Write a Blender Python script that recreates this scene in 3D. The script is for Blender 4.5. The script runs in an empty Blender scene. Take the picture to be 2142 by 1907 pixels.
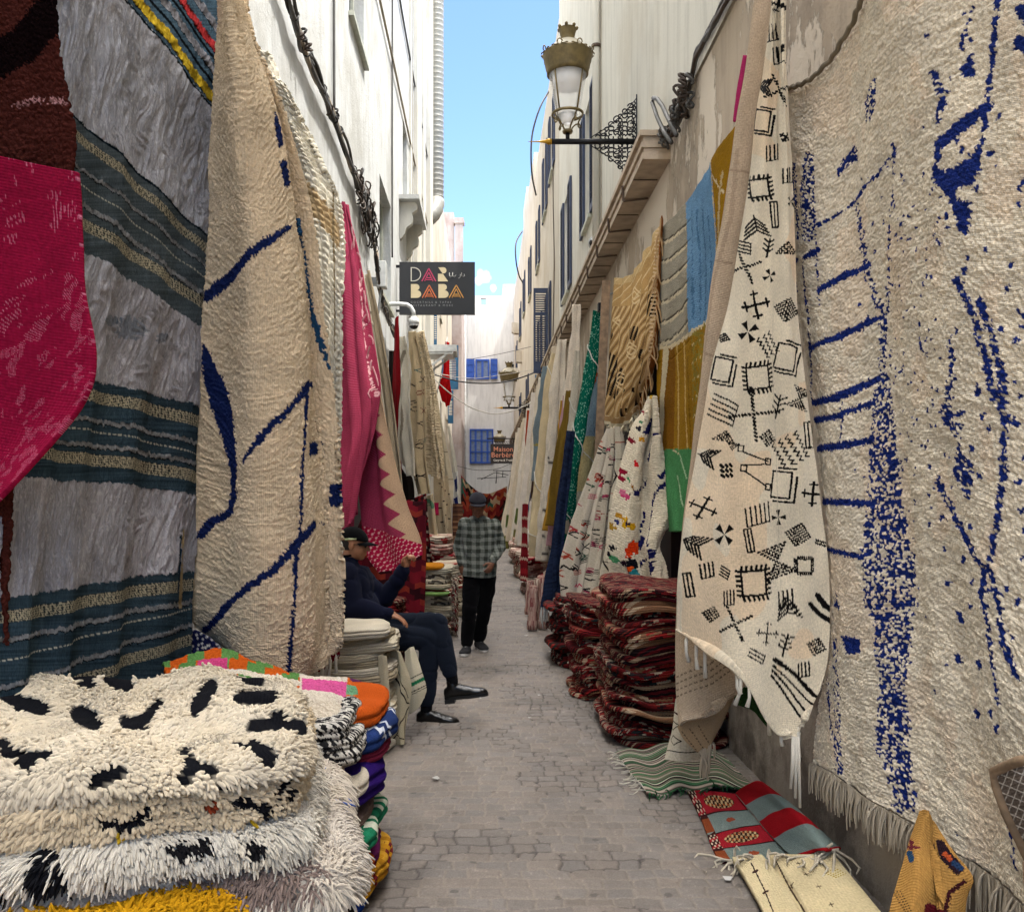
import bpy, math, random
import numpy as np
from mathutils import Vector, Matrix
R=math.radians; PI=math.pi
F=1800.0; CU=970.0; CV=990.0; EYE=1.65     # lens length, principal point and eye height used to turn a picture point + distance into metres
sc=bpy.context.scene
col=sc.collection
rnd=random.Random(7)
NR=np.random.RandomState

def P(u,v,y): return np.array([(u-CU)/F*y, y, EYE-(v-CV)/F*y])
def yw(u,w): return F*abs(w)/abs(u-CU)          # distance at which the line of sight u meets the plane x=w
def PWall(u,v,w): return P(u,v,yw(u,w))
def hexc(h):
    h=h.lstrip('#'); c=np.array([int(h[i:i+2],16)/255 for i in (0,2,4)])
    return np.where(c<=.04045,c/12.92,((c+.055)/1.055)**2.4)
def H(h): return hexc(h)

# ---------------- numpy noise ----------------
def _hash(ix,iy,iz,seed):
    n=(ix.astype(np.int64)*374761393+iy.astype(np.int64)*668265263+iz.astype(np.int64)*2147483647+seed*974711)&0xffffffff
    n=((n^(n>>13))*1274126177)&0xffffffff
    n=((n^(n>>16))*2246822519)&0xffffffff
    return ((n^(n>>15))&0xffffff)/float(0xffffff)
def vnoise(x,y,z=0.0,seed=0):
    x=np.asarray(x,float); y=np.asarray(y,float)+0*x; z=np.asarray(z,float)+0*x
    x0=np.floor(x);y0=np.floor(y);z0=np.floor(z)
    fx=x-x0;fy=y-y0;fz=z-z0
    fx=fx*fx*(3-2*fx);fy=fy*fy*(3-2*fy);fz=fz*fz*(3-2*fz)
    r=0
    for a in (0,1):
        for b in (0,1):
            for c in (0,1):
                w=(fx if a else 1-fx)*(fy if b else 1-fy)*(fz if c else 1-fz)
                r=r+w*_hash(x0+a,y0+b,z0+c,seed)
    return r*2-1
def vnoise2(x,y,seed=0):
    x=np.asarray(x,float); y=np.asarray(y,float)+0*x
    x0=np.floor(x);y0=np.floor(y); fx=x-x0;fy=y-y0
    fx=fx*fx*(3-2*fx);fy=fy*fy*(3-2*fy); z=np.zeros_like(x0)
    r=0
    for a in (0,1):
        for b in (0,1):
            r=r+(fx if a else 1-fx)*(fy if b else 1-fy)*_hash(x0+a,y0+b,z,seed)
    return r*2-1
def fbm(x,y,o=3,seed=0):
    r=0;a=1.0;t=0
    for i in range(o):
        r=r+a*vnoise2(x*2**i,y*2**i,seed+i*13);t+=a;a*=.5
    return r/t
def cells(x,y,seed=0,jit=.8):
    """distance to the nearest jittered lattice point and a random value of that cell"""
    x=np.asarray(x,float);y=np.asarray(y,float);x0=np.floor(x);y0=np.floor(y)
    best=np.full(x.shape,9.0);rid=np.zeros(x.shape);z=np.zeros_like(x0)
    for a in (-1,0,1):
        for b in (-1,0,1):
            cx=x0+a+.5+jit*(_hash(x0+a,y0+b,z,seed)-.5);cy=y0+b+.5+jit*(_hash(x0+a,y0+b,z+1,seed)-.5)
            d=np.hypot(x-cx,y-cy);m=d<best
            best=np.where(m,d,best);rid=np.where(m,_hash(x0+a,y0+b,z+2,seed),rid)
    return best,rid

def cellsv(x,y,seed=0,jit=.7,jity=.3):
    x=np.asarray(x,float);y=np.asarray(y,float);x0=np.floor(x);y0=np.floor(y)
    best=np.full(x.shape,9.0);rid=np.zeros(x.shape);DX=np.zeros(x.shape);DY=np.zeros(x.shape);z=np.zeros_like(x0)
    for a in (-1,0,1):
        for b in (-1,0,1):
            cx=x0+a+.5+jit*(_hash(x0+a,y0+b,z,seed)-.5);cy=y0+b+.5+jity*(_hash(x0+a,y0+b,z+1,seed)-.5)
            d=np.hypot(x-cx,y-cy);m=d<best
            best=np.where(m,d,best);rid=np.where(m,_hash(x0+a,y0+b,z+2,seed),rid);DX=np.where(m,cx-x,DX);DY=np.where(m,cy-y,DY)
    return best,rid,DX,DY
# ---------------- mesh helpers ----------------
class MB:
    def __init__(s): s.V=[];s.F=[];s.UV=[];s.C=[];s.n=0
    def add(s,V,F,uv=None,c=None):
        V=np.asarray(V,float).reshape(-1,3)
        s.V.append(V)
        if not isinstance(F,(list,tuple)) : F=[F]
        for f in F:
            f=np.asarray(f,dtype=np.int64)
            if f.size: s.F.append(f+s.n)
        s.UV.append(np.zeros((len(V),2)) if uv is None else np.asarray(uv,float).reshape(-1,2))
        if c is None: c=np.array([.5,.5,.5])
        c=np.asarray(c,float)
        s.C.append(np.tile(c,(len(V),1)) if c.ndim==1 else c.reshape(-1,3))
        s.n+=len(V); return s
    def box(s,x0,y0,z0,x1,y1,z1,c=None,M=None):
        V=np.array([[x,y,z] for x in (x0,x1) for y in (y0,y1) for z in (z0,z1)],float)
        if M is not None: V=V@np.array(M.to_3x3()).T+np.array(M.translation)
        F=[[0,1,3,2],[4,6,7,5],[0,4,5,1],[2,3,7,6],[0,2,6,4],[1,5,7,3]]
        return s.add(V,np.array(F),None,c)
    def beam(s,a,b,w,h,c=None,up=(0,0,1)):
        a=Vector(a);b=Vector(b);d=(b-a);L=d.length;d.normalize();u=Vector(up)
        if abs(d.dot(u))>.99:u=Vector((1,0,0))
        sd=d.cross(u).normalized();u=sd.cross(d)
        M=Matrix((( sd.x,d.x,u.x,a.x),(sd.y,d.y,u.y,a.y),(sd.z,d.z,u.z,a.z),(0,0,0,1)))
        return s.box(-w/2,0,-h/2,w/2,L,h/2,c,M)
    def tube(s,pts,r,k=8,c=None,cap=True):
        pts=[Vector(p) for p in pts];n=len(pts)
        rr=[r]*n if not hasattr(r,'__len__') else list(r)
        V=[];uv=[];pu=None;L=0
        for i,p in enumerate(pts):
            t=(pts[min(i+1,n-1)]-pts[max(i-1,0)])
            if t.length<1e-9:t=Vector((0,0,1))
            t.normalize()
            if pu is None:
                pu=Vector((0,0,1)) if abs(t.z)<.9 else Vector((1,0,0))
            a=(pu-t*pu.dot(t))
            if a.length<1e-6:a=t.orthogonal()
            a.normalize();pu=a;b=t.cross(a)
            if i:L+=(p-pts[i-1]).length
            for j in range(k):
                q=2*PI*j/k;V.append(p+(a*math.cos(q)+b*math.sin(q))*rr[i]);uv.append((L,j/k))
        Fq=[[i*k+j,i*k+(j+1)%k,(i+1)*k+(j+1)%k,(i+1)*k+j] for i in range(n-1) for j in range(k)]
        s.add([tuple(v) for v in V],np.array(Fq),uv,c)
        if cap:
            s.F.append(np.array([[s.n-len(V)+j for j in range(k)][::-1]]));s.F.append(np.array([[s.n-k+j for j in range(k)]]))
        return s
    def lathe(s,prof,k=24,o=(0,0,0),c=None,a0=0,a1=2*PI):
        full=abs(a1-a0-2*PI)<1e-6;m=k if full else k+1
        V=[(o[0]+r*math.cos(a0+(a1-a0)*j/k),o[1]+r*math.sin(a0+(a1-a0)*j/k),o[2]+z) for r,z in prof for j in range(m)]
        Fq=[[i*m+j,i*m+(j+1)%m,(i+1)*m+(j+1)%m,(i+1)*m+j] for i in range(len(prof)-1) for j in range(k)]
        return s.add(V,np.array(Fq),None,c)
    def ell(s,cx,cy,cz,rx,ry,rz,c=None,n=10,M=None):
        V=[];
        for i in range(n+1):
            th=PI*i/n
            for j in range(2*n):
                ph=PI*j/n;V.append((rx*math.sin(th)*math.cos(ph),ry*math.sin(th)*math.sin(ph),rz*math.cos(th)))
        V=np.array(V)
        if M is not None:V=V@np.array(M.to_3x3()).T
        V=V+np.array([cx,cy,cz]);m=2*n
        Fq=[[i*m+j,(i+1)*m+j,(i+1)*m+(j+1)%m,i*m+(j+1)%m] for i in range(n) for j in range(m)]
        return s.add(V,np.array(Fq),None,c)
    def prism(s,poly,y0,y1,c=None):   # polygon in x,z extruded along y
        n=len(poly);V=[(x,y0,z) for x,z in poly]+[(x,y1,z) for x,z in poly]
        s.add(V,[np.array([[i,(i+1)%n,n+(i+1)%n,n+i] for i in range(n)]),np.array([list(range(n))[::-1]]),np.array([list(range(n,2*n))])],None,c);return s
    def build(s,name,m,parent=None,smooth=True,uvn=True,auto=None):
        V=np.concatenate(s.V);UV=np.concatenate(s.UV);C=np.concatenate(s.C)
        return mk(name,V,s.F,m,parent,UV,C,smooth,auto)
def mk(name,V,Fs,m,parent=None,UV=None,C=None,smooth=True,auto=None):
    me=bpy.data.meshes.new(name)
    V=np.asarray(V,np.float32)
    me.vertices.add(len(V));me.vertices.foreach_set('co',V.ravel())
    tot=[];li=[]
    for f in Fs:
        tot.append(np.full(len(f),f.shape[1]));li.append(f.ravel())
    tot=np.concatenate(tot);li=np.concatenate(li)
    me.loops.add(len(li));me.loops.foreach_set('vertex_index',li.astype(np.int32))
    me.polygons.add(len(tot));st=np.concatenate([[0],np.cumsum(tot)[:-1]])
    me.polygons.foreach_set('loop_start',st.astype(np.int32));me.polygons.foreach_set('loop_total',tot.astype(np.int32))
    me.polygons.foreach_set('use_smooth',np.full(len(tot),bool(smooth)))
    if UV is not None:
        l=me.uv_layers.new(name='UVMap');l.data.foreach_set('uv',UV[li].astype(np.float32).ravel())
    if C is not None:
        a=me.color_attributes.new('Col','FLOAT_COLOR','POINT')
        a.data.foreach_set('color',np.concatenate([C,np.ones((len(C),1))],1).astype(np.float32).ravel())
    me.update(calc_edges=True);me.validate()
    o=bpy.data.objects.new(name,me);col.objects.link(o)
    if m is not None: me.materials.append(m)
    if parent: o.parent=parent
    if auto is not None:
        me.set_sharp_from_angle(angle=R(auto))
    return o
def tag(o,label=None,cat=None,group=None,kind=None):
    if label:o['label']=label
    if cat:o['category']=cat
    if group:o['group']=group
    if kind:o['kind']=kind
    return o
def empty(name,loc=(0,0,0),label=None,cat=None,group=None):
    o=bpy.data.objects.new(name,None);col.objects.link(o);o.location=loc;o.empty_display_size=.1
    return tag(o,label,cat,group)
def bevel(o,w,seg=2):
    b=o.modifiers.new('bev','BEVEL');b.width=w;b.segments=seg;b.limit_method='ANGLE';return o

# ---------------- materials ----------------
def newmat(name):
    m=bpy.data.materials.new(name);m.use_nodes=True;nt=m.node_tree;nt.nodes.clear()
    o=nt.nodes.new('ShaderNodeOutputMaterial');b=nt.nodes.new('ShaderNodeBsdfPrincipled')
    nt.links.new(b.outputs[0],o.inputs[0]);return m,nt,b
def nd(nt,t,**kw):
    n=nt.nodes.new('ShaderNode'+t)
    for k,v in kw.items():
        if k in n.inputs: n.inputs[k].default_value=v
        else: setattr(n,k,v)
    return n
def math_(nt,op,a,b=None,c=None):
    n=nt.nodes.new('ShaderNodeMath');n.operation=op
    for i,x in enumerate((a,b,c)):
        if x is None: continue
        if isinstance(x,(int,float)): n.inputs[i].default_value=x
        else: nt.links.new(x,n.inputs[i])
    return n.outputs[0]
def ramp(nt,fac,stops,const=False):
    r=nt.nodes.new('ShaderNodeValToRGB');cr=r.color_ramp
    if const: cr.interpolation='CONSTANT'
    while len(cr.elements)<len(stops): cr.elements.new(.5)
    for e,(p,c) in zip(cr.elements,stops):
        e.position=p
        if isinstance(c,str): c=H(c)
        e.color=(*c,1) if len(c)==3 else c
    nt.links.new(fac,r.inputs[0]);return r.outputs[0]
def mixc(nt,fac,a,b,bt='MIX'):
    n=nt.nodes.new('ShaderNodeMix');n.data_type='RGBA';n.blend_type=bt
    for i,x in ((0,fac),(6,a),(7,b)):
        if isinstance(x,(int,float)): n.inputs[i].default_value=x
        elif isinstance(x,(tuple,list,np.ndarray)): n.inputs[i].default_value=(*x[:3],1)
        else: nt.links.new(x,n.inputs[i])
    return n.outputs[2]
_mc={}
def simple(name,c,rough=.6,metal=0,var=.12,scale=8,bump=0,bscale=60,spec=.5):
    k=('s',name)
    if k in _mc:return _mc[k]
    m,nt,b=newmat(name);c=H(c) if isinstance(c,str) else np.array(c)
    tc=nd(nt,'TexCoord');n=nd(nt,'TexNoise',Scale=scale,Detail=5.0);nt.links.new(tc.outputs['Object'],n.inputs['Vector'])
    cc=ramp(nt,n.outputs[0],[(.3,tuple(np.clip(c*(1-var*2),0,1))),(.7,tuple(np.clip(c*(1+var),0,1)))])
    nt.links.new(cc,b.inputs['Base Color']);b.inputs['Roughness'].default_value=rough;b.inputs['Metallic'].default_value=metal
    b.inputs['Specular IOR Level'].default_value=spec
    if bump:
        n2=nd(nt,'TexNoise',Scale=bscale,Detail=6.0);nt.links.new(tc.outputs['Object'],n2.inputs['Vector'])
        bp=nd(nt,'Bump',Strength=bump,Distance=.01);nt.links.new(n2.outputs[0],bp.inputs['Height']);nt.links.new(bp.outputs[0],b.inputs['Normal'])
    _mc[k]=m;return m
def cloth(kind='weave',col_=None,scale=1.0,bump=.6,tint=None,sheen=.0):
    """textile whose colour is the mesh colour attribute (or one colour) and whose relief is a knot, weave or fur texture in metres"""
    k=('c',kind,col_,scale,bump,sheen)
    if k in _mc:return _mc[k]
    m,nt,b=newmat('cloth_'+kind)
    if col_ is None:
        a=nd(nt,'Attribute');a.attribute_name='Col';base=a.outputs['Color']
    else:
        rg=nd(nt,'RGB');rg.outputs[0].default_value=(*H(col_),1);base=rg.outputs[0]
    uv=nd(nt,'UVMap');uvo=uv.outputs[0]
    n=nd(nt,'TexNoise',Scale=5.0,Detail=4.0);nt.links.new(uvo,n.inputs['Vector'])
    v1=ramp(nt,n.outputs[0],[(.25,(.80,.80,.80)),(.75,(1.06,1.06,1.06))])
    base=mixc(nt,1.0,base,v1,'MULTIPLY')
    if kind=='weave':
        sp=nd(nt,'SeparateXYZ');nt.links.new(uvo,sp.inputs[0])
        fx=math_(nt,'SINE',math_(nt,'MULTIPLY',sp.outputs[0],900*scale));fy=math_(nt,'SINE',math_(nt,'MULTIPLY',sp.outputs[1],1500*scale))
        nn=nd(nt,'TexNoise',Scale=160.0*scale,Detail=3.0);nt.links.new(uvo,nn.inputs['Vector'])
        h=math_(nt,'ADD',math_(nt,'MULTIPLY',fx,.25),math_(nt,'ADD',math_(nt,'MULTIPLY',fy,.25),nn.outputs[0]));dist=.003
        v=ramp(nt,nn.outputs[0],[(.3,(.78,.78,.78)),(.7,(1.08,1.08,1.08))])
    elif kind=='knot':
        mp=nd(nt,'Mapping');mp.inputs['Scale'].default_value=(1,1.25,1);nt.links.new(uvo,mp.inputs[0])
        dn=nd(nt,'TexNoise',Scale=9.0,Detail=2.0);nt.links.new(uvo,dn.inputs['Vector'])
        mx=nd(nt,'VectorMath');mx.operation='SCALE';mx.inputs['Scale'].default_value=.06;nt.links.new(dn.outputs[1],mx.inputs[0])
        ad=nd(nt,'VectorMath');ad.operation='ADD';nt.links.new(mp.outputs[0],ad.inputs[0]);nt.links.new(mx.outputs[0],ad.inputs[1])
        vo=nd(nt,'TexVoronoi',Scale=70.0*scale);nt.links.new(ad.outputs[0],vo.inputs['Vector'])
        nn=nd(nt,'TexNoise',Scale=260.0*scale,Detail=2.0);nt.links.new(uvo,nn.inputs['Vector'])
        h=math_(nt,'ADD',math_(nt,'MULTIPLY',vo.outputs['Distance'],-1.3),math_(nt,'MULTIPLY',nn.outputs[0],.5));dist=.012/scale
        v=ramp(nt,vo.outputs['Distance'],[(.25,(1.05,1.05,1.05)),(.65,(.80,.78,.75))])
    else: # fur
        mp=nd(nt,'Mapping');mp.inputs['Scale'].default_value=(1,.22,1);mp.inputs['Rotation'].default_value=(0,0,.15);nt.links.new(uvo,mp.inputs[0])
        dn=nd(nt,'TexNoise',Scale=7.0,Detail=3.0);nt.links.new(uvo,dn.inputs['Vector'])
        mx=nd(nt,'VectorMath');mx.operation='SCALE';mx.inputs['Scale'].default_value=.12;nt.links.new(dn.outputs[1],mx.inputs[0])
        ad=nd(nt,'VectorMath');ad.operation='ADD';nt.links.new(mp.outputs[0],ad.inputs[0]);nt.links.new(mx.outputs[0],ad.inputs[1])
        nn=nd(nt,'TexNoise',Scale=110.0*scale,Detail=5.0);nn.inputs['Roughness'].default_value=.7;nt.links.new(ad.outputs[0],nn.inputs['Vector'])
        h=nn.outputs[0];dist=.02
        v=ramp(nt,nn.outputs[0],[(.32,(.62,.61,.60)),(.62,(1.1,1.1,1.1))])
    base=mixc(nt,1.0,base,v,'MULTIPLY')
    nt.links.new(base,b.inputs['Base Color'])
    bp=nd(nt,'Bump',Strength=bump,Distance=dist);nt.links.new(h,bp.inputs['Height']);nt.links.new(bp.outputs[0],b.inputs['Normal'])
    b.inputs['Roughness'].default_value=1.0;b.inputs['Specular IOR Level'].default_value=.0 if kind!='weave' else .06;b.inputs['Diffuse Roughness'].default_value=1.0
    b.inputs['Sheen Weight'].default_value=sheen;b.inputs['Sheen Roughness'].default_value=.6
    _mc[k]=m;return m
_kn=[0]
def kilim(pal,fu=14.0,amp=.5,fz=6.0,cellv=0.0,seed=0,bump=.5):
    """flat-woven banded textile: rows of one colour each, zigzagged, broken into blocks along their length"""
    m,nt,b=newmat('kilim')
    uv=nd(nt,'UVMap');sp=nd(nt,'SeparateXYZ');nt.links.new(uv.outputs[0],sp.inputs[0])
    x=sp.outputs[0];y=sp.outputs[1]
    tri=math_(nt,'PINGPONG',math_(nt,'MULTIPLY',x,fz),.5)
    t=math_(nt,'ADD',math_(nt,'MULTIPLY',y,fu),math_(nt,'MULTIPLY',tri,amp*2))
    row=math_(nt,'FLOOR',t)
    cellx=math_(nt,'FLOOR',math_(nt,'ADD',math_(nt,'MULTIPLY',x,cellv),math_(nt,'MULTIPLY',row,.5))) if cellv else 0.0
    cb=nd(nt,'CombineXYZ');nt.links.new(row,cb.inputs[0]);cb.inputs[2].default_value=seed*1.37
    if cellv: nt.links.new(cellx,cb.inputs[1])
    wn=nd(nt,'TexWhiteNoise');wn.noise_dimensions='3D';nt.links.new(cb.outputs[0],wn.inputs['Vector'])
    n=len(pal);base=ramp(nt,wn.outputs['Value'],[(i/n,c) for i,c in enumerate(pal)],True)
    nn=nd(nt,'TexNoise',Scale=150.0,Detail=3.0);nt.links.new(uv.outputs[0],nn.inputs['Vector'])
    v=ramp(nt,nn.outputs[0],[(.3,(.72,.72,.72)),(.7,(1.1,1.1,1.1))])
    base=mixc(nt,1.0,base,v,'MULTIPLY');nt.links.new(base,b.inputs['Base Color'])
    bp=nd(nt,'Bump',Strength=bump,Distance=.004);nt.links.new(nn.outputs[0],bp.inputs['Height']);nt.links.new(bp.outputs[0],b.inputs['Normal'])
    b.inputs['Roughness'].default_value=.95;b.inputs['Specular IOR Level'].default_value=.1
    return m
def plaster(name,c,c2=None,patch=.55,scale=1.2,streak=True,bump=.5,peel=None,amt=.5):
    m,nt,b=newmat(name);tc=nd(nt,'TexCoord');o=tc.outputs['Object']
    mp=nd(nt,'Mapping');mp.inputs['Scale'].default_value=(1,1,.12);nt.links.new(o,mp.inputs[0])
    n1=nd(nt,'TexNoise',Scale=7.0,Detail=6.0);n1.inputs['Roughness'].default_value=.65;nt.links.new(mp.outputs[0],n1.inputs['Vector'])
    n2=nd(nt,'TexNoise',Scale=scale,Detail=7.0);n2.inputs['Roughness'].default_value=.65;nt.links.new(o,n2.inputs['Vector'])
    c=H(c);c2=H(c2) if c2 else c*.72
    base=ramp(nt,n1.outputs[0],[(.34,tuple(c*.84)),(.52,tuple(c)),(.75,tuple(np.clip(c*1.06,0,.9)))])
    f=ramp(nt,n2.outputs[0],[(patch-.04,(0,0,0)),(patch+.12,(1,1,1))])
    base=mixc(nt,math_(nt,'MULTIPLY',f,amt),base,tuple(c2))
    h=n2.outputs[0]
    if peel:
        n3=nd(nt,'TexNoise',Scale=1.3,Detail=12.0);n3.inputs['Roughness'].default_value=.72
        mp3=nd(nt,'Mapping');mp3.inputs['Scale'].default_value=(1,1,.5);mp3.inputs['Location'].default_value=(3.1,1.7,.4);nt.links.new(o,mp3.inputs[0]);nt.links.new(mp3.outputs[0],n3.inputs['Vector'])
        pf=ramp(nt,n3.outputs[0],[(.5,(0,0,0)),(.515,(1,1,1))])
        base=mixc(nt,pf,base,H(peel))
        h=math_(nt,'ADD',math_(nt,'MULTIPLY',pf,.5),h)
    n4=nd(nt,'TexNoise',Scale=28.0,Detail=8.0);n4.inputs['Roughness'].default_value=.7;nt.links.new(o,n4.inputs['Vector'])
    h=math_(nt,'ADD',h,math_(nt,'MULTIPLY',n4.outputs[0],.35))
    nt.links.new(base,b.inputs['Base Color']);b.inputs['Roughness'].default_value=.9;b.inputs['Specular IOR Level'].default_value=.2
    bp=nd(nt,'Bump',Strength=bump,Distance=.04);nt.links.new(h,bp.inputs['Height']);nt.links.new(bp.outputs[0],b.inputs['Normal'])
    return m

# ---------------- textile sheets ----------------
def _cr(Pn,t):   # Catmull-Rom over axis 0
    n=len(Pn);x=t*(n-1);i=np.clip(np.floor(x).astype(int),0,n-2);f=(x-i)[:,None,None]
    p0=Pn[np.clip(i-1,0,n-1)];p1=Pn[i];p2=Pn[i+1];p3=Pn[np.clip(i+2,0,n-1)]
    if n==2: return p1*(1-f)+p2*f
    p0=np.where((i==0)[:,None,None],2*p1-p2,p0);p3=np.where((i==n-2)[:,None,None],2*p2-p1,p3)
    return .5*((2*p1)+(-p0+p2)*f+(2*p0-5*p1+4*p2-p3)*f*f+(-p0+3*p1-3*p2+p3)*f*f*f)
class Pat:
    """paints motifs into the colour attribute of a rug's flat, unfolded grid"""
    def __init__(s,X,Y,base,aspect=1.0):
        
        s.X=X.ravel();s.Y=Y.ravel();s.n=len(s.X);s.C=np.tile(np.asarray(base,float),(s.n,1));s.H=np.ones(s.n)
        s.rx=vnoise2(s.X*.35,s.Y*.35,5);s.ry=vnoise2(s.X*.8,s.Y*.8,9)
    def _bb(s,x0,x1,y0,y1): return np.nonzero((s.X>x0)&(s.X<x1)&(s.Y>y0)&(s.Y<y1))[0]
    def line(s,pts,w,c,rough=.0,dash=None,h=None,dens=1.0,seed=1):
        ws=w if hasattr(w,'__len__') else [w]*len(pts)
        c=H(c) if isinstance(c,str) else c
        for (a,b,wa,wb) in zip(pts[:-1],pts[1:],ws[:-1],ws[1:]):
            m=max(wa,wb)/2+rough*2+1
            I=s._bb(min(a[0],b[0])-m,max(a[0],b[0])+m,min(a[1],b[1])-m,max(a[1],b[1])+m)
            if not len(I):continue
            px=s.X[I]-a[0];py=s.Y[I]-a[1];dx=b[0]-a[0];dy=b[1]-a[1];L2=dx*dx+dy*dy+1e-9
            t=np.clip((px*dx+py*dy)/L2,0,1);d=np.hypot(px-t*dx,py-t*dy)
            ww=(wa+(wb-wa)*t)/2+rough*s.rx[I]+rough*.6*s.ry[I]
            k=d<ww
            if dash:
                ln=t*math.sqrt(L2);k&=((ln%dash)<dash*.6)
            if dens<1 and getattr(s,'rid',None) is not None: k&=(s.rid[I]<dens)
            elif dens<1: k&=(vnoise2(s.X[I]*.45+seed,s.Y[I]*.3,seed)*.5+.5<dens)
            s.C[I[k]]=c
            if h is not None:s.H[I[k]]=h
    def poly(s,pts,c,rough=0,h=None,dens=1.0):
        c=H(c) if isinstance(c,str) else c
        xs=[p[0] for p in pts];ys=[p[1] for p in pts]
        I=s._bb(min(xs)-rough,max(xs)+rough,min(ys)-rough,max(ys)+rough)
        if not len(I):return
        x=s.X[I]+rough*s.rx[I];y=s.Y[I]+rough*s.ry[I];ins=np.zeros(len(I),bool);n=len(pts)
        for i in range(n):
            x1,y1=pts[i];x2,y2=pts[(i+1)%n]
            if y1==y2:continue
            cnd=((y1>y)!=(y2>y))&(x<(x2-x1)*(y-y1)/(y2-y1)+x1);ins^=cnd
        if dens<1 and getattr(s,'rid',None) is not None: ins&=(s.rid[I]<dens)
        elif dens<1:
            ins&=(vnoise2(s.X[I]*.45,s.Y[I]*.3,3)*.5+.5<dens)
        s.C[I[ins]]=c
        if h is not None:s.H[I[ins]]=h
def sheet(name,rows,nu,nv,mode='y',paint=None,fold=None,pile=None,thick=.012,mat=None,base='#cbb79b',parent=None,label=None,cat='rug',group=None,
          colmode='lin',edge=None,facing=None,scallop=0,knot=None):
    """a hanging or lying rug: control rows give the outline as picture points with a wall plane (mode w) or a distance (mode y), turned into metres"""
    A=np.array(rows,float)                       # (m,k,3)
    if mode=='w': A[...,2]=np.array([[yw(p[0],p[2]) for p in r] for r in A])
    G=_cr(A,np.linspace(0,1,nv))
    G=np.swapaxes(_cr(np.swapaxes(G,0,1),np.linspace(0,1,nu)),0,1) if (colmode=='cr' or A.shape[1]>2) else np.swapaxes(_cr(np.swapaxes(G,0,1),np.linspace(0,1,nu)),0,1)
    U=G[...,0];Vv=G[...,1];Y=G[...,2]
    W=np.stack([(U-CU)/F*Y,Y,EYE-(Vv-CV)/F*Y],-1)
    du=np.linalg.norm(np.diff(W,axis=1),axis=2);S=np.concatenate([np.zeros((nv,1)),np.cumsum(du,1)],1);
    dv=np.linalg.norm(np.diff(W,axis=0),axis=2);T=np.concatenate([np.zeros((1,nu)),np.cumsum(dv,0)],0)
    sw=S[:,-1:].max();s01=np.linspace(0,1,nu)[None,:]+np.zeros((nv,1));t01=np.linspace(0,1,nv)[:,None]+np.zeros((1,nu))
    Sm=s01*sw
    def normals(W):
        gu=np.gradient(W,axis=1);gv=np.gradient(W,axis=0);n=np.cross(gv,gu);n/=np.linalg.norm(n,axis=2,keepdims=True)+1e-12
        return n
    N=normals(W)
    cam=np.array([0,0,EYE]);sg=1.0 if ((N*(cam-W)).sum(-1)).mean()>0 else -1.0
    if facing is not None: sg=1.0 if (N*np.array(facing)).sum(-1).mean()>0 else -1.0
    N=N*sg
    if fold is not None:
        W=W+N*fold(s01,t01,Sm,T)[...,None];N=normals(W)*sg
    C=None;Hh=1.0
    if paint is not None:
        XU,XV,rid=U,Vv,None
        if knot:
            ku=(S+.006*vnoise2(S*25,T*25,3))/knot[0];kv=(T+.010*vnoise2(S*6,T*9,1))/knot[1];kd,rid,kx,ky=cellsv(ku,kv,knot[3],.75)
            gS=np.gradient(S,axis=1)+1e-9;gT=np.gradient(T,axis=0)+1e-9
            XU=U+kx*knot[0]*np.gradient(U,axis=1)/gS+ky*knot[1]*np.gradient(U,axis=0)/gT;XV=Vv+kx*knot[0]*np.gradient(Vv,axis=1)/gS+ky*knot[1]*np.gradient(Vv,axis=0)/gT
        p=Pat(XU,XV,H(base) if isinstance(base,str) else base);p.rid=None if rid is None else rid.ravel();p.s=s01.ravel();p.t=t01.ravel();p.S=Sm.ravel();p.T=T.ravel()
        paint(p);C=p.C;Hh=p.H.reshape(nv,nu)
        if knot: C=C*(.92+.14*p.rid+.10*np.abs((p.rid*7.3)%1-.5))[:,None];W=W+N*((knot[2]*(np.clip(1-kd*1.25,0,1)**.55)*(.75+.4*rid))*Hh)[...,None]
    else: C=np.tile(H(base) if isinstance(base,str) else np.asarray(base),(nu*nv,1))
    if pile is not None: W=W+N*(pile(Sm,T)*Hh)[...,None]
    idx=np.arange(nu*nv).reshape(nv,nu)
    q=np.stack([idx[:-1,:-1],idx[1:,:-1],idx[1:,1:],idx[:-1,1:]],-1).reshape(-1,4)
    # orient faces along N
    a=W.reshape(-1,3)[q[len(q)//2]];fn=np.cross(a[1]-a[0],a[2]-a[0])
    if (fn*N.reshape(-1,3)[q[len(q)//2][0]]).sum()<0:q=q[:,::-1]
    o=mk(name,W.reshape(-1,3),[q],mat or cloth('weave'),parent,np.stack([Sm,T],-1).reshape(-1,2),C)
    if thick:
        md=o.modifiers.new('thick','SOLIDIFY');md.thickness=thick;md.offset=-1
    if label: tag(o,label,cat,group)
    o['_']=0;del o['_']
    o_grid[o.name]=(W,N,U,Vv)
    return o
o_grid={}
def pleat(n,amp,ph=0.0,top=.35,seed=0,wob=.25):
    def f(s,t,S,T):
        g=top+(1-top)*np.clip(t*1.3,0,1)
        return amp*g*np.sin(2*PI*(n*s+ph)+wob*4*vnoise2(t*3+seed,s*2,seed))*(1+.4*vnoise2(s*n*1.3,t*2,seed+4))+amp*.35*fbm(S*5,T*2.5,3,seed+8)
    return f
def rumple(amp,fs=4.0,ft=2.0,seed=0):
    return lambda s,t,S,T: amp*fbm(S*fs,T*ft,3,seed)
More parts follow.
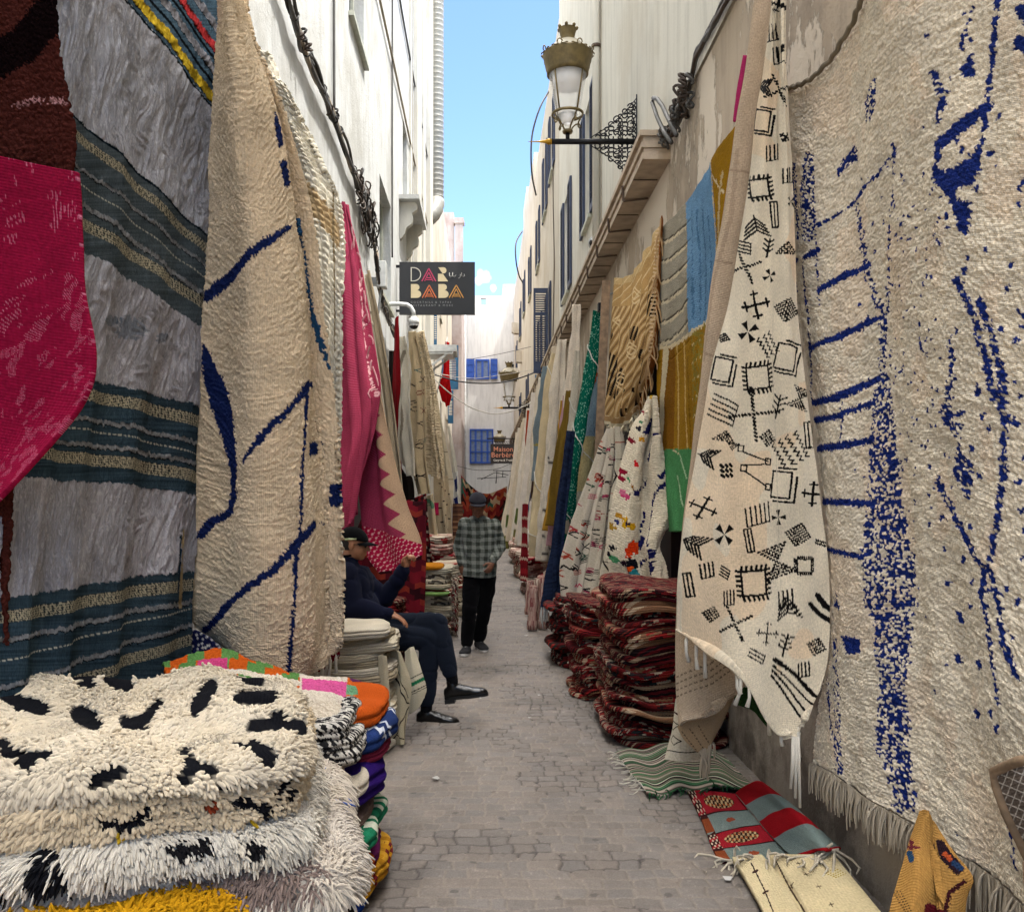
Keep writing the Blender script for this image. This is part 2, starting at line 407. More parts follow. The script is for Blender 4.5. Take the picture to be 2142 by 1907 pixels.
def knots(amp,size=.014,rowk=1.0,seed=0):
    def f(S,T):
        wx=S+.010*vnoise2(S*14,T*14,seed);wy=T+.012*vnoise2(S*9,T*16,seed+3)
        d,r=cells(wx/size,wy/size*rowk,seed,.75)
        return amp*(np.clip(1-d*1.25,0,1)**.6)*(.7+.5*r)
    return f
def furry(amp,seed=0):
    def f(S,T):
        return amp*(vnoise2(S*110+6*vnoise2(S*9,T*9,seed),T*26,seed)*.6+vnoise2(S*45,T*14,seed+2)*.6)
    return f
def fringe(parent,pts,L,r,n,c='#d9cbb4',name='fringe',seed=1,spread=.012,clump=1,down=(0,0,-1),tassel=False):
    """yarn ends hanging from an edge given as a polyline in metres"""
    rn=NR(seed);pts=np.array(pts);seg=np.linalg.norm(np.diff(pts,axis=0),axis=1);cum=np.concatenate([[0],np.cumsum(seg)])
    mb=MB();dn=np.array(down,float)
    for i in range(n):
        d=(i+.5+.3*rn.randn())/n*cum[-1];d=min(max(d,0),cum[-1]);k=min(np.searchsorted(cum,d,side='right')-1,len(seg)-1)
        p=pts[k]+(pts[k+1]-pts[k])*(d-cum[k])/max(seg[k],1e-6);l=L*(.8+.35*rn.rand());kx=rn.randn(3)*spread
        for j in range(clump):
            q=rn.randn(3)*r*1.2 if clump>1 else np.zeros(3)
            P0=p+q;P3=p+q+dn*l+kx+rn.randn(3)*spread*.5
            ptz=[P0+(P3-P0)*t+np.sin(t*PI)*kx*.5 for t in (0,.33,.66,1)]
            if tassel: mb.tube([P0,P0+dn*l*.12,P0+dn*l*.2,P0+dn*l*.6,P3],[r*.6,r*.8,r*1.5,r*1.3,r*1.9],6)
            else: mb.tube(ptz,[r,r*1.05,r*.9,r*.5],4,cap=False)
    o=mb.build(name,cloth('weave',c),parent);return o
def tufts(mb,Pp,Nn,L,r,colr,flow=None,droop=.35,seed=3,nseg=4,k=5,lj=.3,up_=.62,lie=.8):
    """yarn pile: one bent tapering strand per root point"""
    rn=NR(seed);n=len(Pp);Pp=np.asarray(Pp);Nn=np.asarray(Nn)
    if flow is None:
        fl=np.stack([vnoise(Pp[:,0]*7,Pp[:,1]*7,Pp[:,2]*7,11),vnoise(Pp[:,0]*7,Pp[:,1]*7,Pp[:,2]*7,12),vnoise(Pp[:,0]*7,Pp[:,1]*7,Pp[:,2]*7,13)-.3],1)*1.3
    else: fl=flow
    d0=Nn*up_+fl*lie+rn.randn(n,3)*.26;d0/=np.linalg.norm(d0,axis=1,keepdims=True)
    LL=L*(1-lj+2*lj*rn.rand(n));rr=r*(.8+.4*rn.rand(n))
    g=np.array([0,0,-1.0])
    t1=np.cross(d0,rn.randn(n,3));t1/=np.linalg.norm(t1,axis=1,keepdims=True)+1e-9;t2=np.cross(d0,t1)
    prof=[.8,1.05,1.1,1.05,.6][:nseg+1] if nseg==4 else list(np.linspace(1,.35,nseg+1))
    V=np.zeros((n,nseg+1,k,3));cd=rn.randn(n,3)*.18
    for i in range(nseg+1):
        t=i/nseg;c=Pp+(d0*t+(g*droop+cd)*t*t)*LL[:,None]
        for j in range(k):
            a=2*PI*j/k;V[:,i,j]=c+(t1*math.cos(a)+t2*math.sin(a))*(rr*prof[i])[:,None]
    base=(np.arange(n)*((nseg+1)*k))[:,None,None]
    q=np.array([[i*k+j,i*k+(j+1)%k,(i+1)*k+(j+1)%k,(i+1)*k+j] for i in range(nseg) for j in range(k)])
    Fq=(base+q[None]).reshape(-1,4);cp=(np.arange(n)*((nseg+1)*k))[:,None]+np.array([nseg*k+j for j in range(k)])[None]
    C=np.repeat(np.asarray(colr)*(.9+.16*rn.rand(n,1)),(nseg+1)*k,axis=0)
    mb.add(V.reshape(-1,3),[Fq,cp],np.zeros((n*(nseg+1)*k,2)),C)
def cushion(name,cx,cy,hx,hy,z0,h,rot=0,m=None,na=120,nr=24,ns=12,lobes=1,pw=5,wob=.02,top=None,under=None,seed=0,parent=None,base='#cbb79b',paint=None,bulge=.5,
            label=None,cat='rug',group=None,lobed=.35,layerwob=0,ret=False,uvs=1.0):
    """a folded rug lying in a stack: rounded-rectangle plan, rounded edge that shows its folded layers"""
    a=np.linspace(0,2*PI,na,endpoint=False);ca=np.cos(a);sa=np.sin(a)
    rr=1/(np.abs(ca)**pw+np.abs(sa)**pw)**(1/pw);ox=ca*rr;oy=sa*rr
    wv=1+wob*fbm(ca*1.7+seed,sa*1.7,3,seed)/max(hx,hy)
    seq=[]   # (scale r 0..1, outward offset, z fraction)
    for i in range(nr+1): seq.append((i/nr,0.0,1.0))
    for i in range(1,ns+1):
        t=i/ns;L=lobes;lo=abs(math.sin(PI*t*L))**.6
        o=math.sin(PI*t)**.5 if lobes==1 else ((1-lobed)+lobed*lo)*(math.sin(PI*min(max(t,.02),.98))**.35)
        seq.append((1.0,o*h*bulge,1-t))
    for i in range(1,5): seq.append((1-i/4,0.0,0.0))
    V=[];UV=[];per=2*(hx+hy)*2/ (2*PI);ac=0;c,s=math.cos(rot),math.sin(rot);ks=[]
    for k,(r,o,zf) in enumerate(seq):
        ex=hx-h*bulge;ey=hy-h*bulge
        lw=1+layerwob*vnoise2(ca*3+k*.7,sa*3+k*.45,seed+5)
        X=ox*ex*r*wv+ox*o*wv*lw;Yy=oy*ey*r*wv+oy*o*wv*lw
        x=cx+c*X-s*Yy;y=cy+s*X+c*Yy;zt=z0+h*zf
        up=(top(x,y) if top is not None else 0)*zf+(under(x,y) if under is not None else 0)*(1-zf)
        z=zt+up
        V.append(np.stack([x,y,z+0*x],1));
        if k>nr: ac+=h/ns
        if k<=nr: UV.append(np.stack([X,Yy],1)*uvs)
        else: UV.append(np.stack([a*per,np.full(na,ac+hy)],1)*uvs if False else np.stack([ox*(ex+ac)*1.0,oy*(ey+ac)],1)*uvs)
    V=np.array(V);UV=np.array(UV);K=len(seq)
    V[0]=V[0].mean(0)
    idx=np.arange(K*na).reshape(K,na);nx=np.roll(idx,-1,axis=1)
    q=np.stack([idx[:-1],idx[1:],nx[1:],nx[:-1]],-1).reshape(-1,4)
    C=np.tile(H(base) if isinstance(base,str) else base,(K*na,1))
    if paint is not None: C=paint(V.reshape(-1,3),UV.reshape(-1,2),C)
    if ret: return V,UV,q,C
    o=mk(name,V.reshape(-1,3),[q],m or cloth('weave'),parent,UV.reshape(-1,2),C)
    if label: tag(o,label,cat,group)
    return o
# ---------------- camera, sun, sky ----------------
cam=bpy.data.cameras.new('camera');co=bpy.data.objects.new('camera',cam);col.objects.link(co)
co.location=(0,0,EYE);co.rotation_euler=(R(90),0,0);cam.sensor_width=36;cam.lens=36*F/2044
cam.shift_x=(1022-CU)/2044;cam.shift_y=(CV-910)/2044;cam.clip_end=2000;cam.clip_start=.05;sc.camera=co
SUN=Vector((.345,-.10,.93)).normalized()
EL=math.asin(SUN.z);AZ=math.atan2(SUN.x,SUN.y)
sl=bpy.data.lights.new('sun','SUN');sl.energy=2.0;sl.angle=R(.53);sl.color=(1,.95,.87)
so=bpy.data.objects.new('sun',sl);col.objects.link(so);so.rotation_euler=(-SUN).to_track_quat('-Z','Y').to_euler();so.location=(0,0,30)
w=bpy.data.worlds.new('World');sc.world=w;w.use_nodes=True;nt=w.node_tree;bg=nt.nodes['Background']
sky=nt.nodes.new('ShaderNodeTexSky');sky.sky_type='NISHITA';sky.sun_disc=False;sky.sun_elevation=EL;sky.sun_rotation=AZ
sky.air_density=.75;sky.dust_density=.15;sky.ozone_density=4.5
tc=nt.nodes.new('ShaderNodeTexCoord')
n=nd(nt,'TexNoise',Scale=16.0,Detail=8.0);mp=nd(nt,'Mapping');mp.inputs['Scale'].default_value=(1,1,2.2);mp.inputs['Location'].default_value=(.35,0,.2)
nt.links.new(tc.outputs['Generated'],mp.inputs[0]);nt.links.new(mp.outputs[0],n.inputs['Vector'])
cf=ramp(nt,n.outputs[0],[(.56,(0,0,0)),(.72,(1,1,1))])
sp=nd(nt,'SeparateXYZ');nt.links.new(tc.outputs['Generated'],sp.inputs[0])
lowz=ramp(nt,sp.outputs[2],[(.19,(1,1,1)),(.29,(0,0,0))])
cfm=math_(nt,'MULTIPLY',cf,lowz)
mixed=mixc(nt,math_(nt,'MULTIPLY',cfm,.0),sky.outputs[0],(8.5,8.8,9.2))
for (cu,cv,rad) in ((966,553,.0075),(955,560,.005),(985,575,.004)):   # small puffs of cloud low in the sky
    dv=Vector(((cu-CU)/F,1,(CV-cv)/F)).normalized();ds=nt.nodes.new('ShaderNodeVectorMath');ds.operation='DISTANCE';nt.links.new(tc.outputs['Generated'],ds.inputs[0]);ds.inputs[1].default_value=dv
    pn=nd(nt,'TexNoise',Scale=70.0,Detail=6.0);nt.links.new(tc.outputs['Generated'],pn.inputs['Vector'])
    pf_=math_(nt,'ADD',math_(nt,'DIVIDE',ds.outputs['Value'],rad),math_(nt,'MULTIPLY',math_(nt,'SUBTRACT',pn.outputs[0],.5),2.2))
    mixed=mixc(nt,math_(nt,'MULTIPLY',ramp(nt,pf_,[(.35,(1,1,1)),(1.0,(0,0,0))]),.4),mixed,(9,9.1,9.3))
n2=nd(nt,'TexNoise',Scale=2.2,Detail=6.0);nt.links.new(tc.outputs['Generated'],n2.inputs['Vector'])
fill_cloud=math_(nt,'MULTIPLY',ramp(nt,n2.outputs[0],[(.36,(0,0,0)),(.52,(1,1,1))]),ramp(nt,sp.outputs[2],[(.55,(0,0,0)),(.75,(1,1,1))]))
mixed=mixc(nt,math_(nt,'MULTIPLY',fill_cloud,.85),mixed,(33,31.6,29.8))   # bright cloud added overhead, out of view, to fill the alley with light
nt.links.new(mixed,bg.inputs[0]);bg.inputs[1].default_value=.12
sc.view_settings.view_transform='Standard';sc.view_settings.look='None';sc.view_settings.gamma=1;sc.view_settings.exposure=1.93
sc.cycles.max_bounces=8;sc.cycles.diffuse_bounces=5;sc.cycles.transparent_max_bounces=12
sc.cycles.use_denoising=True

# ---------------- ground ----------------
g=MB();g.add([(-400,-400,-.03),(400,-400,-.03),(400,400,-.03),(-400,400,-.03)],np.array([[0,1,2,3]]))
tag(g.build('ground',simple('dry_earth','#8a7c6c',.95,scale=.3)),kind='structure')
def pavement():
    vs=np.arange(1850,1017,-1.25);ys=np.concatenate([np.linspace(.2,3.4,90)[:-1],1800*EYE/(vs-CV)]);ys=ys[ys<60]
    xs=np.linspace(-1.78,1.72,500)
    X,Y=np.meshgrid(xs,ys)
    wx=X+.02*vnoise2(X*5,Y*5,3)+.012*vnoise2(X*17,Y*17,5);wy=Y+.018*vnoise2(X*3.1,Y*3.1,8)+.010*vnoise2(X*11,Y*13,4)
    rh=.095;row=np.floor(wy/rh);fy=wy/rh-row
    z0=np.zeros_like(row);ro=_hash(row,z0,z0,21)*7;cw=.100+.028*_hash(row,z0+3,z0,5)
    cx=wx/cw+ro;ci=np.floor(cx);e0=_hash(row,ci,z0,31)*.34;e1=_hash(row,ci+1,z0,31)*.34
    lo=ci+e0;below=cx<lo;ci=np.where(below,ci-1,ci)
    a=ci+_hash(row,ci,z0,31)*.34;b=ci+1+_hash(row,ci+1,z0,31)*.34
    dx=np.minimum(cx-a,b-cx)*cw;dy=np.minimum(fy,1-fy)*rh;d=np.minimum(dx,dy);wear=.5+.5*fbm(X*1.3,Y*1.3,3,40)
    j=np.clip(d/.012,0,1);rid=_hash(row,ci,z0,77);rid2=_hash(row,ci,z0,78)
    fade=np.clip(1.6-Y/14,.15,1)
    Z=(.008*j**.6*(.45+.8*wear)+.004*(rid-.5)+.0025*vnoise2(X*45,Y*45,9)+.004*vnoise2(X*16,Y*16,2))*fade+.015*vnoise2(X*.6,Y*.5,6)*.5
    st=H('#776f68')[None,None]*(.88+.20*rid[...,None])*(1+.08*vnoise2(X*6,Y*6,55)[...,None])
    st=st*(1+np.array([.06,0,-.07])*(rid2[...,None]-.5))
    mort=np.where((fbm(X*2.1,Y*2.1,3,91)>-.08)[...,None],H('#857b70')*1.0,H('#453e39'))
    jj=np.clip(d/.008,0,1)[...,None]
    C=mort*(1-jj)+st*jj
    C=C*(1+.16*fbm(X*.9,Y*.7,4,70)[...,None])
    edge=np.clip((np.abs(X+.03)-1.15)/.45,0,1)*(.6+.4*vnoise2(Y*3,X*3,8));C=C*(1-.30*edge)[...,None]      # unevenly darker towards the wall feet
    stn=np.clip((fbm(X*1.7+7,Y*1.4,4,33)-.18)*4,0,1);C=C*(1-.26*stn)[...,None]                            # old spill stains
    trk=np.exp(-((X-.15)/.38)**2)*(.5+.5*fbm(X*4,Y*.6,3,44));C=C*(1+.10*trk)[...,None]                     # trodden middle
    gum=(cells(X*3.1,Y*3.1,5,.9)[0]<.055)[...,None];C=np.where(gum,C*.6,C)
    spk=(vnoise2(X*60,Y*60,12)>.84)[...,None];C=np.where(spk,C*1.35,C)
    idx=np.arange(X.size).reshape(X.shape);q=np.stack([idx[:-1,:-1],idx[:-1,1:],idx[1:,1:],idx[1:,:-1]],-1).reshape(-1,4)
    m,nt,b=newmat('cobbles');at=nd(nt,'Attribute');at.attribute_name='Col';tc=nd(nt,'TexCoord')
    nn=nd(nt,'TexNoise',Scale=140.0,Detail=6.0);nt.links.new(tc.outputs['Object'],nn.inputs['Vector'])
    vv=ramp(nt,nn.outputs[0],[(.3,(.80,.80,.80)),(.7,(1.14,1.14,1.14))])
    nt.links.new(mixc(nt,1.0,at.outputs['Color'],vv,'MULTIPLY'),b.inputs['Base Color']);b.inputs['Roughness'].default_value=.72;b.inputs['Specular IOR Level'].default_value=.35
    bp=nd(nt,'Bump',Strength=.35,Distance=.006);nt.links.new(nn.outputs[0],bp.inputs['Height']);nt.links.new(bp.outputs[0],b.inputs['Normal'])
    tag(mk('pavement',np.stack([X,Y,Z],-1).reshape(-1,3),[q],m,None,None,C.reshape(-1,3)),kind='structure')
pavement()

# ---------------- buildings ----------------
M_white=plaster('white_plaster','#c3c5c4','#97948a',.50,.9,bump=.7,amt=.5)
M_white2=plaster('white_plaster_far','#cccbc7','#b3b0aa',.55,.25,bump=.25,amt=.6)
M_cream=plaster('cream_plaster','#c9c6bb','#b3aa99',.52,.5,bump=.3,amt=.5)
M_cream2=plaster('cream_plaster_far','#bab3a6','#a39581',.5,.7,bump=.4,amt=.6)
M_pink=plaster('pinkish_plaster','#a89e9a','#8d7a74',.5,.8,bump=.5,amt=.7)
M_old=plaster('old_plaster','#b0a18e','#84786a',.5,1.1,bump=.7,peel='#cdc1b0',amt=.7)
M_stain=plaster('stained_base','#a79d91','#5f564e',.47,2.4,bump=.7,amt=.85)
M_blue=simple('blue_paint','#1f4a9e',.5,var=.1,bump=.2);M_teal=simple('teal_paint','#1d5a80',.5,var=.12,bump=.2);M_navy=simple('navy_paint','#28344f',.55,var=.15)
M_glass=simple('window_glass','#3a4452',.15,var=.2,scale=2);M_dark=simple('dark_interior','#14110f',.9)
M_frame=simple('pale_frame','#aeb0a0',.5);M_wood=simple('bare_wood','#8a7258',.75,var=.2,scale=20,bump=.4)
M_black=simple('black_iron','#16171a',.45,metal=.6,var=.2);M_grey=simple('grey_metal','#8b8d8c',.4,metal=.3)
M_whitemetal=simple('white_enamel','#c9cbc8',.35);M_trim=simple('cornice_paint','#b4a28c',.7,var=.16,scale=6,bump=.4)
M_bglass=simple('blue_glass','#6d7994',.2)
def wallmesh(name,x0,y0,z0,x1,y1,z1,m,parent):
    b=MB();b.box(x0,y0,z0,x1,y1,z1);return b.build(name,m,parent,smooth=False)
def building(label,loc=(0,0,0)): return empty('building',loc,label,'building')
WL=-1.70;WR=1.62
# left near
B1=building('tall white plastered building on the left with grey window frames')
def holed_wall(name,x,xi,y0,y1,z0,z1,holes,m,parent,sgn):
    """wall slab between planes x and xi with rectangular window openings (y0,y1,z0,z1)"""
    ysx=sorted({y0,y1,*[h[0] for h in holes],*[h[1] for h in holes]});zs=sorted({z0,z1,*[h[2] for h in holes],*[h[3] for h in holes]})
    b=MB();
    for a,c in zip(ysx[:-1],ysx[1:]):
        for e,f in zip(zs[:-1],zs[1:]):
            if any(h[0]<=a and h[1]>=c and h[2]<=e and h[3]>=f for h in holes): continue
            V=[(x,a,e),(x,c,e),(x,c,f),(x,a,f)];b.add(V,np.array([[0,1,2,3]] if sgn<0 else [[3,2,1,0]]))
    for h in holes:
        ya,yb,za,zb=h;V=[(x,ya,za),(xi,ya,za),(xi,yb,za),(x,yb,za),(x,ya,zb),(xi,ya,zb),(xi,yb,zb),(x,yb,zb)]
        b.add(V,np.array([[0,1,2,3],[7,6,5,4],[4,5,1,0],[3,2,6,7]]))
    # outer shell
    far=x+(6 if x>0 else -6)
    b.add([(x,y0,z0),(far,y0,z0),(far,y0,z1),(x,y0,z1),(x,y1,z0),(far,y1,z0),(far,y1,z1),(x,y1,z1)],np.array([[0,1,2,3],[4,7,6,5],[3,2,6,7],[1,5,6,2]]))
    return b.build(name,m,parent,smooth=False)
def window(parent,x,ya,yb,za,zb,side,fm,glass=None,sill=True,mull=1,label=None):
    s=-1 if side=='L' else 1;xi=x+s*.16
    f=MB();t=.06
    f.box(xi-.02,ya,za,xi+.02,ya+t,zb);f.box(xi-.02,yb-t,za,xi+.02,yb,zb);f.box(xi-.02,ya+t,zb-t,xi+.02,yb-t,zb);f.box(xi-.02,ya+t,za,xi+.02,yb-t,za+t)
    for i in range(mull):
        yy=ya+(yb-ya)*(i+1)/(mull+1);f.box(xi-.018,yy-.03,za+t,xi+.018,yy+.03,zb-t)
    w=f.build('window',fm,parent,smooth=False)
    p=MB();p.box(xi+s*.025,ya,za,xi+s*.035,yb,zb);p.build('pane',glass or M_glass,w,smooth=False)
    if sill:
        q=MB();q.box(x-s*.07,ya-.06,za-.06,x-s*.001,yb+.06,za-.001);q.build('sill',M_frame,w,smooth=False)
    return w
holesL=[(11.2,12.55,7.65,9.4),(14.4,16.1,4.9,6.8),(18.4,19.4,7.55,9.4),(14.6,15.9,10.6,12.4),(7.2,8.4,8.2,10.0),(23,24.2,7.6,9.4)]
holed_wall('wall',WL,WL-.2,-3,27.2,-.02,18,holesL,M_white,B1,-1)
for h in holesL: window(B1,WL,*h,'L',M_frame)
q=MB()
for (ya,yb,x) in ((19.9,20.25,.05),(21.2,22.6,.09),(23.6,24.3,.07),(25.6,27.1,.12)): q.box(WL+.001,ya,0,WL+x,yb,17.9)
q.build('pilaster',M_cream,B1,smooth=False)
c=MB()   # scroll bracket under a small balcony slab
prof=[(0,0),(.30,0),(.34,-.05),(.33,-.15),(.24,-.22),(.26,-.32),(.24,-.42),(.13,-.50),(.10,-.62),(.02,-.72),(0,-.72)]
for y in (17.8,19.3): c=MB();c.prism([(WL+x,7.45+z) for x,z in prof],y,y+.16);c.build('corbel',M_cream,B1,smooth=False)
c=MB();c.box(WL+.002,17.6,7.452,WL+.40,19.7,7.54);c.build('balcony_slab',M_white,B1,smooth=False)
# left far
B2=building('lower cream building beyond the big grey duct')
holesF=[(29,30.1,4.8,6.6),(33.5,34.6,3.6,5.2),(33,34,8.2,9.8),(39,40,5,6.6),(39,40,8.3,9.9)]
holed_wall('wall',WL,WL-.2,27.3,45,-.02,13.1,holesF,M_cream2,B2,-1)
for h in holesF: window(B2,WL,*h,'L',M_blue)
T1=building('narrow pinkish tower with a capped chimney behind the dark sign')
b=MB();b.box(-4,45.1,-.02,-1.22,51.9,13.4);b.box(-2.1,45.3,13.4,-1.62,46.5,15.9);b.build('wall',M_pink,T1,smooth=False)
b=MB();b.box(-1.55,45.15,13.4,-1.15,45.6,15.3);b.box(-1.62,45.08,15.3,-1.08,45.67,15.42);b.box(-1.58,45.12,15.42,-1.12,45.63,15.58);b.build('chimney',M_pink,T1,smooth=False)
# end of the alley
B3=building('white house closing the alley with two blue framed windows')
def P52(u,v):p=P(u,v,52);return p[0],p[2]
b=MB();hx,hz=P52(965,600);b.box(-3,52,-.02,3,58,hz-.25);b.box(-3,52,hz-.25,hx-.15,58,13.2);b.box(hx+.15,52,hz-.25,3,58,13.2);b.box(hx-.15,52,hz+.14,hx+.15,52.4,13.2)
b.box(1.0,52,13.2,3,55,13.75);b.box(.98,51.97,13.75,3,55,13.85)
b.build('wall',M_white2,B3,smooth=False)
def facewin(u0,v0,u1,v1,cols,rows,parent,y=51.9,lab=None):
    x0,z1=P(u0,v0,y)[[0,2]];x1,z0=P(u1,v1,y)[[0,2]]
    f=MB();t=.1
    f.box(x0,y,z0,x0+t,y+.1,z1);f.box(x1-t,y,z0,x1,y+.1,z1);f.box(x0+t,y,z1-t,x1-t,y+.1,z1);f.box(x0+t,y,z0,x1-t,y+.1,z0+t)
    for i in range(1,cols): xx=x0+(x1-x0)*i/cols;f.box(xx-.06,y+.01,z0+t,xx+.06,y+.09,z1-t)
    for i in range(1,rows): zz=z0+(z1-z0)*i/rows;f.box(x0+t,y+.02,zz-.035,x1-t,y+.08,zz+.035)
    w=f.build('window',M_blue,parent,smooth=False);p=MB();p.box(x0+.02,y+.091,z0+.02,x1-.02,y+.099,z1-.02);p.build('pane',M_bglass,w,smooth=False);return w
facewin(949,717,977,757,2,1,B3);facewin(937.5,856,985,925,4,3,B3)
for (a,c) in ((927,947),(979,993)):
    x0,z1=P(a,716,51.85)[[0,2]];x1,z0=P(c,757,51.85)[[0,2]];b=MB();b.box(x0,51.85,z0,x1,51.89,z1)
    for k in range(3):
        zz=z0+(z1-z0)*(k+.5)/3;b.box(x0+.06,51.83,zz-.15,x1-.06,51.849,zz+.15)
    b.build('shutter',M_blue,B3,smooth=False)
b=MB();b.tube([(-1.2,51.7,0),(-1.2,51.7,12.9)],.06,8);b.build('drainpipe',M_whitemetal,B3)
x0,z1=P(1022,727,51.8)[[0,2]];b=MB();b.box(x0,51.7,z1-.14,x0+.25,51.98,z1);b.build('vent',M_dark,B3,smooth=False)
# right
B4=building('tall cream building on the right with navy shutters')
holesR=[(13.6,14.5,5.9,7.8),(17.3,18.3,5.6,7.6),(17.0,18.0,10.4,12.3),(9,10,9.6,11.4),(13.4,14.4,9.6,11.4)]
UR=1.60
holed_wall('wall',UR,UR+.2,-3,19.7,4.86,9.4,[h for h in holesR if h[3]<9],M_cream,B4,1)
for (ya,yb,zt) in ((-3,4.1,12.2),(9.2,18.34,11.7),(18.35,19.699,14.6)): b=MB();b.box(UR+.001,ya,9.401,UR+5,yb,zt);b.build('sun_stepped_storey',M_cream,B4,smooth=False)  # storey blocks whose unseen tops are stepped to shape the sun's reach
b=MB();b.box(WR,-3,-.02,WR+5,19.7,4.855);b.build('lower_wall',M_old,B4,smooth=False)
b=MB();b.box(WR-.03,-3,0,WR-.001,5.9,1.02);b.build('wall_base',M_stain,B4,smooth=False)
def louvre(parent,x,ya,yb,za,zb,m,side=1,name='shutter'):
    b=MB();t=.05;X0=x-side*.045;X1=x-side*.005
    b.box(X0,ya,za,X1,ya+t,zb);b.box(X0,yb-t,za,X1,yb,zb);b.box(X0,ya+t,zb-t*1.3,X1,yb-t,zb);b.box(X0,ya+t,za,X1,yb-t,za+t*2)
    n=int((zb-za)/.06)
    for i in range(n):
        z=za+.12+(zb-za-.2)*i/n;b.beam((x-side*.025,ya+t,z),(x-side*.025,yb-t,z),.035,.008,up=(side*.6,0,1))
    return b.build(name,m,parent,smooth=False)
for h in [h for h in holesR if h[3]<9]:
    window(B4,UR,*h,'R',M_navy,mull=1)
    louvre(B4,UR,h[0]-.55,h[0]-.03,h[2],h[3],M_navy);louvre(B4,UR,h[1]+.03,h[1]+.55,h[2],h[3],M_navy)
B5=building('middle cream building on the right below the skyline')
holes5=[(21.3,22.2,9.4,11.0),(23.8,24.7,9.2,10.9),(22.5,23.5,5.0,6.9),(26,27,5.2,6.9),(27,28,8.6,10.2)]
holed_wall('wall',UR,UR+.2,19.75,30,-.02,12.1,holes5,M_cream2,B5,1)
for h in holes5:
    window(B5,UR,*h,'R',M_navy);louvre(B5,UR,h[0]-.5,h[0]-.03,h[2],h[3],M_navy);louvre(B5,UR,h[1]+.03,h[1]+.5,h[2],h[3],M_navy)
B6=building('far right cream building beside the end of the alley')
holes6=[(32,33,8.8,10.4),(34,35,4.6,6.2),(37,38,9.2,10.8),(41,42,8.9,10.4),(41,42,4.8,6.3),(46,47,8,9.5)]
holed_wall('wall',UR,UR+.2,30.05,51.9,-.02,13.1,holes6,M_cream2,B6,1)
for h in holes6:
    window(B6,UR,*h,'R',M_navy);louvre(B6,UR,h[0]-.5,h[0]-.03,h[2],h[3],M_navy);louvre(B6,UR,h[1]+.03,h[1]+.5,h[2],h[3],M_navy)
for y,z in ((40,7.6),(44,7.4),(44,9.6),(47,10.2)): b=MB();b.box(UR-.25,y,z,UR-.001,y+.5,z+.5);b.build('corbel',M_cream2,B6,smooth=False)
b=MB();b.box(UR+.02,36,13.1,UR+3,39,14.0);b.build('roof_parapet',M_cream2,B6,smooth=False)
# standing shutters opened at right angles to the wall
def open_shutter(u0,v0,u1,v1,y,m,label,skew=0):
    a=P(u0,v0,y);c=P(u1,v1,y);x0,x1=a[0],c[0];z1,z0=a[2],c[2];b=MB();t=(x1-x0)*.14
    b.box(x0,y,z0,x0+t,y+.04,z1);b.box(x1-t,y,z0,x1,y+.04,z1)
    mid=z0+(z1-z0)*.68
    for zz,hh in ((z1-.12,.12),(mid,.08),(z0,.3)): b.box(x0+t,y,zz,x1-t,y+.04,zz+hh)
    z=z0+.33
    while z<z1-.13:
        if not(mid-.03<z<mid+.09): b.beam((x0+t,y+.02,z),(x1-t,y+.02,z),.04,.008,up=(0,.5,1))
        z+=.055
    o=b.build('shutter',m,None,smooth=False);tag(o,label,'shutter');return o
s=open_shutter(1065,575,1094,745,22.2,M_navy,'large navy louvred shutter standing open from the right wall')
open_shutter(882,689,915,777,29.2,M_teal,'blue louvred shutter standing open behind the red flag')
open_shutter(894,779,905,845,33.2,M_teal,'small light blue shutter below the flag on the left')
open_shutter(866,600,872,698,26.5,M_teal,'narrow teal shutter edge above the small white canopy')
open_shutter(1068,748,1082,800,25.6,M_teal,'small blue shutter under the large navy one on the right')
open_shutter(1058,845,1066,905,30.4,M_teal,'lowest blue shutter on the right wall by the far lantern')

# cornice: stepped fascia with brackets
def cornice():
    y0,y1=7.9,51.8;ct=empty('cornice',(WR,y0,4.7),'long beige moulded cornice running along the right wall above the hanging rugs','cornice')
    b=MB();inv=Matrix.Translation((-WR,-y0,-4.7))
    b.box(1.372,y0,4.60,1.62-.001,y1,4.66,M=inv);b.box(1.385,y0+.005,4.661,1.618,y1,4.70,M=inv);b.box(1.362,y0-.01,4.701,1.618,y1,4.745,M=inv);b.box(1.38,y0,4.746,1.618,y1,4.80,M=inv);b.box(1.345,y0-.02,4.801,1.618,y1,4.85,M=inv)
    b.build('moulding',M_trim,ct,smooth=False)
    y=8.9
    b=MB();bb=MB()
    while y<50:
        b.beam((1.60-WR,y-y0,-.115),(1.365-WR,y+.05-y0,-.125),.022,.014);b.beam((1.365-WR,y+.05-y0,-.125),(1.352-WR,y+.03-y0,.02),.022,.012)
        y+=1.05
    b.build('bracket',simple('dark_bracket','#4a3a2e',.8),ct,smooth=False)
    # cracked joints of the soffit
    b=MB();y=8.4
    while y<50: b.box(1.376,y,4.594,1.60,y+.022,4.599,M=inv);y+=1.05
    b.build('joint',simple('dark_bracket','#4a3a2e',.8),ct,smooth=False)
cornice()
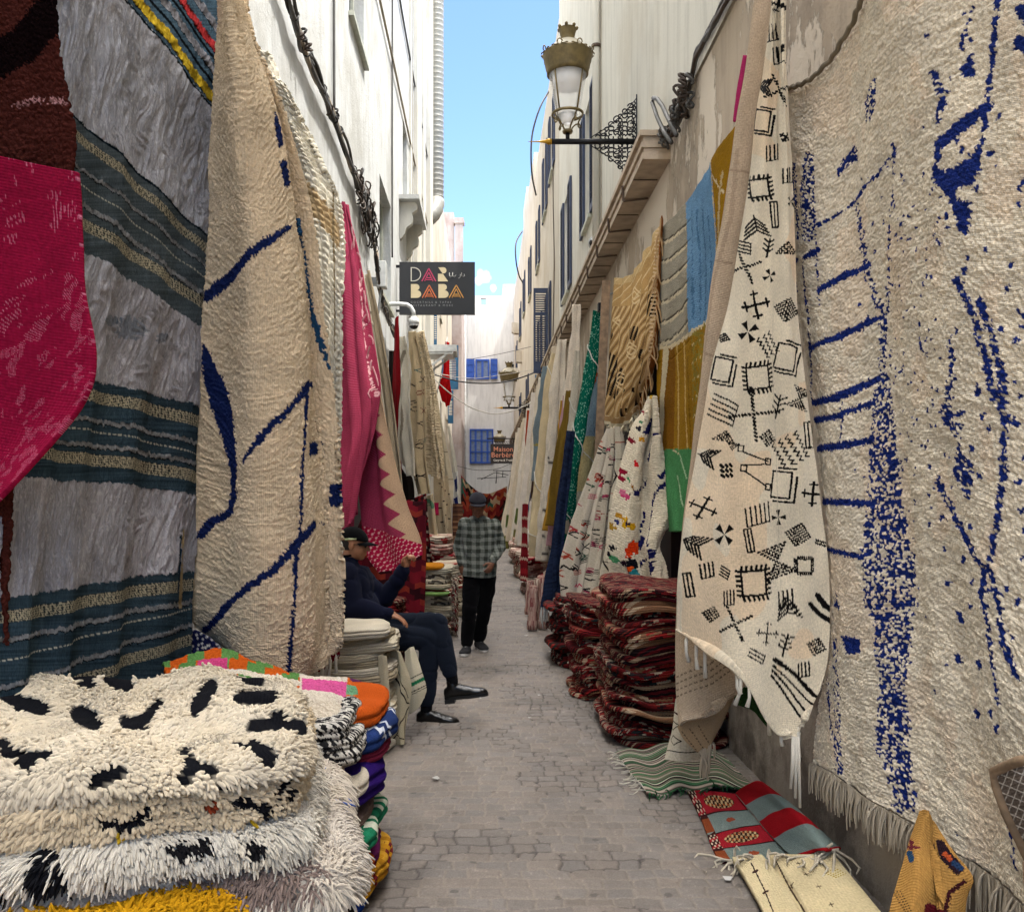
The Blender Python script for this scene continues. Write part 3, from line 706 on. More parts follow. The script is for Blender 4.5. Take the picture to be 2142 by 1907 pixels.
# duct
dt=empty('ventilation_duct',(-1.48,27.25,10.4),'thick ribbed grey-white duct running up the left building and ending in an elbow','duct')
b=MB();inv=np.array([1.48,-27.25,-10.4]);z=10.55;pts=[];rr=[]
while z<19:
    for dz,r in ((0,.222),(.11,.224),(.125,.234),(.14,.222)): pts.append((-.02,0,z-10.4+dz));rr.append(r)
    z+=.16
b.tube(pts,rr,24);b.build('pipe',M_trim if False else simple('duct_metal','#8f8e86',.5,metal=.2,var=.1,bump=.2),dt)
b=MB();el=[];rr=[]
for i in range(9):
    t=i/8*R(75);el.append((-.02-.34+.34*math.cos(t),-.30*math.sin(t),.16-.62*math.sin(t)));rr.append(.245+.012*(i%2))
b.tube(el,rr,20);b.build('elbow',simple('duct_metal','#8f8e86',.5,metal=.2,var=.1,bump=.2),dt)
# =================== LEFT SIDE ===================
NAVY='#182552';CREAM='#d9c8ac'
def yarn(t): return t
# dark maroon rug nearest the camera
def pm(p):
    p.line([(-30,130),(60,90),(150,-30)],75,'#140c0d',rough=5)
    p.line([(30,212),(75,202),(135,205)],[9,13,14],'#b98a8c',rough=3,dens=.45)
sheet('shag_rug',[[(-160,-80,2.95),(0,-80,2.85),(103,-80,2.75)],[(-160,100,2.95),(0,100,2.85),(122,100,2.72)],[(-160,345,2.95),(0,345,2.86),(147,345,2.72)],
      [(-160,700,2.95),(-60,700,2.88),(25,700,2.78)],[(-160,1000,2.95),(-70,1000,2.88),(22,1000,2.78)],[(-160,1330,2.95),(-70,1330,2.88),(14,1330,2.78)]],240,560,paint=pm,
      fold=rumple(.012,3,2,3),pile=knots(.012,.016,seed=4),mat=cloth('knot',None,1.0,.7),base='#4a2520',
      label='dark maroon shag rug with a black diagonal band, hung nearest the camera',cat='rug')
def pp(p):
    f=fbm(p.X*.045+p.Y*.02,p.Y*.02-p.X*.02,3,4)
    wv=(np.sin(p.X*2.3)+np.sin(p.Y*2.3+p.X*.4))>.85
    m=wv&(f>.14)&(vnoise2(p.X*.09+p.Y*.10,p.Y*.05,8)>-.1)
    p.C[m]=H('#c5708a')
    e=fbm(p.X*.02,p.Y*.05,2,3)[:,None];p.C*=(1+.12*e)
sheet('flatweave_rug',[[(-150,310,2.80),(-20,312,2.7),(136,335,2.6)],[(-150,520,2.80),(-20,520,2.7),(148,560,2.58)],[(-150,700,2.80),(-20,700,2.7),(176,700,2.56)],[(-150,790,2.8),(-20,780,2.7),(168,790,2.56)],
      [(-150,900,2.8),(-40,880,2.7),(105,880,2.58)],[(-150,1000,2.8),(-75,985,2.7),(5,1000,2.6)]],300,420,paint=pp,fold=lambda s,t,S,T:.03*np.sin(s*5+t*2)+.015*fbm(S*4,T*3,3,2),
      mat=cloth('weave',None,.45,.9),base='#8e1036',thick=.014,label='magenta flatweave rug with pale flecks hanging below the maroon rug')

# blue and grey striped blanket
BL=[(-133,185,'top'),(228,460,'d1'),(485,655,'e1'),(752,814,'d2'),(961,990,'e2'),(1175,1140,'d3'),(1500,1330,'e3')]
def pb(p):
    uu=(p.X-140)/260
    sg=-6*np.sin(np.clip(uu,0,1)*PI)
    def vy(a,b): return a+(b-a)*uu+sg
    rn1=4*vnoise2(p.X*.35,p.Y*.02,3)+2*vnoise2(p.X*.9,p.Y*.05,4)
    grey=H('#8f9096');g2=H('#6c6a70')
    zone=None   # grey fur
    k=.5+.5*fbm(p.X*.035,p.Y*.008,4,9)
    p.C=grey*(1.15+.85*k[:,None]);p.C+=(vnoise2(p.X*.5,p.Y*.12,5)[:,None]>.55)*.10
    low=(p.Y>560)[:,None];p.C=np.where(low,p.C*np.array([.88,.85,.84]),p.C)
    p.H=np.full(p.n,1.0)
    teal=H('#535e64');teal2=H('#384a56');tealg=H('#4a5b57')
    def zoneT(a,b,colr):
        m=(p.Y+rn1*.7>vy(*a))&(p.Y+rn1*.7<vy(*b));st=(.5+.5*vnoise2(p.X*.012,(p.Y-vy(0,0))*.5,7))[:,None]
        p.C[m]=(colr*(.55+.75*st))[m];p.H[m]=.08
    zoneT((-1200,-1200),(-133,185),H('#4a6070'))
    zoneT((228,460),(485,655),teal);zoneT((752,814),(961,990),teal2);zoneT((1175,1140),(1600,1400),teal2)
    def shag(a,b,w,c,h=1.3):
        d=p.Y-vy(a,b)+rn1*.8;m=np.abs(d)<w;p.C[m]=(H(c)*(.7+.5*(.5+.5*vnoise2(p.X*.6,p.Y*.2,6)))[:,None])[m];p.H[m]=h
        m=(d>w)&(d<w+2.5);p.C[m]=H('#10161c')
    shag(-285,58,11,'#b23a3c');shag(-228,105,10,'#85858b');shag(-163,165,12,'#c3a733');shag(-340,10,10,'#7f7f86')
    for a,b in ((-255,82),(-195,135)):
        d=p.Y-vy(a,b);m=np.abs(d)<4;p.C[m]=H('#161a1e')
    m=np.abs(p.Y-vy(-133,185)-3)<3;p.C[m]=H('#1a2228');m=np.abs(p.Y-vy(228,460)-2)<2.5;p.C[m]=H('#12202a')
    for a,b,w in ((323,524,3.5),(390,587,5),(832,888,4),(884,928,4),(1252,1200,4.5),(1330,1243,4.5)): shag(a,b,w,'#8b8d90',.9)
    for a,b in ((354,551),(853,909),(1284,1212)):
        d=p.Y-vy(a,b);m=(np.abs(d)<1.6)&(np.sin(p.X*1.1)>-.5);p.C[m]=H('#b9b8ab')
    for i,(a,b,w) in enumerate(((262,490,10),(430,605,12),(783,844,12),(913,954,12),(1210,1165,12),(1370,1272,11))):
        d=p.Y-vy(a,b);m=np.abs(d)<w
        zz=np.abs(((p.X*.11+0*d)%1)-.5)*2;bb=np.floor(p.X/26);kind=_hash(bb,bb*0+i,bb*0,5)
        pat=np.where(kind<.5,np.sin(p.X*1.15+d*.95)*np.sin(p.X*1.15-d*.95)>.02,(np.sin(p.X*1.3)+np.sin(d*1.3))>.15)
        pat|=(np.abs(np.abs(d)/w-zz)<.13)
        p.C[m&pat]=H('#b3ab93');p.C[m&~pat]=H('#2a3336')
    # faint blue patches in the fur
    for (u,v,a,b) in ((225,640,22,10),(262,655,20,22),(320,675,18,9)):
        m=((p.X-u)/a)**2+((p.Y-v)/b)**2<1+.8*vnoise2(p.X*.3,p.Y*.2,3);p.C[m]=p.C[m]*.5+H('#2f4d63')*.5
    p.line([(356,1070),(352,1180)],6,'#223648');p.line([(364,1060),(362,1210)],9,'#a48f6c',rough=1)
def fb(s,t,S,T): return .022*np.sin(2*PI*(4.2*s+.6*t)+1)*np.clip(t*1.5,.15,1)+.02*fbm(S*3,T*2,3,3)
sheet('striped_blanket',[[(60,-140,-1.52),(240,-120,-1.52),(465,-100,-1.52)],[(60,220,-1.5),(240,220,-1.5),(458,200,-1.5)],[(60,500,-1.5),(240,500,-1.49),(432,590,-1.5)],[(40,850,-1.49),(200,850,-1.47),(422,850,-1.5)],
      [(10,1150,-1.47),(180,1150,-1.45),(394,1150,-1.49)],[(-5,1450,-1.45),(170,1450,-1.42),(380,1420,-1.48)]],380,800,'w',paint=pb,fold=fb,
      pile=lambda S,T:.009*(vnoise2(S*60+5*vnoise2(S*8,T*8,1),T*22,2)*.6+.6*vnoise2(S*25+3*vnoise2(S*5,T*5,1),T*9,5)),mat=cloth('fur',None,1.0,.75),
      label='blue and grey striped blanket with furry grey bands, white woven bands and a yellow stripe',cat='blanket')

# big cream rug with navy lines
def pc(p):
    _l=p.line
    def LN(pts,w,c,**k): _l(pts,[x*1.3 for x in w] if hasattr(w,'__len__') else w*1.3,c,**k)
    p.line=LN
    q=dict(rough=1.6)
    p.line([(413,595),(430,575),(487,518),(530,485),(570,456)],[14,17,15,14,9],NAVY,**q)
    p.line([(540,228),(546,258),(552,290)],[3,11,10],NAVY,**q);p.line([(560,330),(568,368)],13,NAVY,**q)
    p.line([(602,450),(616,525),(628,605),(642,670),(655,735)],[9,8,7,6,3],'#24486a',rough=.8)
    p.line([(410,688),(418,742),(434,803),(450,887),(459,940),(459,994),(450,1024),(413,1041),(398,1068)],[4,16,25,20,11,10,12,13,12],NAVY,**q)
    p.line([(486,924),(538,850),(575,808),(592,789),(612,770)],[5,10,8,12,18],NAVY,**q)
    p.line([(609,770),(602,856),(595,937),(593,1071)],[12,5,6,6],NAVY,rough=1)
    p.line([(631,1046),(592,1078),(538,1139),(470,1195),(450,1211),(403,1262)],[12,15,10,11,14,10],NAVY,**q)
    p.line([(585,1090),(581,1211),(568,1350)],[9,6,8],NAVY,rough=1)
    p.line([(628,888),(634,906)],9,NAVY,rough=2);p.line([(664,972),(666,1004)],11,NAVY,rough=2)
    p.C*=(1+.10*fbm(p.X*.02,p.Y*.02,3,5))[:,None]
R_=[]
for (v,a,m_,b,c,d) in ((-30,436,456,470,476,482),(60,437,462,488,494,498),(190,429,475,538,545,560),(350,422,485,572,578,604),(480,414,492,592,600,628),(650,408,495,606,616,650),
    (800,402,498,614,626,662),(930,392,500,622,634,668),(1060,380,498,630,640,672),(1200,368,496,632,642,676),(1300,392,496,626,640,676),(1352,455,515,618,642,672)):
    vb=[0,0,0,0,0]
    if v>1250: vb=[-38 if v<1340 else -22,-8,0,-30,-60]
    R_.append([(a,v+vb[0],4.75),(m_,v+vb[1],4.42),(b,v+vb[2],4.62),(c,v+vb[3],4.95),(d,v+vb[4],4.9)])
sheet('wool_rug',R_,330,760,'y',paint=pc,fold=lambda s,t,S,T:.035*np.sin(2*PI*(2.1*s+.35*t)+2)*np.clip(t*2,.1,1)+.025*fbm(S*3.5,T*1.6,3,6),
      knot=(.016,.011,.011,8),pile=lambda S,T:.006*(1-np.abs(vnoise2(S*26+4*vnoise2(S*4,T*3,2),T*52+5*vnoise2(S*3,T*4,7),6)))**3,mat=cloth('weave',None,.9,.7),base='#dcc8a9',thick=.02,label='tall cream wool rug with crooked navy blue lines, gathered at its top')
# dark blue dotted corner peeping below
def pd(p):
    m=cells(p.X*.12,p.Y*.10,3,.7)[0]<.28;p.C[m]=H('#c9c4c0')
sheet('dotted_rug',[[(362,1245,4.7),(400,1262,4.6),(440,1290,4.6)],[(360,1320,4.7),(420,1330,4.55),(500,1345,4.55)],[(365,1370,4.6),(420,1380,4.5),(500,1390,4.5)]],90,90,paint=pd,base='#1c2148',
      fold=rumple(.03,5,5,2),mat=cloth('knot',None,1,.6),label='navy rug corner with white dots under the cream wool rug')
# white textured sunlit rug with crimson disc
def pdd(p):
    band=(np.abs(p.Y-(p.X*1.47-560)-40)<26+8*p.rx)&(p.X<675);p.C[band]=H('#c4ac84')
    m=((p.X-645)/30)**2+((p.Y-1278)/66)**2<1+.15*p.rx;p.C[m]=H('#7c1426')
    m=((p.X-652)/8)**2+((p.Y-1238)/26)**2<1;p.C[m]=H('#dcd2c0')
    p.line([(660,340),(664,520),(667,700)],3,'#9c8c6c')
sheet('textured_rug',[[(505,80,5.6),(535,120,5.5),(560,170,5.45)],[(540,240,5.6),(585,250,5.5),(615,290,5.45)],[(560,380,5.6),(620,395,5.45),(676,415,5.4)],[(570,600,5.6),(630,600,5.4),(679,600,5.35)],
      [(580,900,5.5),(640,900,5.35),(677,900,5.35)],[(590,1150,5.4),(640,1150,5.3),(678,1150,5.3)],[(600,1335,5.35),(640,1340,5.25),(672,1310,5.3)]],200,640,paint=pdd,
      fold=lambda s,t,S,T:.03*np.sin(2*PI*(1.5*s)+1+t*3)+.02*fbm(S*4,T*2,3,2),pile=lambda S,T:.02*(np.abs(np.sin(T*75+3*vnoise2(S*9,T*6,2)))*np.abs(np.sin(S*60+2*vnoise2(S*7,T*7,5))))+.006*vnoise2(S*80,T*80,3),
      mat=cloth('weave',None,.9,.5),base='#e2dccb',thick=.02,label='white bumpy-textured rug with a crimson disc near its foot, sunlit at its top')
o=bpy.data.objects['textured_rug'];fringe(o,[P(622,1325,5.2),P(672,1305,5.2)],.11,.006,7,'#e3dccd',tassel=True,seed=3)

# ---- pink rugs ----
def pk(p):
    st=np.sin(p.X*.9+p.Y*2.1)*.5+.5;p.C=p.C*(1-.0)+(H('#b8607a')-p.C)*(st*.5)[:,None]
    def rightedge(v): return np.interp(v,[600,787,850,916,992,1036,1092,1130],[728,762,775,791,812,823,839,845])
    re=rightedge(p.Y);per=(p.Y-(re-780)*.35-850)/36.0
    tz=np.abs((per%1)-.5)*2    # 1 at valley
    depth=12+16*np.clip((p.Y-780)/200,0,1)
    zig=re-8-12*np.clip((p.Y-760)/200,0,1)-depth*tz
    m=(p.X>zig)&(p.Y>600)&(p.Y<1090-(838-p.X)*.3);p.C[m]=H('#c4a586')
    m=(p.Y>1085-(838-p.X)*.32);p.C[m]=H('#a5123a');dd=m&((np.sin(p.X*.75+np.floor((p.Y+p.X*.3)/9)*2)+.4*np.sin((p.Y+p.X*.32)*.7))>.75);p.C[dd]=H('#dba7a8')
sheet('pink_rug',[[(690,500,8.9),(700,505,8.8),(712,510,8.7)],[(700,640,8.6),(715,640,8.4),(732,640,8.3)],[(715,850,8.2),(745,850,8.0),(768,850,7.9)],[(722,1000,8.0),(765,1000,7.8),(808,1000,7.7)],
      [(735,1100,7.9),(785,1095,7.7),(834,1070,7.6)],[(758,1142,7.8),(800,1132,7.6),(840,1105,7.55)]],180,420,paint=pk,fold=pleat(1.6,.03,.2,.3,5),mat=cloth('weave',None,.5,.9),base='#8f1a3e',
      label='magenta flatweave rug with a zigzag tan border hanging behind the seated man')
sheet('pink_rug',[[(678,408,9.0),(684,402,8.9),(692,410,8.8)],[(678,540,8.6),(695,530,8.3),(722,545,8.3)],[(676,700,8.4),(705,700,7.9),(747,700,8.0)],[(678,850,8.2),(715,860,7.7),(755,790,7.9)],
      [(678,980,8.0),(700,990,7.6),(722,930,7.7)],[(680,1070,7.9),(690,1060,7.6),(705,1020,7.6)]],140,420,
      paint=lambda p:(p.C.__iadd__((H('#bb667c')-p.C)*((np.sin(p.Y*1.9+p.X*.8)*.5+.5)*.5)[:,None]),p.line([(720,560),(735,700),(752,790)],4,'#e6b9bb',rough=2,dens=.6)),
      fold=pleat(3,.055,.1,.25,9),mat=cloth('weave',None,.5,.9),base='#941c40',label='magenta rug with deep vertical folds draped beside the tall cream rug')
o=bpy.data.objects['pink_rug.001'];fringe(o,[P(700,440,8.4),P(724,560,8.2),P(738,690,7.9),P(750,780,7.8)],.10,.008,16,'#e0a9ae',seed=5,spread=.03)
# dark red back of stall behind the seated man
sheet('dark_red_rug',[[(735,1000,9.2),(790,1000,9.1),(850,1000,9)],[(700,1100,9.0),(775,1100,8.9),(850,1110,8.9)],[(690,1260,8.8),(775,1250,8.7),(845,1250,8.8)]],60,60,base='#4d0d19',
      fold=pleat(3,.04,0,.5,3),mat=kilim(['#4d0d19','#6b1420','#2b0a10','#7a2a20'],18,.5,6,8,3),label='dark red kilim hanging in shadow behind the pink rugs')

# ---- far left hangings ----
def drape(name,L,Rr,yl,yr,base,label,n=2,amp=.05,mat=None,paint=None,seed=0,nu=70,nv=200,cat='rug',group=None,thick=.012,ybot=0,topy=0,pile=None,bulge=.12):
    m=len(L);rows=[]
    for i in range(m):
        t=i/(m-1);dy=topy*(1-t)+ybot*t
        (ua,va),(ub,vb)=L[i],Rr[i]
        rows.append([(ua,va,yl+dy),((ua+ub)/2,(va+vb)/2,(yl+yr)/2+dy-bulge),(ub,vb,yr+dy)])
    return sheet(name,rows,nu,nv,'y',paint=paint,fold=pleat(n,amp,rnd.random(),.45,seed),mat=mat or cloth('weave',None,.6,.7),base=base,label=label,cat=cat,group=group,thick=thick,pile=pile)
def marks(cols,n,seed,x0,x1,y0,y1,s=6,w=1.6):
    def f(p):
        r=random.Random(seed)
        for i in range(n):
            x=r.uniform(x0,x1);y=r.uniform(y0,y1);c=r.choice(cols);k=r.randrange(5)
            if k==0: p.line([(x-s,y-s),(x,y),(x-s,y+s)],w,c);p.line([(x,y-s),(x+s,y),(x,y+s)],w,c)
            elif k==1: p.line([(x-s,y-s),(x+s,y+s)],w,c);p.line([(x+s,y-s),(x-s,y+s)],w,c)
            elif k==2:
                for j in range(3): p.line([(x-s,y+j*3.5),(x+s,y-s*.6+j*3.5)],w*.8,c)
            elif k==3: p.line([(x-s,y),(x,y-s),(x+s,y),(x,y+s),(x-s,y)],w,c)
            else: p.line([(x-s,y),(x-s/2,y-s),(x,y),(x+s/2,y-s),(x+s,y)],w,c)
    return f
drape('patterned_rug',[(712,560),(722,640),(738,760),(745,850)],[(722,545),(738,620),(755,740),(770,850)],9.6,9.4,'#c9c0ac','pale rug with faded blue patches beside the magenta zigzag rug',2,.03,paint=lambda p:(p.line([(716,560),(738,700)],9,'#5f7890',rough=3,dens=.6),p.line([(745,760),(755,830)],8,'#7c8a92',rough=3,dens=.5)),seed=2)
drape('plain_rug',[(726,560),(748,680),(762,800),(785,1010)],[(738,540),(766,680),(790,840),(806,1000)],10.6,10.3,'#b9a88c','plain beige rug hanging in shade between pink and red rugs',2,.05,seed=3)
drape('red_rug',[(786,640),(784,760),(786,860),(788,960)],[(795,630),(800,760),(801,860),(800,960)],13.6,13.3,'#7d1219','narrow dark red rug beside the shaded white rug',1,.03,seed=4)
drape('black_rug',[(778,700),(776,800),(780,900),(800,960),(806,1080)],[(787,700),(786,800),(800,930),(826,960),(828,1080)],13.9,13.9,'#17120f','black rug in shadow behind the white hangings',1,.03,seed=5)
drape('white_rug',[(797,672),(800,780),(796,870),(803,925),(815,948)],[(808,672),(822,735),(818,800),(826,880),(827,950)],13.0,12.7,'#d6cdb9','white ribbed rug with a folded front edge, sunlit on its right',2,.06,seed=6,paint=lambda p:p.line([(806,700),(804,800),(806,930)],2,'#8d8270'))
drape('patterned_rug',[(820,662),(822,760),(824,860),(828,940),(838,985)],[(830,662),(848,740),(852,850),(850,905),(860,985)],14.6,14.3,'#cdb892','tan rug with black zigzag marks hanging below the camera dome',2,.07,seed=7,paint=marks(['#2a2320','#2a2320','#7c3a2c','#4e6e66'],15,5,824,850,690,960,5,1.4))
drape('textured_rug',[(833,665),(845,740),(856,830),(860,900),(858,945)],[(843,660),(862,745),(872,830),(882,905),(886,960)],16.4,16.0,'#d9c6a4','yellowish cream tufted rug, its right edge bright in the sun',3,.09,mat=cloth('knot',None,.5,.8),seed=8)
drape('cream_rug',[(862,800),(868,880),(872,950),(880,1020)],[(874,800),(890,880),(902,960),(908,1010)],19.5,19.0,'#d5c7ab','cream rug with thin dark lines further along the left wall',2,.08,seed=9,paint=lambda p:(p.line([(868,900),(905,903)],1.2,'#4a4038'),p.line([(870,955),(905,957)],1.2,'#4a4038')))
drape('dotted_rug',[(866,950),(868,1000),(874,1060),(890,1105)],[(894,950),(898,1010),(902,1070),(906,1112)],17.4,17.2,'#cbb796','tan rug with rows of small dark dots, its corner hanging low',2,.06,seed=10,paint=lambda p:[p.line([(x,y),(x+.5,y)],3,'#3c322b') for i,(x,y) in enumerate([(875+((i*7)%24),965+i*7) for i in range(18)])])
drape('navy_rug',[(903,944),(905,980),(907,1020)],[(914,940),(916,980),(919,1022)],24,23.6,'#d9d6cf','white and navy rug hung at the far left beside the drainpipe',1,.04,seed=11,paint=lambda p:(p.poly([(905,958),(913,950),(915,975),(907,982)],'#1b2a6b'),p.poly([(906,995),(914,985),(920,1020),(908,1020)],'#1b2a6b')))
drape('white_rug',[(892,850),(900,900),(908,960),(913,1020)],[(897,850),(906,900),(914,955),(920,1020)],26,25.8,'#d8d2c3','narrow white rug farthest along the left wall',1,.04,seed=12)
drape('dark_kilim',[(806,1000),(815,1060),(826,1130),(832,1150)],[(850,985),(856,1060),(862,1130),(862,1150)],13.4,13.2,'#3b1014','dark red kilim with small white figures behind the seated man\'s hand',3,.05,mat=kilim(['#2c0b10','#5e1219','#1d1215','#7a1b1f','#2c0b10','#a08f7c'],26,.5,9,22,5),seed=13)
drape('cream_rug',[(851,990),(855,1050),(862,1110),(866,1140)],[(865,985),(872,1050),(880,1110),(884,1140)],14.8,14.6,'#cdbb98','cream rug with a green and red foot, sunlit down one edge',1,.05,seed=14,paint=lambda p:(p.line([(855,1000),(862,1010)],9,'#5f8a6a',rough=2),p.line([(866,1090),(876,1100)],10,'#7fae8e',rough=3,dens=.6),p.line([(868,1120),(880,1130)],6,'#7c2430',rough=2)))
drape('pink_cloth',[(861,1003),(861,1020),(862,1028)],[(876,1003),(877,1020),(878,1028)],15.4,15.3,'#a11a44','small crimson cloth hanging below the tufted cream rug',1,.02,seed=15,cat='cloth')
drape('brown_kilim',[(904,1005),(904,1050),(904,1088)],[(923,1005),(924,1050),(924,1088)],16.9,16.8,'#8a6248','brown banded kilim with a red side hanging behind the walking man',1,.02,mat=kilim(['#8a6248','#a37a58','#6b4634','#94664a','#54372c'],40,.15,3,0,8),seed=16)

# ---------------- shag pile at the front ----------------
PC=(-1.0,2.52)
def loc2(x,y,rot=R(12)):
    dx=x-PC[0];dy=y-PC[1];c,s=math.cos(-rot),math.sin(-rot);return c*dx-s*dy,s*dx+c*dy
def wave(x,y):
    lx,ly=loc2(x,y);return .012*np.sin(lx*6+1)+.012*vnoise2(lx*4,ly*4,3)-.03*np.clip((lx-.35)/.25,0,1)**2
def shag(name,cx,cy,hx,hy,z0,h,label,base,black=None,L=.034,r=.0052,n=9000,seed=1,top=None,minz=None,kinds=None,cols=None,lobes=1,front=True,layout='all',bulge=.5,droop=.35):
    V,UV,q,C=cushion(name,cx,cy,hx,hy,z0,h,R(12),na=200,nr=40,ns=14,lobes=lobes,seed=seed,top=top or wave,under=wave,ret=True,base=base,bulge=bulge,wob=.035)
    # sample roots on faces, weighted by area
    Vv=V.reshape(-1,3);rn=NR(seed+50);A=Vv[q];a=.5*np.linalg.norm(np.cross(A[:,2]-A[:,0],A[:,3]-A[:,1]),axis=1)
    nrm=np.cross(A[:,2]-A[:,0],A[:,3]-A[:,1]);nrm/=np.linalg.norm(nrm,axis=1,keepdims=True)+1e-12
    cen=Vv.mean(0);
    if (nrm*(A.mean(1)-cen)).sum()<0:nrm=-nrm;q=q[:,::-1]
    vis=(nrm[:,2]>-.5)&(A.mean(1)[:,0]>-1.75)
    if layout=='side': vis&=(nrm[:,2]<.75)|(np.abs(A.mean(1)[:,0]-cen[0])>hx*.7)|(A.mean(1)[:,1]<cen[1]-hy*.6)
    w=a*vis;idx=rn.choice(len(q),n,p=w/w.sum());u_=rn.rand(n,1);v_=rn.rand(n,1);B=A[idx]
    Pp=(B[:,0]*(1-u_)+B[:,1]*u_)*(1-v_)+(B[:,3]*(1-u_)+B[:,2]*u_)*v_;Nn=nrm[idx]
    U=CU+F*Pp[:,0]/Pp[:,1];Vp=CV+F*(EYE-Pp[:,2])/Pp[:,1]
    cl=np.tile(H(base),(n,1))*(1+.10*vnoise(Pp[:,0]*6,Pp[:,1]*6,Pp[:,2]*6,4))[:,None]*(1+np.array([.0,-.015,-.05])*(vnoise(Pp[:,0]*11,Pp[:,1]*11,Pp[:,2]*11,9)[:,None]+.5))
    keep=np.ones(n,bool);dark=np.zeros(len(Vv),bool)
    if black is not None:
        gU=CU+F*Vv[:,0]/Vv[:,1];gV=CV+F*(EYE-Vv[:,2])/Vv[:,1]
        for pts,wd in black:
            for arr,outp in (((U,Vp),'k'),((gU,gV),'g')):
                best=np.full(arr[0].shape,1e9)
                for (ax,ay),(bx,by) in zip(pts[:-1],pts[1:]):
                    dx,dy=bx-ax,by-ay;t=np.clip(((arr[0]-ax)*dx+(arr[1]-ay)*dy)/(dx*dx+dy*dy+1e-9),0,1)
                    best=np.minimum(best,np.hypot(arr[0]-ax-t*dx,arr[1]-ay-t*dy))
                if outp=='k': keep&=best>wd*.6+5
                else: dark|=best<wd*.6+7
    if cols is not None:
        for pts,wd,cc in cols:
            best=np.full(n,1e9)
            for (ax,ay),(bx,by) in zip(pts[:-1],pts[1:]):
                dx,dy=bx-ax,by-ay;t=np.clip(((U-ax)*dx+(Vp-ay)*dy)/(dx*dx+dy*dy+1e-9),0,1);best=np.minimum(best,np.hypot(U-ax-t*dx,Vp-ay-t*dy))
            m=best<wd/2*(.6+.8*rn.rand(n));cl[m]=H(cc)*(.8+.4*rn.rand(m.sum(),1))
    mb=MB();Cb=np.tile(H(base)*.6,(len(Vv),1));Cb[dark]=H('#101116')
    mb.add(Vv,[q],UV.reshape(-1,2),Cb)
    tufts(mb,Pp[keep],Nn[keep],L,r,cl[keep],seed=seed,droop=droop,up_=.55 if layout=='all' else .75,lie=.95)
    o=mb.build(name,cloth('weave',None,.8,.4));tag(o,label,'rug','shaggy rugs piled in the near left corner');return o
def C7(pts): return [(c/2.975,1209+d*.3361) for c,d in pts]
BK=[(C7([(430,350),(520,440)]),28),(C7([(660,430),(735,480)]),26),(C7([(25,500),(110,570)]),24),(C7([(180,585),(280,610)]),19),(C7([(470,640),(580,700)]),22),(C7([(750,685),(860,700)]),16),
    (C7([(860,700),(935,600)]),16),(C7([(1155,610),(1190,560),(1245,480)]),20),(C7([(1435,430),(1530,440)]),14),(C7([(1420,540),(1620,545)]),17),(C7([(1500,715),(1620,700),(1780,715)]),14),(C7([(1760,715),(1775,740)]),16),
    (C7([(1530,850),(1590,910)]),28),(C7([(1400,835),(1540,860)]),8),(C7([(1100,890),(1130,960),(1085,1020)]),22),(C7([(1130,950),(1260,985)]),12),(C7([(550,1035),(620,1000),(705,985)]),22),(C7([(15,850),(110,900),(180,925)]),26),
    (C7([(180,890),(320,890)]),7),(C7([(1330,1085),(1470,1080)]),12),(C7([(1640,650),(1700,640)]),7)]
def topdz(x,y):
    lx,ly=loc2(x,y)
    r2=(lx/.62)**2+(ly/.62)**2
    bowl=-.045*np.exp(-((lx+.12)/.30)**2-((ly-.02)/.26)**2)
    rim=.02*np.exp(-((ly-.48)/.10)**2)*(1+.5*np.sin(lx*7+.5))
    ridge=.03*np.exp(-((lx-.28+.3*ly)/.09)**2)*np.clip(ly*2+.8,0,1)+.03*np.exp(-((lx-.02)/.07)**2-((ly-.36)/.12)**2)
    crease=-.045*np.exp(-((ly+.20-.35*lx-.10*np.sin(lx*5))/.022)**2)*np.clip((.5-np.abs(lx+.02))*5,0,1)+.03*np.exp(-((ly+.27-.35*lx-.10*np.sin(lx*5))/.06)**2)
    return bowl+rim+ridge+crease+.02*vnoise2(lx*5,ly*5,7)+.012*vnoise2(lx*12,ly*12,4)-.05*np.clip((ly-.5)/.12,0,1)-.045*np.clip((ly-.25)/.3,0,1)*np.clip((lx+.2)/.2,0,1)+.03*np.clip((lx+.45)/-.2,0,1)-.03*np.clip(-(ly+.42)/.18,0,1)
shag('shaggy_rug',-1.095,2.53,.575,.575,.962,.08,'white shaggy rug with flat black patches, topmost of the near pile','#ddd1bb',black=BK,n=46000,seed=1,top=topdz,r=.0046,L=.020)
shag('shaggy_rug',-1.085,2.54,.575,.58,.865,.115,'cream shaggy rug with black marks and yellow dashes, second in the near pile','#d6c5a8',n=30000,seed=2,L=.018,r=.0045,layout='side',lobes=2,
     cols=[(C7([(620,1260),(760,1280),(850,1230)]),22,'#15151a'),(C7([(1500,1290),(1560,1310)]),18,'#c6a52a'),(C7([(1660,1280),(1710,1250)]),18,'#c6a52a'),(C7([(720,1350),(720,1430)]),15,'#c6a52a'),(C7([(880,1350),(870,1430)]),12,'#c6a52a'),(C7([(1130,1340),(1100,1380)]),10,'#c6a52a'),
           (C7([(1400,1170),(1480,1180),(1540,1210),(1590,1270)]),20,'#15151a'),(C7([(1620,1120),(1760,960)]),6,'#15151a'),(C7([(1640,1170),(1700,1110)]),14,'#15151a'),(C7([(1210,1185),(1280,1175)]),10,'#8b3b23')])
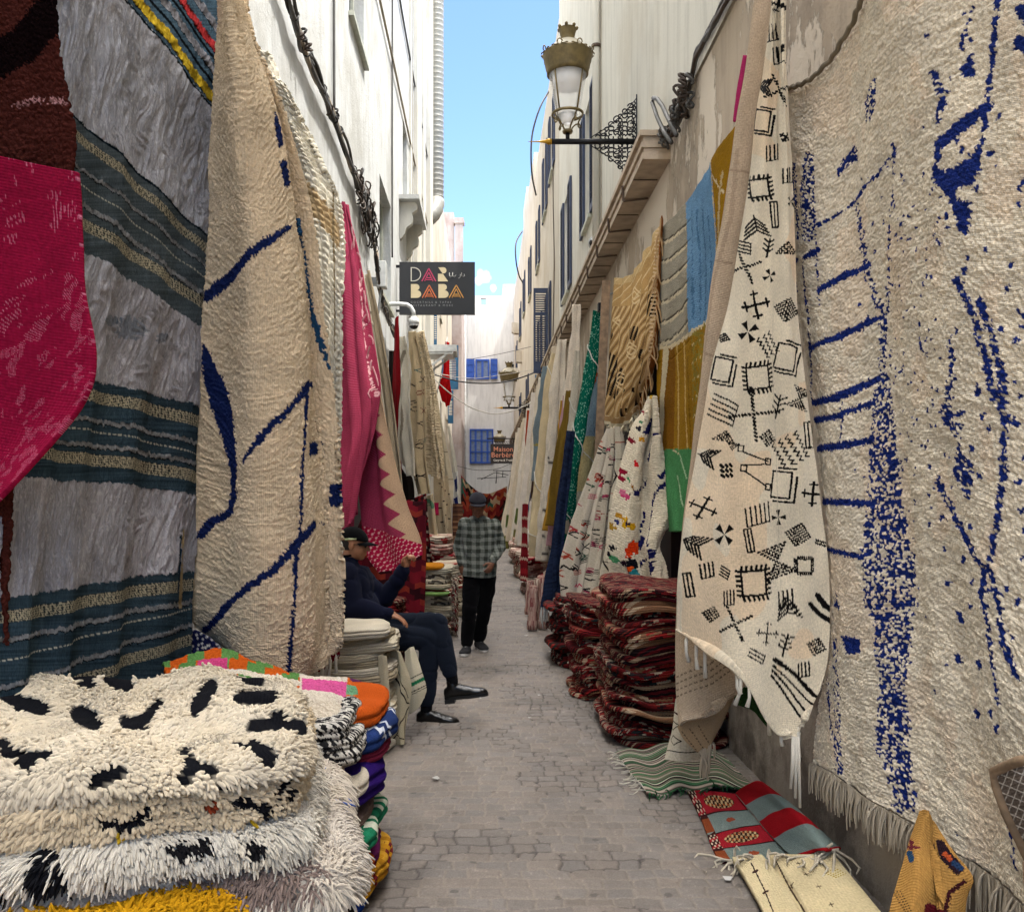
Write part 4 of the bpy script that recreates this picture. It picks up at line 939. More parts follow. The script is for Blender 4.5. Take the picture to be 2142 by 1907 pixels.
shag('shaggy_rug',-1.08,2.53,.590,.585,.780,.10,'long-haired white rug with black smudges, third in the near pile','#ded7c9',n=26000,seed=3,L=.025,r=.0032,layout='side',droop=.8,
     cols=[(C7([(300,1480),(250,1600),(330,1660)]),40,'#1a1a1e'),(C7([(380,1560),(430,1640)]),22,'#1a1a1e'),(C7([(1000,1430),(1080,1440),(1200,1410)]),22,'#1c1b1e'),(C7([(1460,1420),(1520,1410),(1490,1450)]),14,'#1c1b1e'),(C7([(1570,1590),(1640,1530)]),10,'#1c1b1e'),(C7([(60,1700),(170,1700)]),22,'#1a1412')])
shag('shaggy_rug',-.99,2.57,.60,.58,.66,.12,'grey-brown and white fluffy rug, fourth in the near pile','#d8cec0',n=22000,seed=4,L=.028,r=.0032,layout='side',droop=.7,
     cols=[(C7([(1100,1720),(1300,1690),(1500,1650),(1700,1640),(1800,1620)]),62,'#8d7b72')])
shag('shaggy_rug',-1.17,2.42,.58,.625,.60,.14,'golden yellow shaggy rug near the bottom of the near pile','#d19c1c',n=14000,seed=5,L=.026,r=.004,layout='side')
shag('shaggy_rug',-1.03,2.57,.63,.59,.36,.22,'black shaggy rug low in the near pile','#1b1a1e',n=12000,seed=6,L=.026,r=.004,layout='side')
shag('shaggy_rug',-1.03,2.63,.605,.53,.70,.07,'bright blue tufted rug poking out of the near pile on the right','#4468b8',n=5000,seed=7,L=.026,r=.0034,layout='side',droop=.6)
tag(cushion('folded_rug',-1.03,2.55,.62,.62,.0,.36,R(9),cloth('weave','#6b2a2c'),lobes=3,seed=8),'dark red folded rug at the foot of the near pile','rug','shaggy rugs piled in the near left corner')
# =================== RIGHT SIDE ===================
def c3(*a): return [(1336+x*.3463,y*.3463) for x,y in a]
def c6(*a): return [(1336+x*.3463,601+y*.3463) for x,y in a]
def c8(*a): return [(1336+x*.3463,1209+y*.3463) for x,y in a]
BL_='#1c2e72'
def pbeni(p):
    _l=p.line
    def LN(pts,w,c,**k):
        hi=pts[0][0]>1850;f=1.7 if hi else 1.2;k['dens']=max(k.get('dens',1),.88) if hi else k.get('dens',1)
        k['rough']=k.get('rough',0)*.7;_l(pts,[x*f for x in w] if hasattr(w,'__len__') else w*f,c,**k)
    p.line=LN
    w=fbm(p.X*.012,p.Y*.012,4,2);p.C*=(1+.07*w)[:,None];pk_=(fbm(p.X*.02+9,p.Y*.008,3,6)>.22)
    p.C[pk_]*=np.array([1.01,.965,.94])
    k=dict(rough=2.2)
    p.poly(c3((1225,430),(1225,570),(1170,700),(1130,690),(1130,560),(1190,470)),BL_,3,dens=.6)
    p.poly(c3((1060,830),(1078,930),(1040,940),(960,1030),(965,960),(1030,870)),BL_,2,dens=.85)
    p.line(c3((1320,830),(1330,940)),5,BL_,**k)
    p.line(c3((1320,890),(1200,1010),(1110,1090),(1070,1150),(980,1230),(890,1300)),[5,5,6,6,5,6],BL_,dens=.85,**k)
    p.line(c3((1070,1180),(1100,1320),(1110,1480),(1150,1620),(1190,1763)),[5,9,8,7,11],BL_,dens=.55,**k)
    p.line(c3((1330,940),(1320,1100),(1290,1300),(1270,1500),(1250,1763)),[4,6,8,7,9],BL_,dens=.35,**k)
    p.line(c3((775,950),(770,1080),(790,1250),(800,1370)),[9,14,6,10],BL_,dens=.6,**k)
    p.line(c3((850,890),(845,1100),(850,1360)),[10,17,17],BL_,dens=.55,**k)
    p.line(c3((878,1200),(885,1500),(900,1763)),2,BL_,dens=.6)
    p.line(c3((900,1672),(1020,1590),(1140,1530)),[9,11,10],BL_,**k)
    p.line(c3((840,1485),(890,1440)),9,BL_,**k);p.line(c3((755,1500),(770,1500)),10,BL_,**k)
    p.line(c3((822,1500),(830,1763)),3,BL_,dens=.7,rough=1);p.line(c3((750,1600),(765,1700)),6,BL_,dens=.7,**k)
    def sp(*q): return [(1565+x*1.755,y*1.757) for x,y in q]
    def chain(q,w=9,core=2.6):
        _l(q,w*1.15,BL_,rough=1.6);_l(q,core,'#cfc3ae',rough=1.0,dens=.42)
    _l(sp((215,8),(207,45),(204,62)),[3,7,4],BL_,rough=1.5,dens=.85);p.poly(sp((203,84),(216,60),(221,90),(212,86)),BL_,2)
    _l(sp((239,-10),(238,60),(236,120),(231,180)),[13,10,7,4],BL_,rough=1.8,dens=.9)
    _l(sp((180,82),(188,100),(192,116),(187,150)),[8,7,6,3],BL_,rough=1.5,dens=.85)
    _l(sp((188,168),(212,146),(236,124)),[15,17,13],BL_,rough=2);_l(sp((190,165),(186,200)),7,BL_,rough=2,dens=.7);_l(sp((236,128),(234,170)),5,BL_,dens=.6,rough=1)
    p.poly(sp((184,196),(197,205),(215,192),(236,170),(234,196),(225,214),(214,212),(210,226),(228,236),(224,270),(216,262),(206,232),(194,212)),BL_,3)
    for q in ((2015,60),(2010,250),(2030,90)): p.line(c3(q,(q[0]+12,q[1]+15)),17,BL_,rough=4)
    p.line(c3((1570,420),(1620,560),(1600,650),(1600,720)),[7,7,5,3],BL_,dens=.8,**k)
    p.line(c3((1620,830),(1740,720),(1860,620)),[14,15,12],BL_,**k)
    p.poly(c3((1590,960),(1660,990),(1760,930),(1845,840),(1825,1000),(1780,1070),(1720,1060),(1700,1130),(1800,1170),(1780,1340),(1740,1290),(1690,1150),(1590,1040)),BL_,5)
    p.line(c3((1862,600),(1850,850)),4,BL_,dens=.6,**k);p.line(c3((1610,830),(1600,1000)),7,BL_,dens=.6,**k)
    p.line(c6((850,270),(1000,210),(1200,90)),[9,12,9],BL_,**k);p.line(c6((830,590),(1000,560),(1200,450)),[12,13,12],BL_,**k)
    p.line(c6((830,692),(1020,665)),11,BL_,**k);p.line(c6((1050,640),(1180,588)),10,BL_,**k);p.line(c6((840,852),(1000,840),(1170,805)),[12,13,11],BL_,**k)
    p.line(c6((890,1152),(1170,1168)),12,BL_,**k);p.line(c6((930,1428),(1150,1475)),9,BL_,**k)
    p.line(c6((835,0),(850,260),(835,580),(822,700)),3.5,BL_,dens=.75,rough=1);p.line(c6((1030,580),(1032,800)),3,BL_,dens=.6)
    p.poly(c6((1190,0),(1240,0),(1250,380),(1290,620),(1310,900),(1340,1200),(1400,1500),(1405,1763),(1160,1763),(1150,1450),(1160,1200),(1172,900),(1180,600),(1205,400)),BL_,4,dens=.55)
    for (a,b,cc,d) in ((1180,880,1300,930),(1230,1230,1340,1260),(1180,600,1260,700)): p.line(c6((a,b),(cc,d)),12,BL_,dens=.8,rough=4)
    p.poly(c8((1180,0),(1405,0),(1390,200),(1370,400),(1380,600),(1400,800),(1440,1180),(1350,1200),(1290,950),(1230,800),(1240,600),(1240,400),(1210,150)),BL_,4,dens=.55)
    p.line(c8((1330,520),(1350,800),(1390,1100)),10,BL_,dens=.8,rough=3)
    p.line(c8((970,200),(985,500),(1000,950)),[8,14,15],BL_,dens=.42,rough=2);p.line(c8((925,420),(950,770)),4,BL_,dens=.5,rough=1)
    p.poly(c8((1030,170),(1145,190),(1140,270),(1060,280)),BL_,2);p.line(c8((985,-5),(1010,15)),9,BL_,rough=2);p.line(c6((985,1700),(1000,1763)),9,BL_,dens=.6,rough=2)
    # lozenges at the far right
    chain(sp((213,318),(222,336),(235,362),(243,395),(250,430),(262,468),(276,482)),12,3.5)
    chain(sp((238,340),(252,380),(262,425),(264,480),(263,540),(258,585),(250,625),(243,650)),10,3)
    _l(sp((206,385),(208,420),(203,455),(200,480)),[8,15,20,18],BL_,rough=2,dens=.72);_l(sp((196,476),(222,468)),10,BL_,rough=1.5)
    p.poly(sp((205,480),(218,482),(216,505),(233,530),(224,572),(203,538),(212,506)),BL_,3,dens=.74)
    chain(sp((183,548),(196,572),(214,604),(232,634),(243,650)),11,3.4)
    _l(sp((243,650),(236,672),(245,706),(252,760),(258,800)),[12,7,9,9,8],BL_,rough=1.6,dens=.9);_l(sp((249,648),(258,690),(266,735),(280,770)),[10,10,13,12],BL_,rough=1.8,dens=.9);_l(sp((236,672),(256,668)),7,BL_,rough=1.4)
    _l(sp((262,938),(266,962),(268,985)),[9,5,8],BL_,rough=1.6)
    r=random.Random(4)
    for i in range(330):
        x=r.uniform(1090,2400);y=r.uniform(0,5600)
        if y<900 and x<1500: continue
        if y>3600: 
            if r.random()<.75: continue
        s=r.uniform(2.5,5.5)*(1.2 if x>1700 else .75);u,v=1336+x*.3463,y*.3463
        p.line([(u,v),(u+r.uniform(-1,1),v+r.uniform(2,7))],s,BL_,rough=1.5)
    for a in ((1690,60),(1820,320),(1780,610),(1660,290)): q=c8(a)[0];p.line([q,(q[0]+3,q[1]+8)],8,BL_,rough=2)
    # columns of flecks between the stippled band and the lozenges
    for i in range(160):
        x=r.uniform(1200,1700);y=r.uniform(1000,3000);u,v=1336+x*.3463,y*.3463;p.line([(u,v),(u+.5,v+r.uniform(2,6))],2.2,BL_)
RB=[]
# top edge sags from a hook out of the picture; each row is (left, middle, right)
tops=[(1575,182),(1640,152),(1745,-5),(1900,-180),(2120,-330),(2420,-380)]
bots=[(1630,1522),(1700,1560),(1852,1655),(2010,1770),(2200,1890),(2420,1980)]
lefts=[(1575,182),(1588,380),(1600,600),(1628,820),(1652,1080),(1660,1260),(1640,1400),(1630,1522)]
for i in range(8):
    t=i/7;row=[]
    for j in range(6):
        u=tops[j][0]*(1-t)+bots[j][0]*t;v=tops[j][1]*(1-t)+bots[j][1]*t
        if j<2:
            k=(1-j/2);u+=(lefts[i][0]-(tops[0][0]*(1-t)+bots[0][0]*t))*k;v+=(lefts[i][1]-(tops[0][1]*(1-t)+bots[0][1]*t))*k
        row.append((u,v,1.50))
    RB.append(row)
def fbeni(s,t,S,T): return .022*np.sin(2*PI*(2.3*s-.5*t)+.6)+.03*fbm(S*1.6,T*.8,3,12)+.022*np.exp(-((s-.42-.06*t)/.05)**2)*np.clip(t*2,0,1)
bn=sheet('wool_rug',RB,620,820,'w',paint=pbeni,fold=fbeni,
    pile=lambda S,T:.009*(np.clip(1-cells((S+.004*vnoise2(S*30,T*30,3))/.024,(T+.012*vnoise2(S*7,T*9,1))/.0135,5,.75)[0]*1.2,0,1)**.55)+.0035*vnoise2(S*18,T*40,4),
    knot=(.0150,.0088,.0062,5),mat=cloth('weave',None,.8,.6),base='#e8dcc6',thick=.022,label='huge cream wool rug with blue lozenges, ladders and flecks covering the right wall')
W_,N_,U_,V_=o_grid[bn.name];fringe(bn,W_[-1][::8]+np.array([-.01,0,.0]),.125,.0042,430,'#c4b8a4',seed=7,spread=.012,clump=1)
mb=MB();tp=W_[0][::6];mb.tube([tuple(p+np.array([-.02,0,.0])+np.array([0,0,.006])*math.sin(i*1.9)) for i,p in enumerate(tp)],.011,6);mb.build('edge_cord',cloth('weave','#8f8471'),bn)

# ---- symbol rug ----
INK='#151313'
def psym(p):
    _l=p.line
    def LN(pts,w,c,**k): k.setdefault('rough',.55 if c==INK else 0);_l(pts,w*1.6 if c==INK else w,c,**k)
    p.line=LN
    p.C*=(1+.06*fbm(p.X*.015,p.Y*.01,3,2))[:,None];st=fbm(p.X*.01+4,p.Y*.006,3,8);p.C=np.where((st>.25)[:,None],p.C*np.array([1.03,.94,.86]),p.C)
    def T(q,s,r,cx,cy):
        s=s*1.16
        c_,s_=math.cos(R(r)),math.sin(R(r));return [(cx+(x*c_-y*s_)*s,cy+(x*s_+y*c_)*s) for x,y in q]
    def comb(cx,cy,s,r=0,n=5,w=2.6):
        p.line(T([(-1,-1),(1,-1),(1,1),(-1,1),(-1,-1)],s,r,cx,cy),w,INK)
        for i in range(n):
            a=-1+2*i/(n-1)
            for q in ([(a,-1),(a+.12,-1.4)],[(a,1),(a+.12,1.4)],[(-1,a),(-1.4,a-.1)],[(1,a),(1.4,a-.1)]): p.line(T(q,s,r,cx,cy),w*1.1,INK)
    def bars(cx,cy,s,r,n=4,l=1.6,w=2.2):
        for i in range(n):
            a=(i-(n-1)/2)*.42;p.line(T([(-l/2,a),(l/2,a+.25)],s,r,cx,cy),w,INK)
        p.line(T([(l/2,-(n-1)*.21+.25),(l/2,(n-1)*.21+.25)],s,r,cx,cy),w*.7,INK)
    def chev(cx,cy,s,r,n=4,w=2.3):
        for i in range(n):
            a=i*.3;p.line(T([(-1+a*.3,-1+a),(0,-.35+a),(1-a*.3,-1+a)],s,r,cx,cy),w,INK)
        p.line(T([(0,-.35),(0,.8)],s,r,cx,cy),w*.8,INK)
    def check(cx,cy,s,r,n=5,shape='d'):
        for i in range(-n,n+1):
            for j in range(-n,n+1):
                if (i+j)%2: continue
                if shape=='d' and abs(i)+abs(j)>n: continue
                if shape=='x' and abs(abs(i)-abs(j))>1: continue
                if shape=='t' and not(j>=abs(i)-n*.2): continue
                if shape=='h' and abs(i)>abs(j)+.5: continue
                x=i/n;y=j/n;p.line(T([(x-.38/n,y),(x+.38/n,y)],s,r,cx,cy),s*.85/n*.8,INK)
    def cross(cx,cy,s,r,w=3):
        p.line(T([(-1,0),(1,0)],s,r,cx,cy),w,INK);p.line(T([(0,-1),(0,1)],s,r,cx,cy),w,INK)
        for q in ([(-.8,-.3),(-.8,.3)],[(.8,-.3),(.8,.3)],[(-.3,-.8),(.3,-.8)],[(-.3,.8),(.3,.8)]): p.line(T(q,s,r,cx,cy),w*.8,INK)
    def zig(cx,cy,s,r,n=3,m=5,w=1.8):
        for k in range(n): p.line(T([(-1+2*i/(m*2),(k-(n-1)/2)*.55+(.28 if i%2 else 0)) for i in range(m*2+1)],s,r,cx,cy),w,INK)
    def rect(cx,cy,s,r,w=2.4):
        p.line(T([(-.8,-1),(.5,-1),(.5,.8),(-.8,.8),(-.8,-1)],s,r,cx,cy),w,INK);p.line(T([(.8,-.7),(.8,1.05),(-.6,1.05)],s,r,cx,cy),w,INK);p.line(T([(-.4,-1.25),(.7,-1.25)],s,r,cx,cy),w,INK)
    def tri(cx,cy,s,r,sol=True):
        for a in (0,90,180,270): p.poly(T([(0,0),(1,.15),(.75,.75)],s,r+a,cx,cy),INK)
    def narrow(cx,cy,s,r,w=2.2):
        for x in (-.3,0,.3): p.line(T([(x,-1),(x,1)],s,r,cx,cy),w,INK)
        p.line(T([(-.3,-1),(.3,-1)],s,r,cx,cy),w,INK);p.line(T([(-.3,1),(.3,1)],s,r,cx,cy),w,INK)
    def loops(cx,cy,s,r,w=2):
        for (x,y) in ((-.9,-.9),(.6,-.4),(-.6,.1),(.8,.9)): p.line(T([(x-.15,y-.15),(x+.15,y-.15),(x+.15,y+.15),(x-.15,y+.15),(x-.15,y-.15)],s,r,cx,cy),w,INK)
        p.line(T([(-.8,-.75),(.6,-.4)],s,r,cx,cy),w,INK);p.line(T([(-.6,-.05),(.45,-.25)],s,r,cx,cy),w,INK);p.line(T([(-.5,.25),(.7,.9)],s,r,cx,cy),w,INK)
    def tree(cx,cy,s,r,w=2.2):
        p.line(T([(0,-1),(0,1)],s,r,cx,cy),w,INK)
        for y in (-.6,-.1,.4): p.line(T([(-.5,y-.35),(0,y),(.5,y-.35)],s,r,cx,cy),w,INK)
    K=dict(comb=comb,bars=bars,chev=chev,check=check,cross=cross,zig=zig,rect=rect,tri=tri,narrow=narrow,loops=loops,tree=tree)
    def put(f,crop,x,y,s,r=0,**k): u,v=crop((x,y))[0];K[f](u,v,s,r,**k)
    for a in [('cross',c3,628,30,12,20),('bars',c3,592,190,17,75),('bars',c3,645,315,17,75),('chev',c3,548,500,15,95),('check',c3,640,520,20,20,dict(shape='x')),('rect',c3,548,705,20,8),('cross',c3,675,790,8,30),
        ('bars',c3,603,880,16,80),('bars',c3,700,1010,15,80),('comb',c3,525,1085,15,-8),('tri',c3,712,1160,10,20),('narrow',c3,610,1238,22,-5),('chev',c3,500,1300,22,170),('check',c3,690,1400,18,0,dict(shape='t')),
        ('bars',c3,432,1420,14,5),('tree',c3,572,1430,16,10),('check',c3,440,1540,20,25,dict(shape='x')),('tri',c3,582,1590,12,40),('cross',c6,500,20,24,-12,dict(w=3.4)),('check',c6,688,50,20,12,dict(n=6)),
        ('tri',c6,455,175,19,35),('zig',c6,585,250,20,60),('bars',c6,315,210,9,-30),('rect',c6,312,405,22,12),('comb',c6,515,440,19,-6,dict(n=6)),('rect',c6,690,335,24,15),('check',c6,760,560,17,20,dict(shape='h')),
        ('bars',c6,312,618,22,20,dict(n=5,l=2)),('check',c6,490,650,32,40,dict(shape='x',n=7)),('tree',c6,640,610,20,15),('check',c6,318,750,16,10,dict(shape='t')),('check',c6,355,855,12,190,dict(shape='t')),('check',c6,572,790,17,10),
        ('loops',c6,500,960,33,8),('zig',c6,715,855,25,60,dict(n=4,m=6)),('chev',c6,215,895,17,110),('check',c6,322,975,18,40,dict(n=3)),('rect',c6,668,1068,25,5),('cross',c6,835,1110,20,5),('cross',c6,195,1190,21,25,dict(w=2.6)),
        ('bars',c6,522,1228,20,75,dict(n=6)),('tri',c6,645,1245,13,60),('tri',c6,310,1345,20,20),('check',c6,750,1345,19,12,dict(n=6)),('narrow',c6,462,1380,20,-10),('chev',c6,148,1400,20,115,dict(n=5)),('check',c6,628,1500,26,-20,dict(shape='h',n=6)),
        ('comb',c6,783,1525,11,0,dict(n=8,w=1.8)),('bars',c6,215,1550,15,75),('bars',c6,315,1560,12,20),('comb',c6,490,1625,21,-5,dict(n=6,w=3)),('narrow',c6,120,1635,20,-8),('bars',c6,348,1710,15,80),('bars',c6,690,1715,18,78,dict(n=4)),
        ('check',c8,230,50,16,12),('check',c8,378,105,22,20,dict(shape='x',n=5)),('chev',c8,690,10,20,170,dict(n=5)),('tree',c8,675,228,19,15),('cross',c8,575,160,20,5,dict(w=2)),('check',c8,850,235,18,15),('bars',c8,512,283,16,20,dict(n=3,l=2)),('bars',c8,785,368,15,78),
        ('zig',c6,880,1390,9,20,dict(n=2)),('narrow',c6,812,770,22,-5)]:
        k=dict(a[6]) if len(a)>6 else {};put(*a[:6],**k)
    for l,wd in (([(620,310),(730,400),(835,515)],5),([(612,345),(700,440),(815,560)],2.5),([(605,370),(690,480),(780,600)],3),([(600,400),(680,530),(765,650)],3)): p.line(c8(*l),wd,INK,rough=.7)
    for l,wd in (([(815,-10),(870,50),(930,90)],6),([(860,-60),(900,0),(935,25)],7)): p.line(c8(*l),wd,INK,rough=.7)
    p.line(c6((610,0),(610,500),(640,1200),(660,1763)),1.2,'#c9bfa9')
Ls=c3((590,-80),(575,100),(540,400),(500,650),(470,950),(400,1400),(340,1763))+c6((240,400),(160,900),(110,1200),(60,1600))+[(1354,1245)]
Rs=c3((676,-80),(676,100),(690,400),(702,650),(720,950),(738,1400),(750,1763))+c6((785,400),(845,900),(880,1200),(920,1600))+c8((905,330))
Ms=[(l[0]*.42+r[0]*.58,l[1]*.5+r[1]*.5) for l,r in zip(Ls,Rs)]
rows=[]
for i,(l,m_,r) in enumerate(zip(Ls,Ms,Rs)):
    t=i/11;rows.append([(l[0],l[1],4.25+.15*t),((l[0]*.6+m_[0]*.4),(l[1]*.6+m_[1]*.4),4.02+.05*t),(m_[0],m_[1]+0,4.05-.06*t),(m_[0]*.4+r[0]*.6,m_[1]*.4+r[1]*.6,3.96-.12*t),(r[0],r[1],4.02-.17*t)])
# slanting lower edge with its hanging corner
rows[-1]=[(1354,1248,4.40),(1425,1298,4.07),(1500,1358,3.97),(1560,1440,3.84),(1650,1325,3.84)]
rows.append([(1355,1254,4.40),(1428,1304,4.07),(1503,1366,3.97),(1582,1470,3.82),(1606,1428,3.82)])
sy=sheet('symbol_rug',rows,440,1000,'y',paint=psym,fold=lambda s,t,S,T:.012*np.sin(2*PI*(1.7*s+.3*t))*np.clip(t*1.5,.2,1)+.012*fbm(S*3,T*1.5,3,5),mat=cloth('weave',None,.55,.55),base='#e6dac2',thick=.010,
    label='long cream flatweave rug covered in small black symbols, tasselled at its slanting foot')
W_,N_,U_,V_=o_grid[sy.name]
fringe(sy,W_[-1][10:420],.13,.0058,9,'#e6dfd0',tassel=True,seed=4,spread=.012)
mb=MB();e=W_[-1][int(440*.75)];
for k in range(3): mb.tube([e+np.array([.01*k,0,0]),e+np.array([.012*k,-.0,-.10]),e+np.array([.02*k-.01,0,-.22-.04*k])],[.007,.009,.006],6)
mb.build('long_tassel',cloth('weave','#e6dfd0'),sy)

# beige braided rug behind it
def pbr(p):
    p.line([(1478,300),(1462,430),(1432,560),(1422,640),(1412,720)],5,'#bba58c',rough=1);p.line([(1455,340),(1495,343)],4,'#b09a82',rough=1);p.line([(1424,520),(1456,525)],4,'#b09a82',rough=1);p.line([(1404,700),(1432,712)],4,'#b09a82',rough=1)
    for k in range(4): p.line([(1352,1390-k*13),(1420,1365-k*14),(1500,1310-k*14)],2.4,'#5c4c3c',dash=10)
    st=np.sin((p.X*.7+p.Y*1.0)*1.1)*.5+.5;p.C*=(1-.10*st)[:,None]
rows=[[(1515,-40,4.5),(1530,-40,4.42),(1548,-40,4.38)],[(1490,135,4.5),(1515,135,4.4),(1545,135,4.38)],[(1470,245,4.55),(1500,250,4.42),(1535,250,4.4)],[(1450,380,4.6),(1480,385,4.45),(1520,390,4.42)],[(1428,520,4.65),(1460,520,4.5),(1505,520,4.45)],
    [(1405,690,4.7),(1440,690,4.55),(1500,690,4.5)],[(1386,860,4.72),(1430,860,4.6),(1500,860,4.55)],[(1364,1050,4.75),(1420,1050,4.62),(1500,1050,4.6)],[(1350,1240,4.75),(1420,1250,4.62),(1502,1260,4.62)],[(1350,1380,4.72),(1420,1400,4.58),(1492,1340,4.6)],[(1354,1450,4.7),(1395,1430,4.55),(1474,1375,4.6)]]
br=sheet('braided_rug',rows,200,620,'y',paint=pbr,fold=lambda s,t,S,T:.02*np.sin(2*PI*(1.2*s))+.012*fbm(S*5,T*2,3,4),mat=cloth('weave',None,.5,1.0),base='#cdb79c',thick=.012,label='plain beige rug with braided seams behind the symbol rug')
sheet('rug_underside',[[(1353,1450,4.70),(1395,1425,4.62),(1474,1375,4.62)],[(1365,1475,4.66),(1410,1450,4.60),(1462,1400,4.62)],[(1392,1502,4.62),(1415,1490,4.60),(1440,1450,4.62)]],60,60,'y',base='#a88d6c',parent=br,
    paint=lambda p:[p.line([(1362+k*16,1460-k*6),(1392+k*12,1500-k*8)],2,'#4b3c2e',dash=7) for k in range(3)],fold=rumple(.01,6,6,2))
fringe(br,[P(1395,1500,4.6),P(1425,1480,4.6)],.13,.008,7,'#bfae95',seed=8,tassel=False,spread=.02)
# pink strip and green scrap
drape('pink_strip',[(1487,112),(1474,180),(1466,244)],[(1491,112),(1480,180),(1472,244)],5.0,5.0,'#b8336a','thin pink rug edge above the mustard corner',1,.01,nu=8,nv=30)
sheet('green_rug',[[(1470,1368,4.85),(1500,1375,4.8),(1528,1400,4.75)],[(1466,1402,4.85),(1500,1420,4.8),(1532,1450,4.75)]],60,60,'y',base='#33502c',fold=rumple(.03,9,9,3),mat=cloth('knot',None,1,.7),label='dark green rug end behind the hanging tassels')
# ---- colour block rug ----
def pcb(p):
    x,y=p.X,p.Y;G='#9c9584';p.C[:]=H(G);p.C*=(1+.1*vnoise2(x*.1,y*.1,3))[:,None]
    # cream edging arcs of the grey block
    for k in range(7):
        yy=455+k*40;p.line([(1312,yy+34),(1340,yy+26),(1365,yy+4),(1380,yy-14)],6,'#c9bb9d',rough=1.2);p.line([(1312,yy+31),(1340,yy+22),(1365,yy),(1380,yy-18)],3,'#5f594f',h=.1)
    p.poly([(1370,330),(1370,412),(1375,514),(1380,667),(1412,638),(1430,514),(1431,458),(1426,322),(1426,250)],'#6c93b4')
    for k in range(4): p.line([(1382+k*11,420),(1386+k*10,530),(1388+k*8,640)],2,'#4f7696',rough=1.5)
    p.poly([(1424,200),(1426,330),(1431,458),(1431,520),(1450,500),(1500,220)],'#9a7216')
    p.line([(1428,350),(1447,385)],4,'#d8c6a0',rough=1);p.line([(1447,345),(1440,390),(1433,520)],3,'#bfa97c');p.line([(1424,300),(1430,520)],2.2,'#cdb88e')
    p.poly([(1300,702),(1340,694),(1380,667),(1412,638),(1440,600),(1440,905),(1300,905)],'#98701a')
    p.poly([(1332,695),(1348,690),(1340,905),(1318,905)],'#7c5210')
    p.line([(1300,698),(1340,692),(1380,668),(1412,640)],7,'#d3c29e',rough=1)
    p.line([(1330,700),(1322,800),(1318,905)],[10,9,10],'#c9ba98');p.line([(1352,690),(1350,905)],2.5,'#c7a660');p.line([(1367,682),(1370,905)],2.5,'#c7a660')
    for k in range(6): p.line([(1384,690+k*36),(1408,672+k*36)],2.4,'#c2ad76')
    p.poly([(1384,668),(1410,640),(1410,900),(1384,900)],'#8b7a33',dens=.5)
    p.poly([(1300,898),(1440,893),(1440,1110),(1300,1110)],'#4c8a55')
    p.line([(1353,905),(1368,955)],2.4,'#a9c79d');p.line([(1348,950),(1362,1010)],2.6,'#a9c79d');p.line([(1340,900),(1352,905)],3,'#c7c09a')
    p.line([(1376,700),(1376,890)],1.6,'#7b5a10')
rows=[[(1322,458,1.50),(1350,430,1.50),(1372,402,1.50),(1398,366,1.50),(1426,320,1.50),(1478,232,1.50)],[(1318,560,1.48),(1345,550,1.47),(1372,535,1.47),(1400,505,1.47),(1426,480,1.48),(1478,440,1.5)],[(1313,700,1.47),(1342,692,1.45),(1380,668,1.45),(1400,650,1.46),(1430,630,1.47),(1470,610,1.5)],
      [(1316,880,1.45),(1345,880,1.43),(1375,878,1.43),(1395,880,1.44),(1430,880,1.46),(1465,880,1.5)],[(1335,1060,1.43),(1350,1060,1.41),(1370,1060,1.41),(1390,1060,1.42),(1420,1060,1.44),(1450,1060,1.5)]]
sheet('colour_block_rug',rows,300,560,'w',paint=pcb,fold=rumple(.03,2,1.5,4),knot=(.018,.016,.008,3),mat=cloth('weave',None,.8,.6),thick=.02,label='sculpted wool rug in blocks of grey, light blue, mustard and green')
# ---- tan openwork rug ----
def ptan(p):
    s,t=p.s,p.t;r=vnoise2(s*9,t*26,3)
    lines=np.sin((p.X+2.5*vnoise2(p.X*.05,p.Y*.03,2)+.25*p.Y)*1.5)
    mid=(t>.17)&(t<.86);p.C[mid&(lines>.55)]=H('#8a6a44');p.C[mid&(lines<-.75)]=H('#d9bd8e')
    holes=mid&(fbm(p.X*.06,p.Y*.018,2,6)>.30)&(np.sin(p.X*2.0+p.Y*.3)>-.1);p.C[holes]=H('#1e1611')
    for (a,b) in ((1236,640),(1268,590),(1240,760),(1262,700)):
        for k in (6,12): p.line([(a-k*.7,b),(a,b-k*1.4),(a+k*.7,b),(a,b+k*1.4),(a-k*.7,b)],1.7,'#e0c596')
    m=(t>.955);p.C[m]=H('#d9cbaa');m=(t>.87)&(t<.95);p.C[m]=H('#b28f62');m=(t>.86)&(t<.872);p.C[m&(np.sin(p.X*1.2)>0)]=H('#ead6ae')
    m=(t<.04);p.C[m]=H('#c9ab77');m=(t<.16)&(np.abs(np.sin(t*60+p.X*.3))<.18);p.C[m]=H('#e0c798')
    m=(s>.86);p.C[m&(np.sin(p.Y*.8)>.2)]=H('#dbc19a');m=(s>.93);p.C[m]=H('#9a5e2e')
rows=[[(1226,556,1.42),(1258,548,1.42),(1290,500,1.42),(1324,431,1.46)],[(1222,640,1.38),(1252,640,1.36),(1284,625,1.38),(1317,560,1.44)],[(1217,740,1.36),(1246,745,1.33),(1278,735,1.36),(1308,700,1.42)],[(1212,810,1.35),(1242,815,1.32),(1268,800,1.35),(1290,775,1.4)],[(1210,845,1.34),(1230,852,1.31),(1256,846,1.33),(1278,815,1.38)]]
tn=sheet('openwork_rug',rows,240,420,'w',paint=ptan,fold=pleat(5,.035,.1,.5,8),mat=cloth('weave',None,.35,.9),base='#b9955f',thick=.012,label='tan openwork rug with loose warp threads, hung sagging under the cornice')
W_,N_,U_,V_=o_grid[tn.name];fringe(tn,W_[:,-1][::20],.14,.007,40,'#c9a578',seed=9,spread=.03);fringe(tn,W_[-1][::10],.05,.012,40,'#e2d5b5',seed=10,spread=.012)
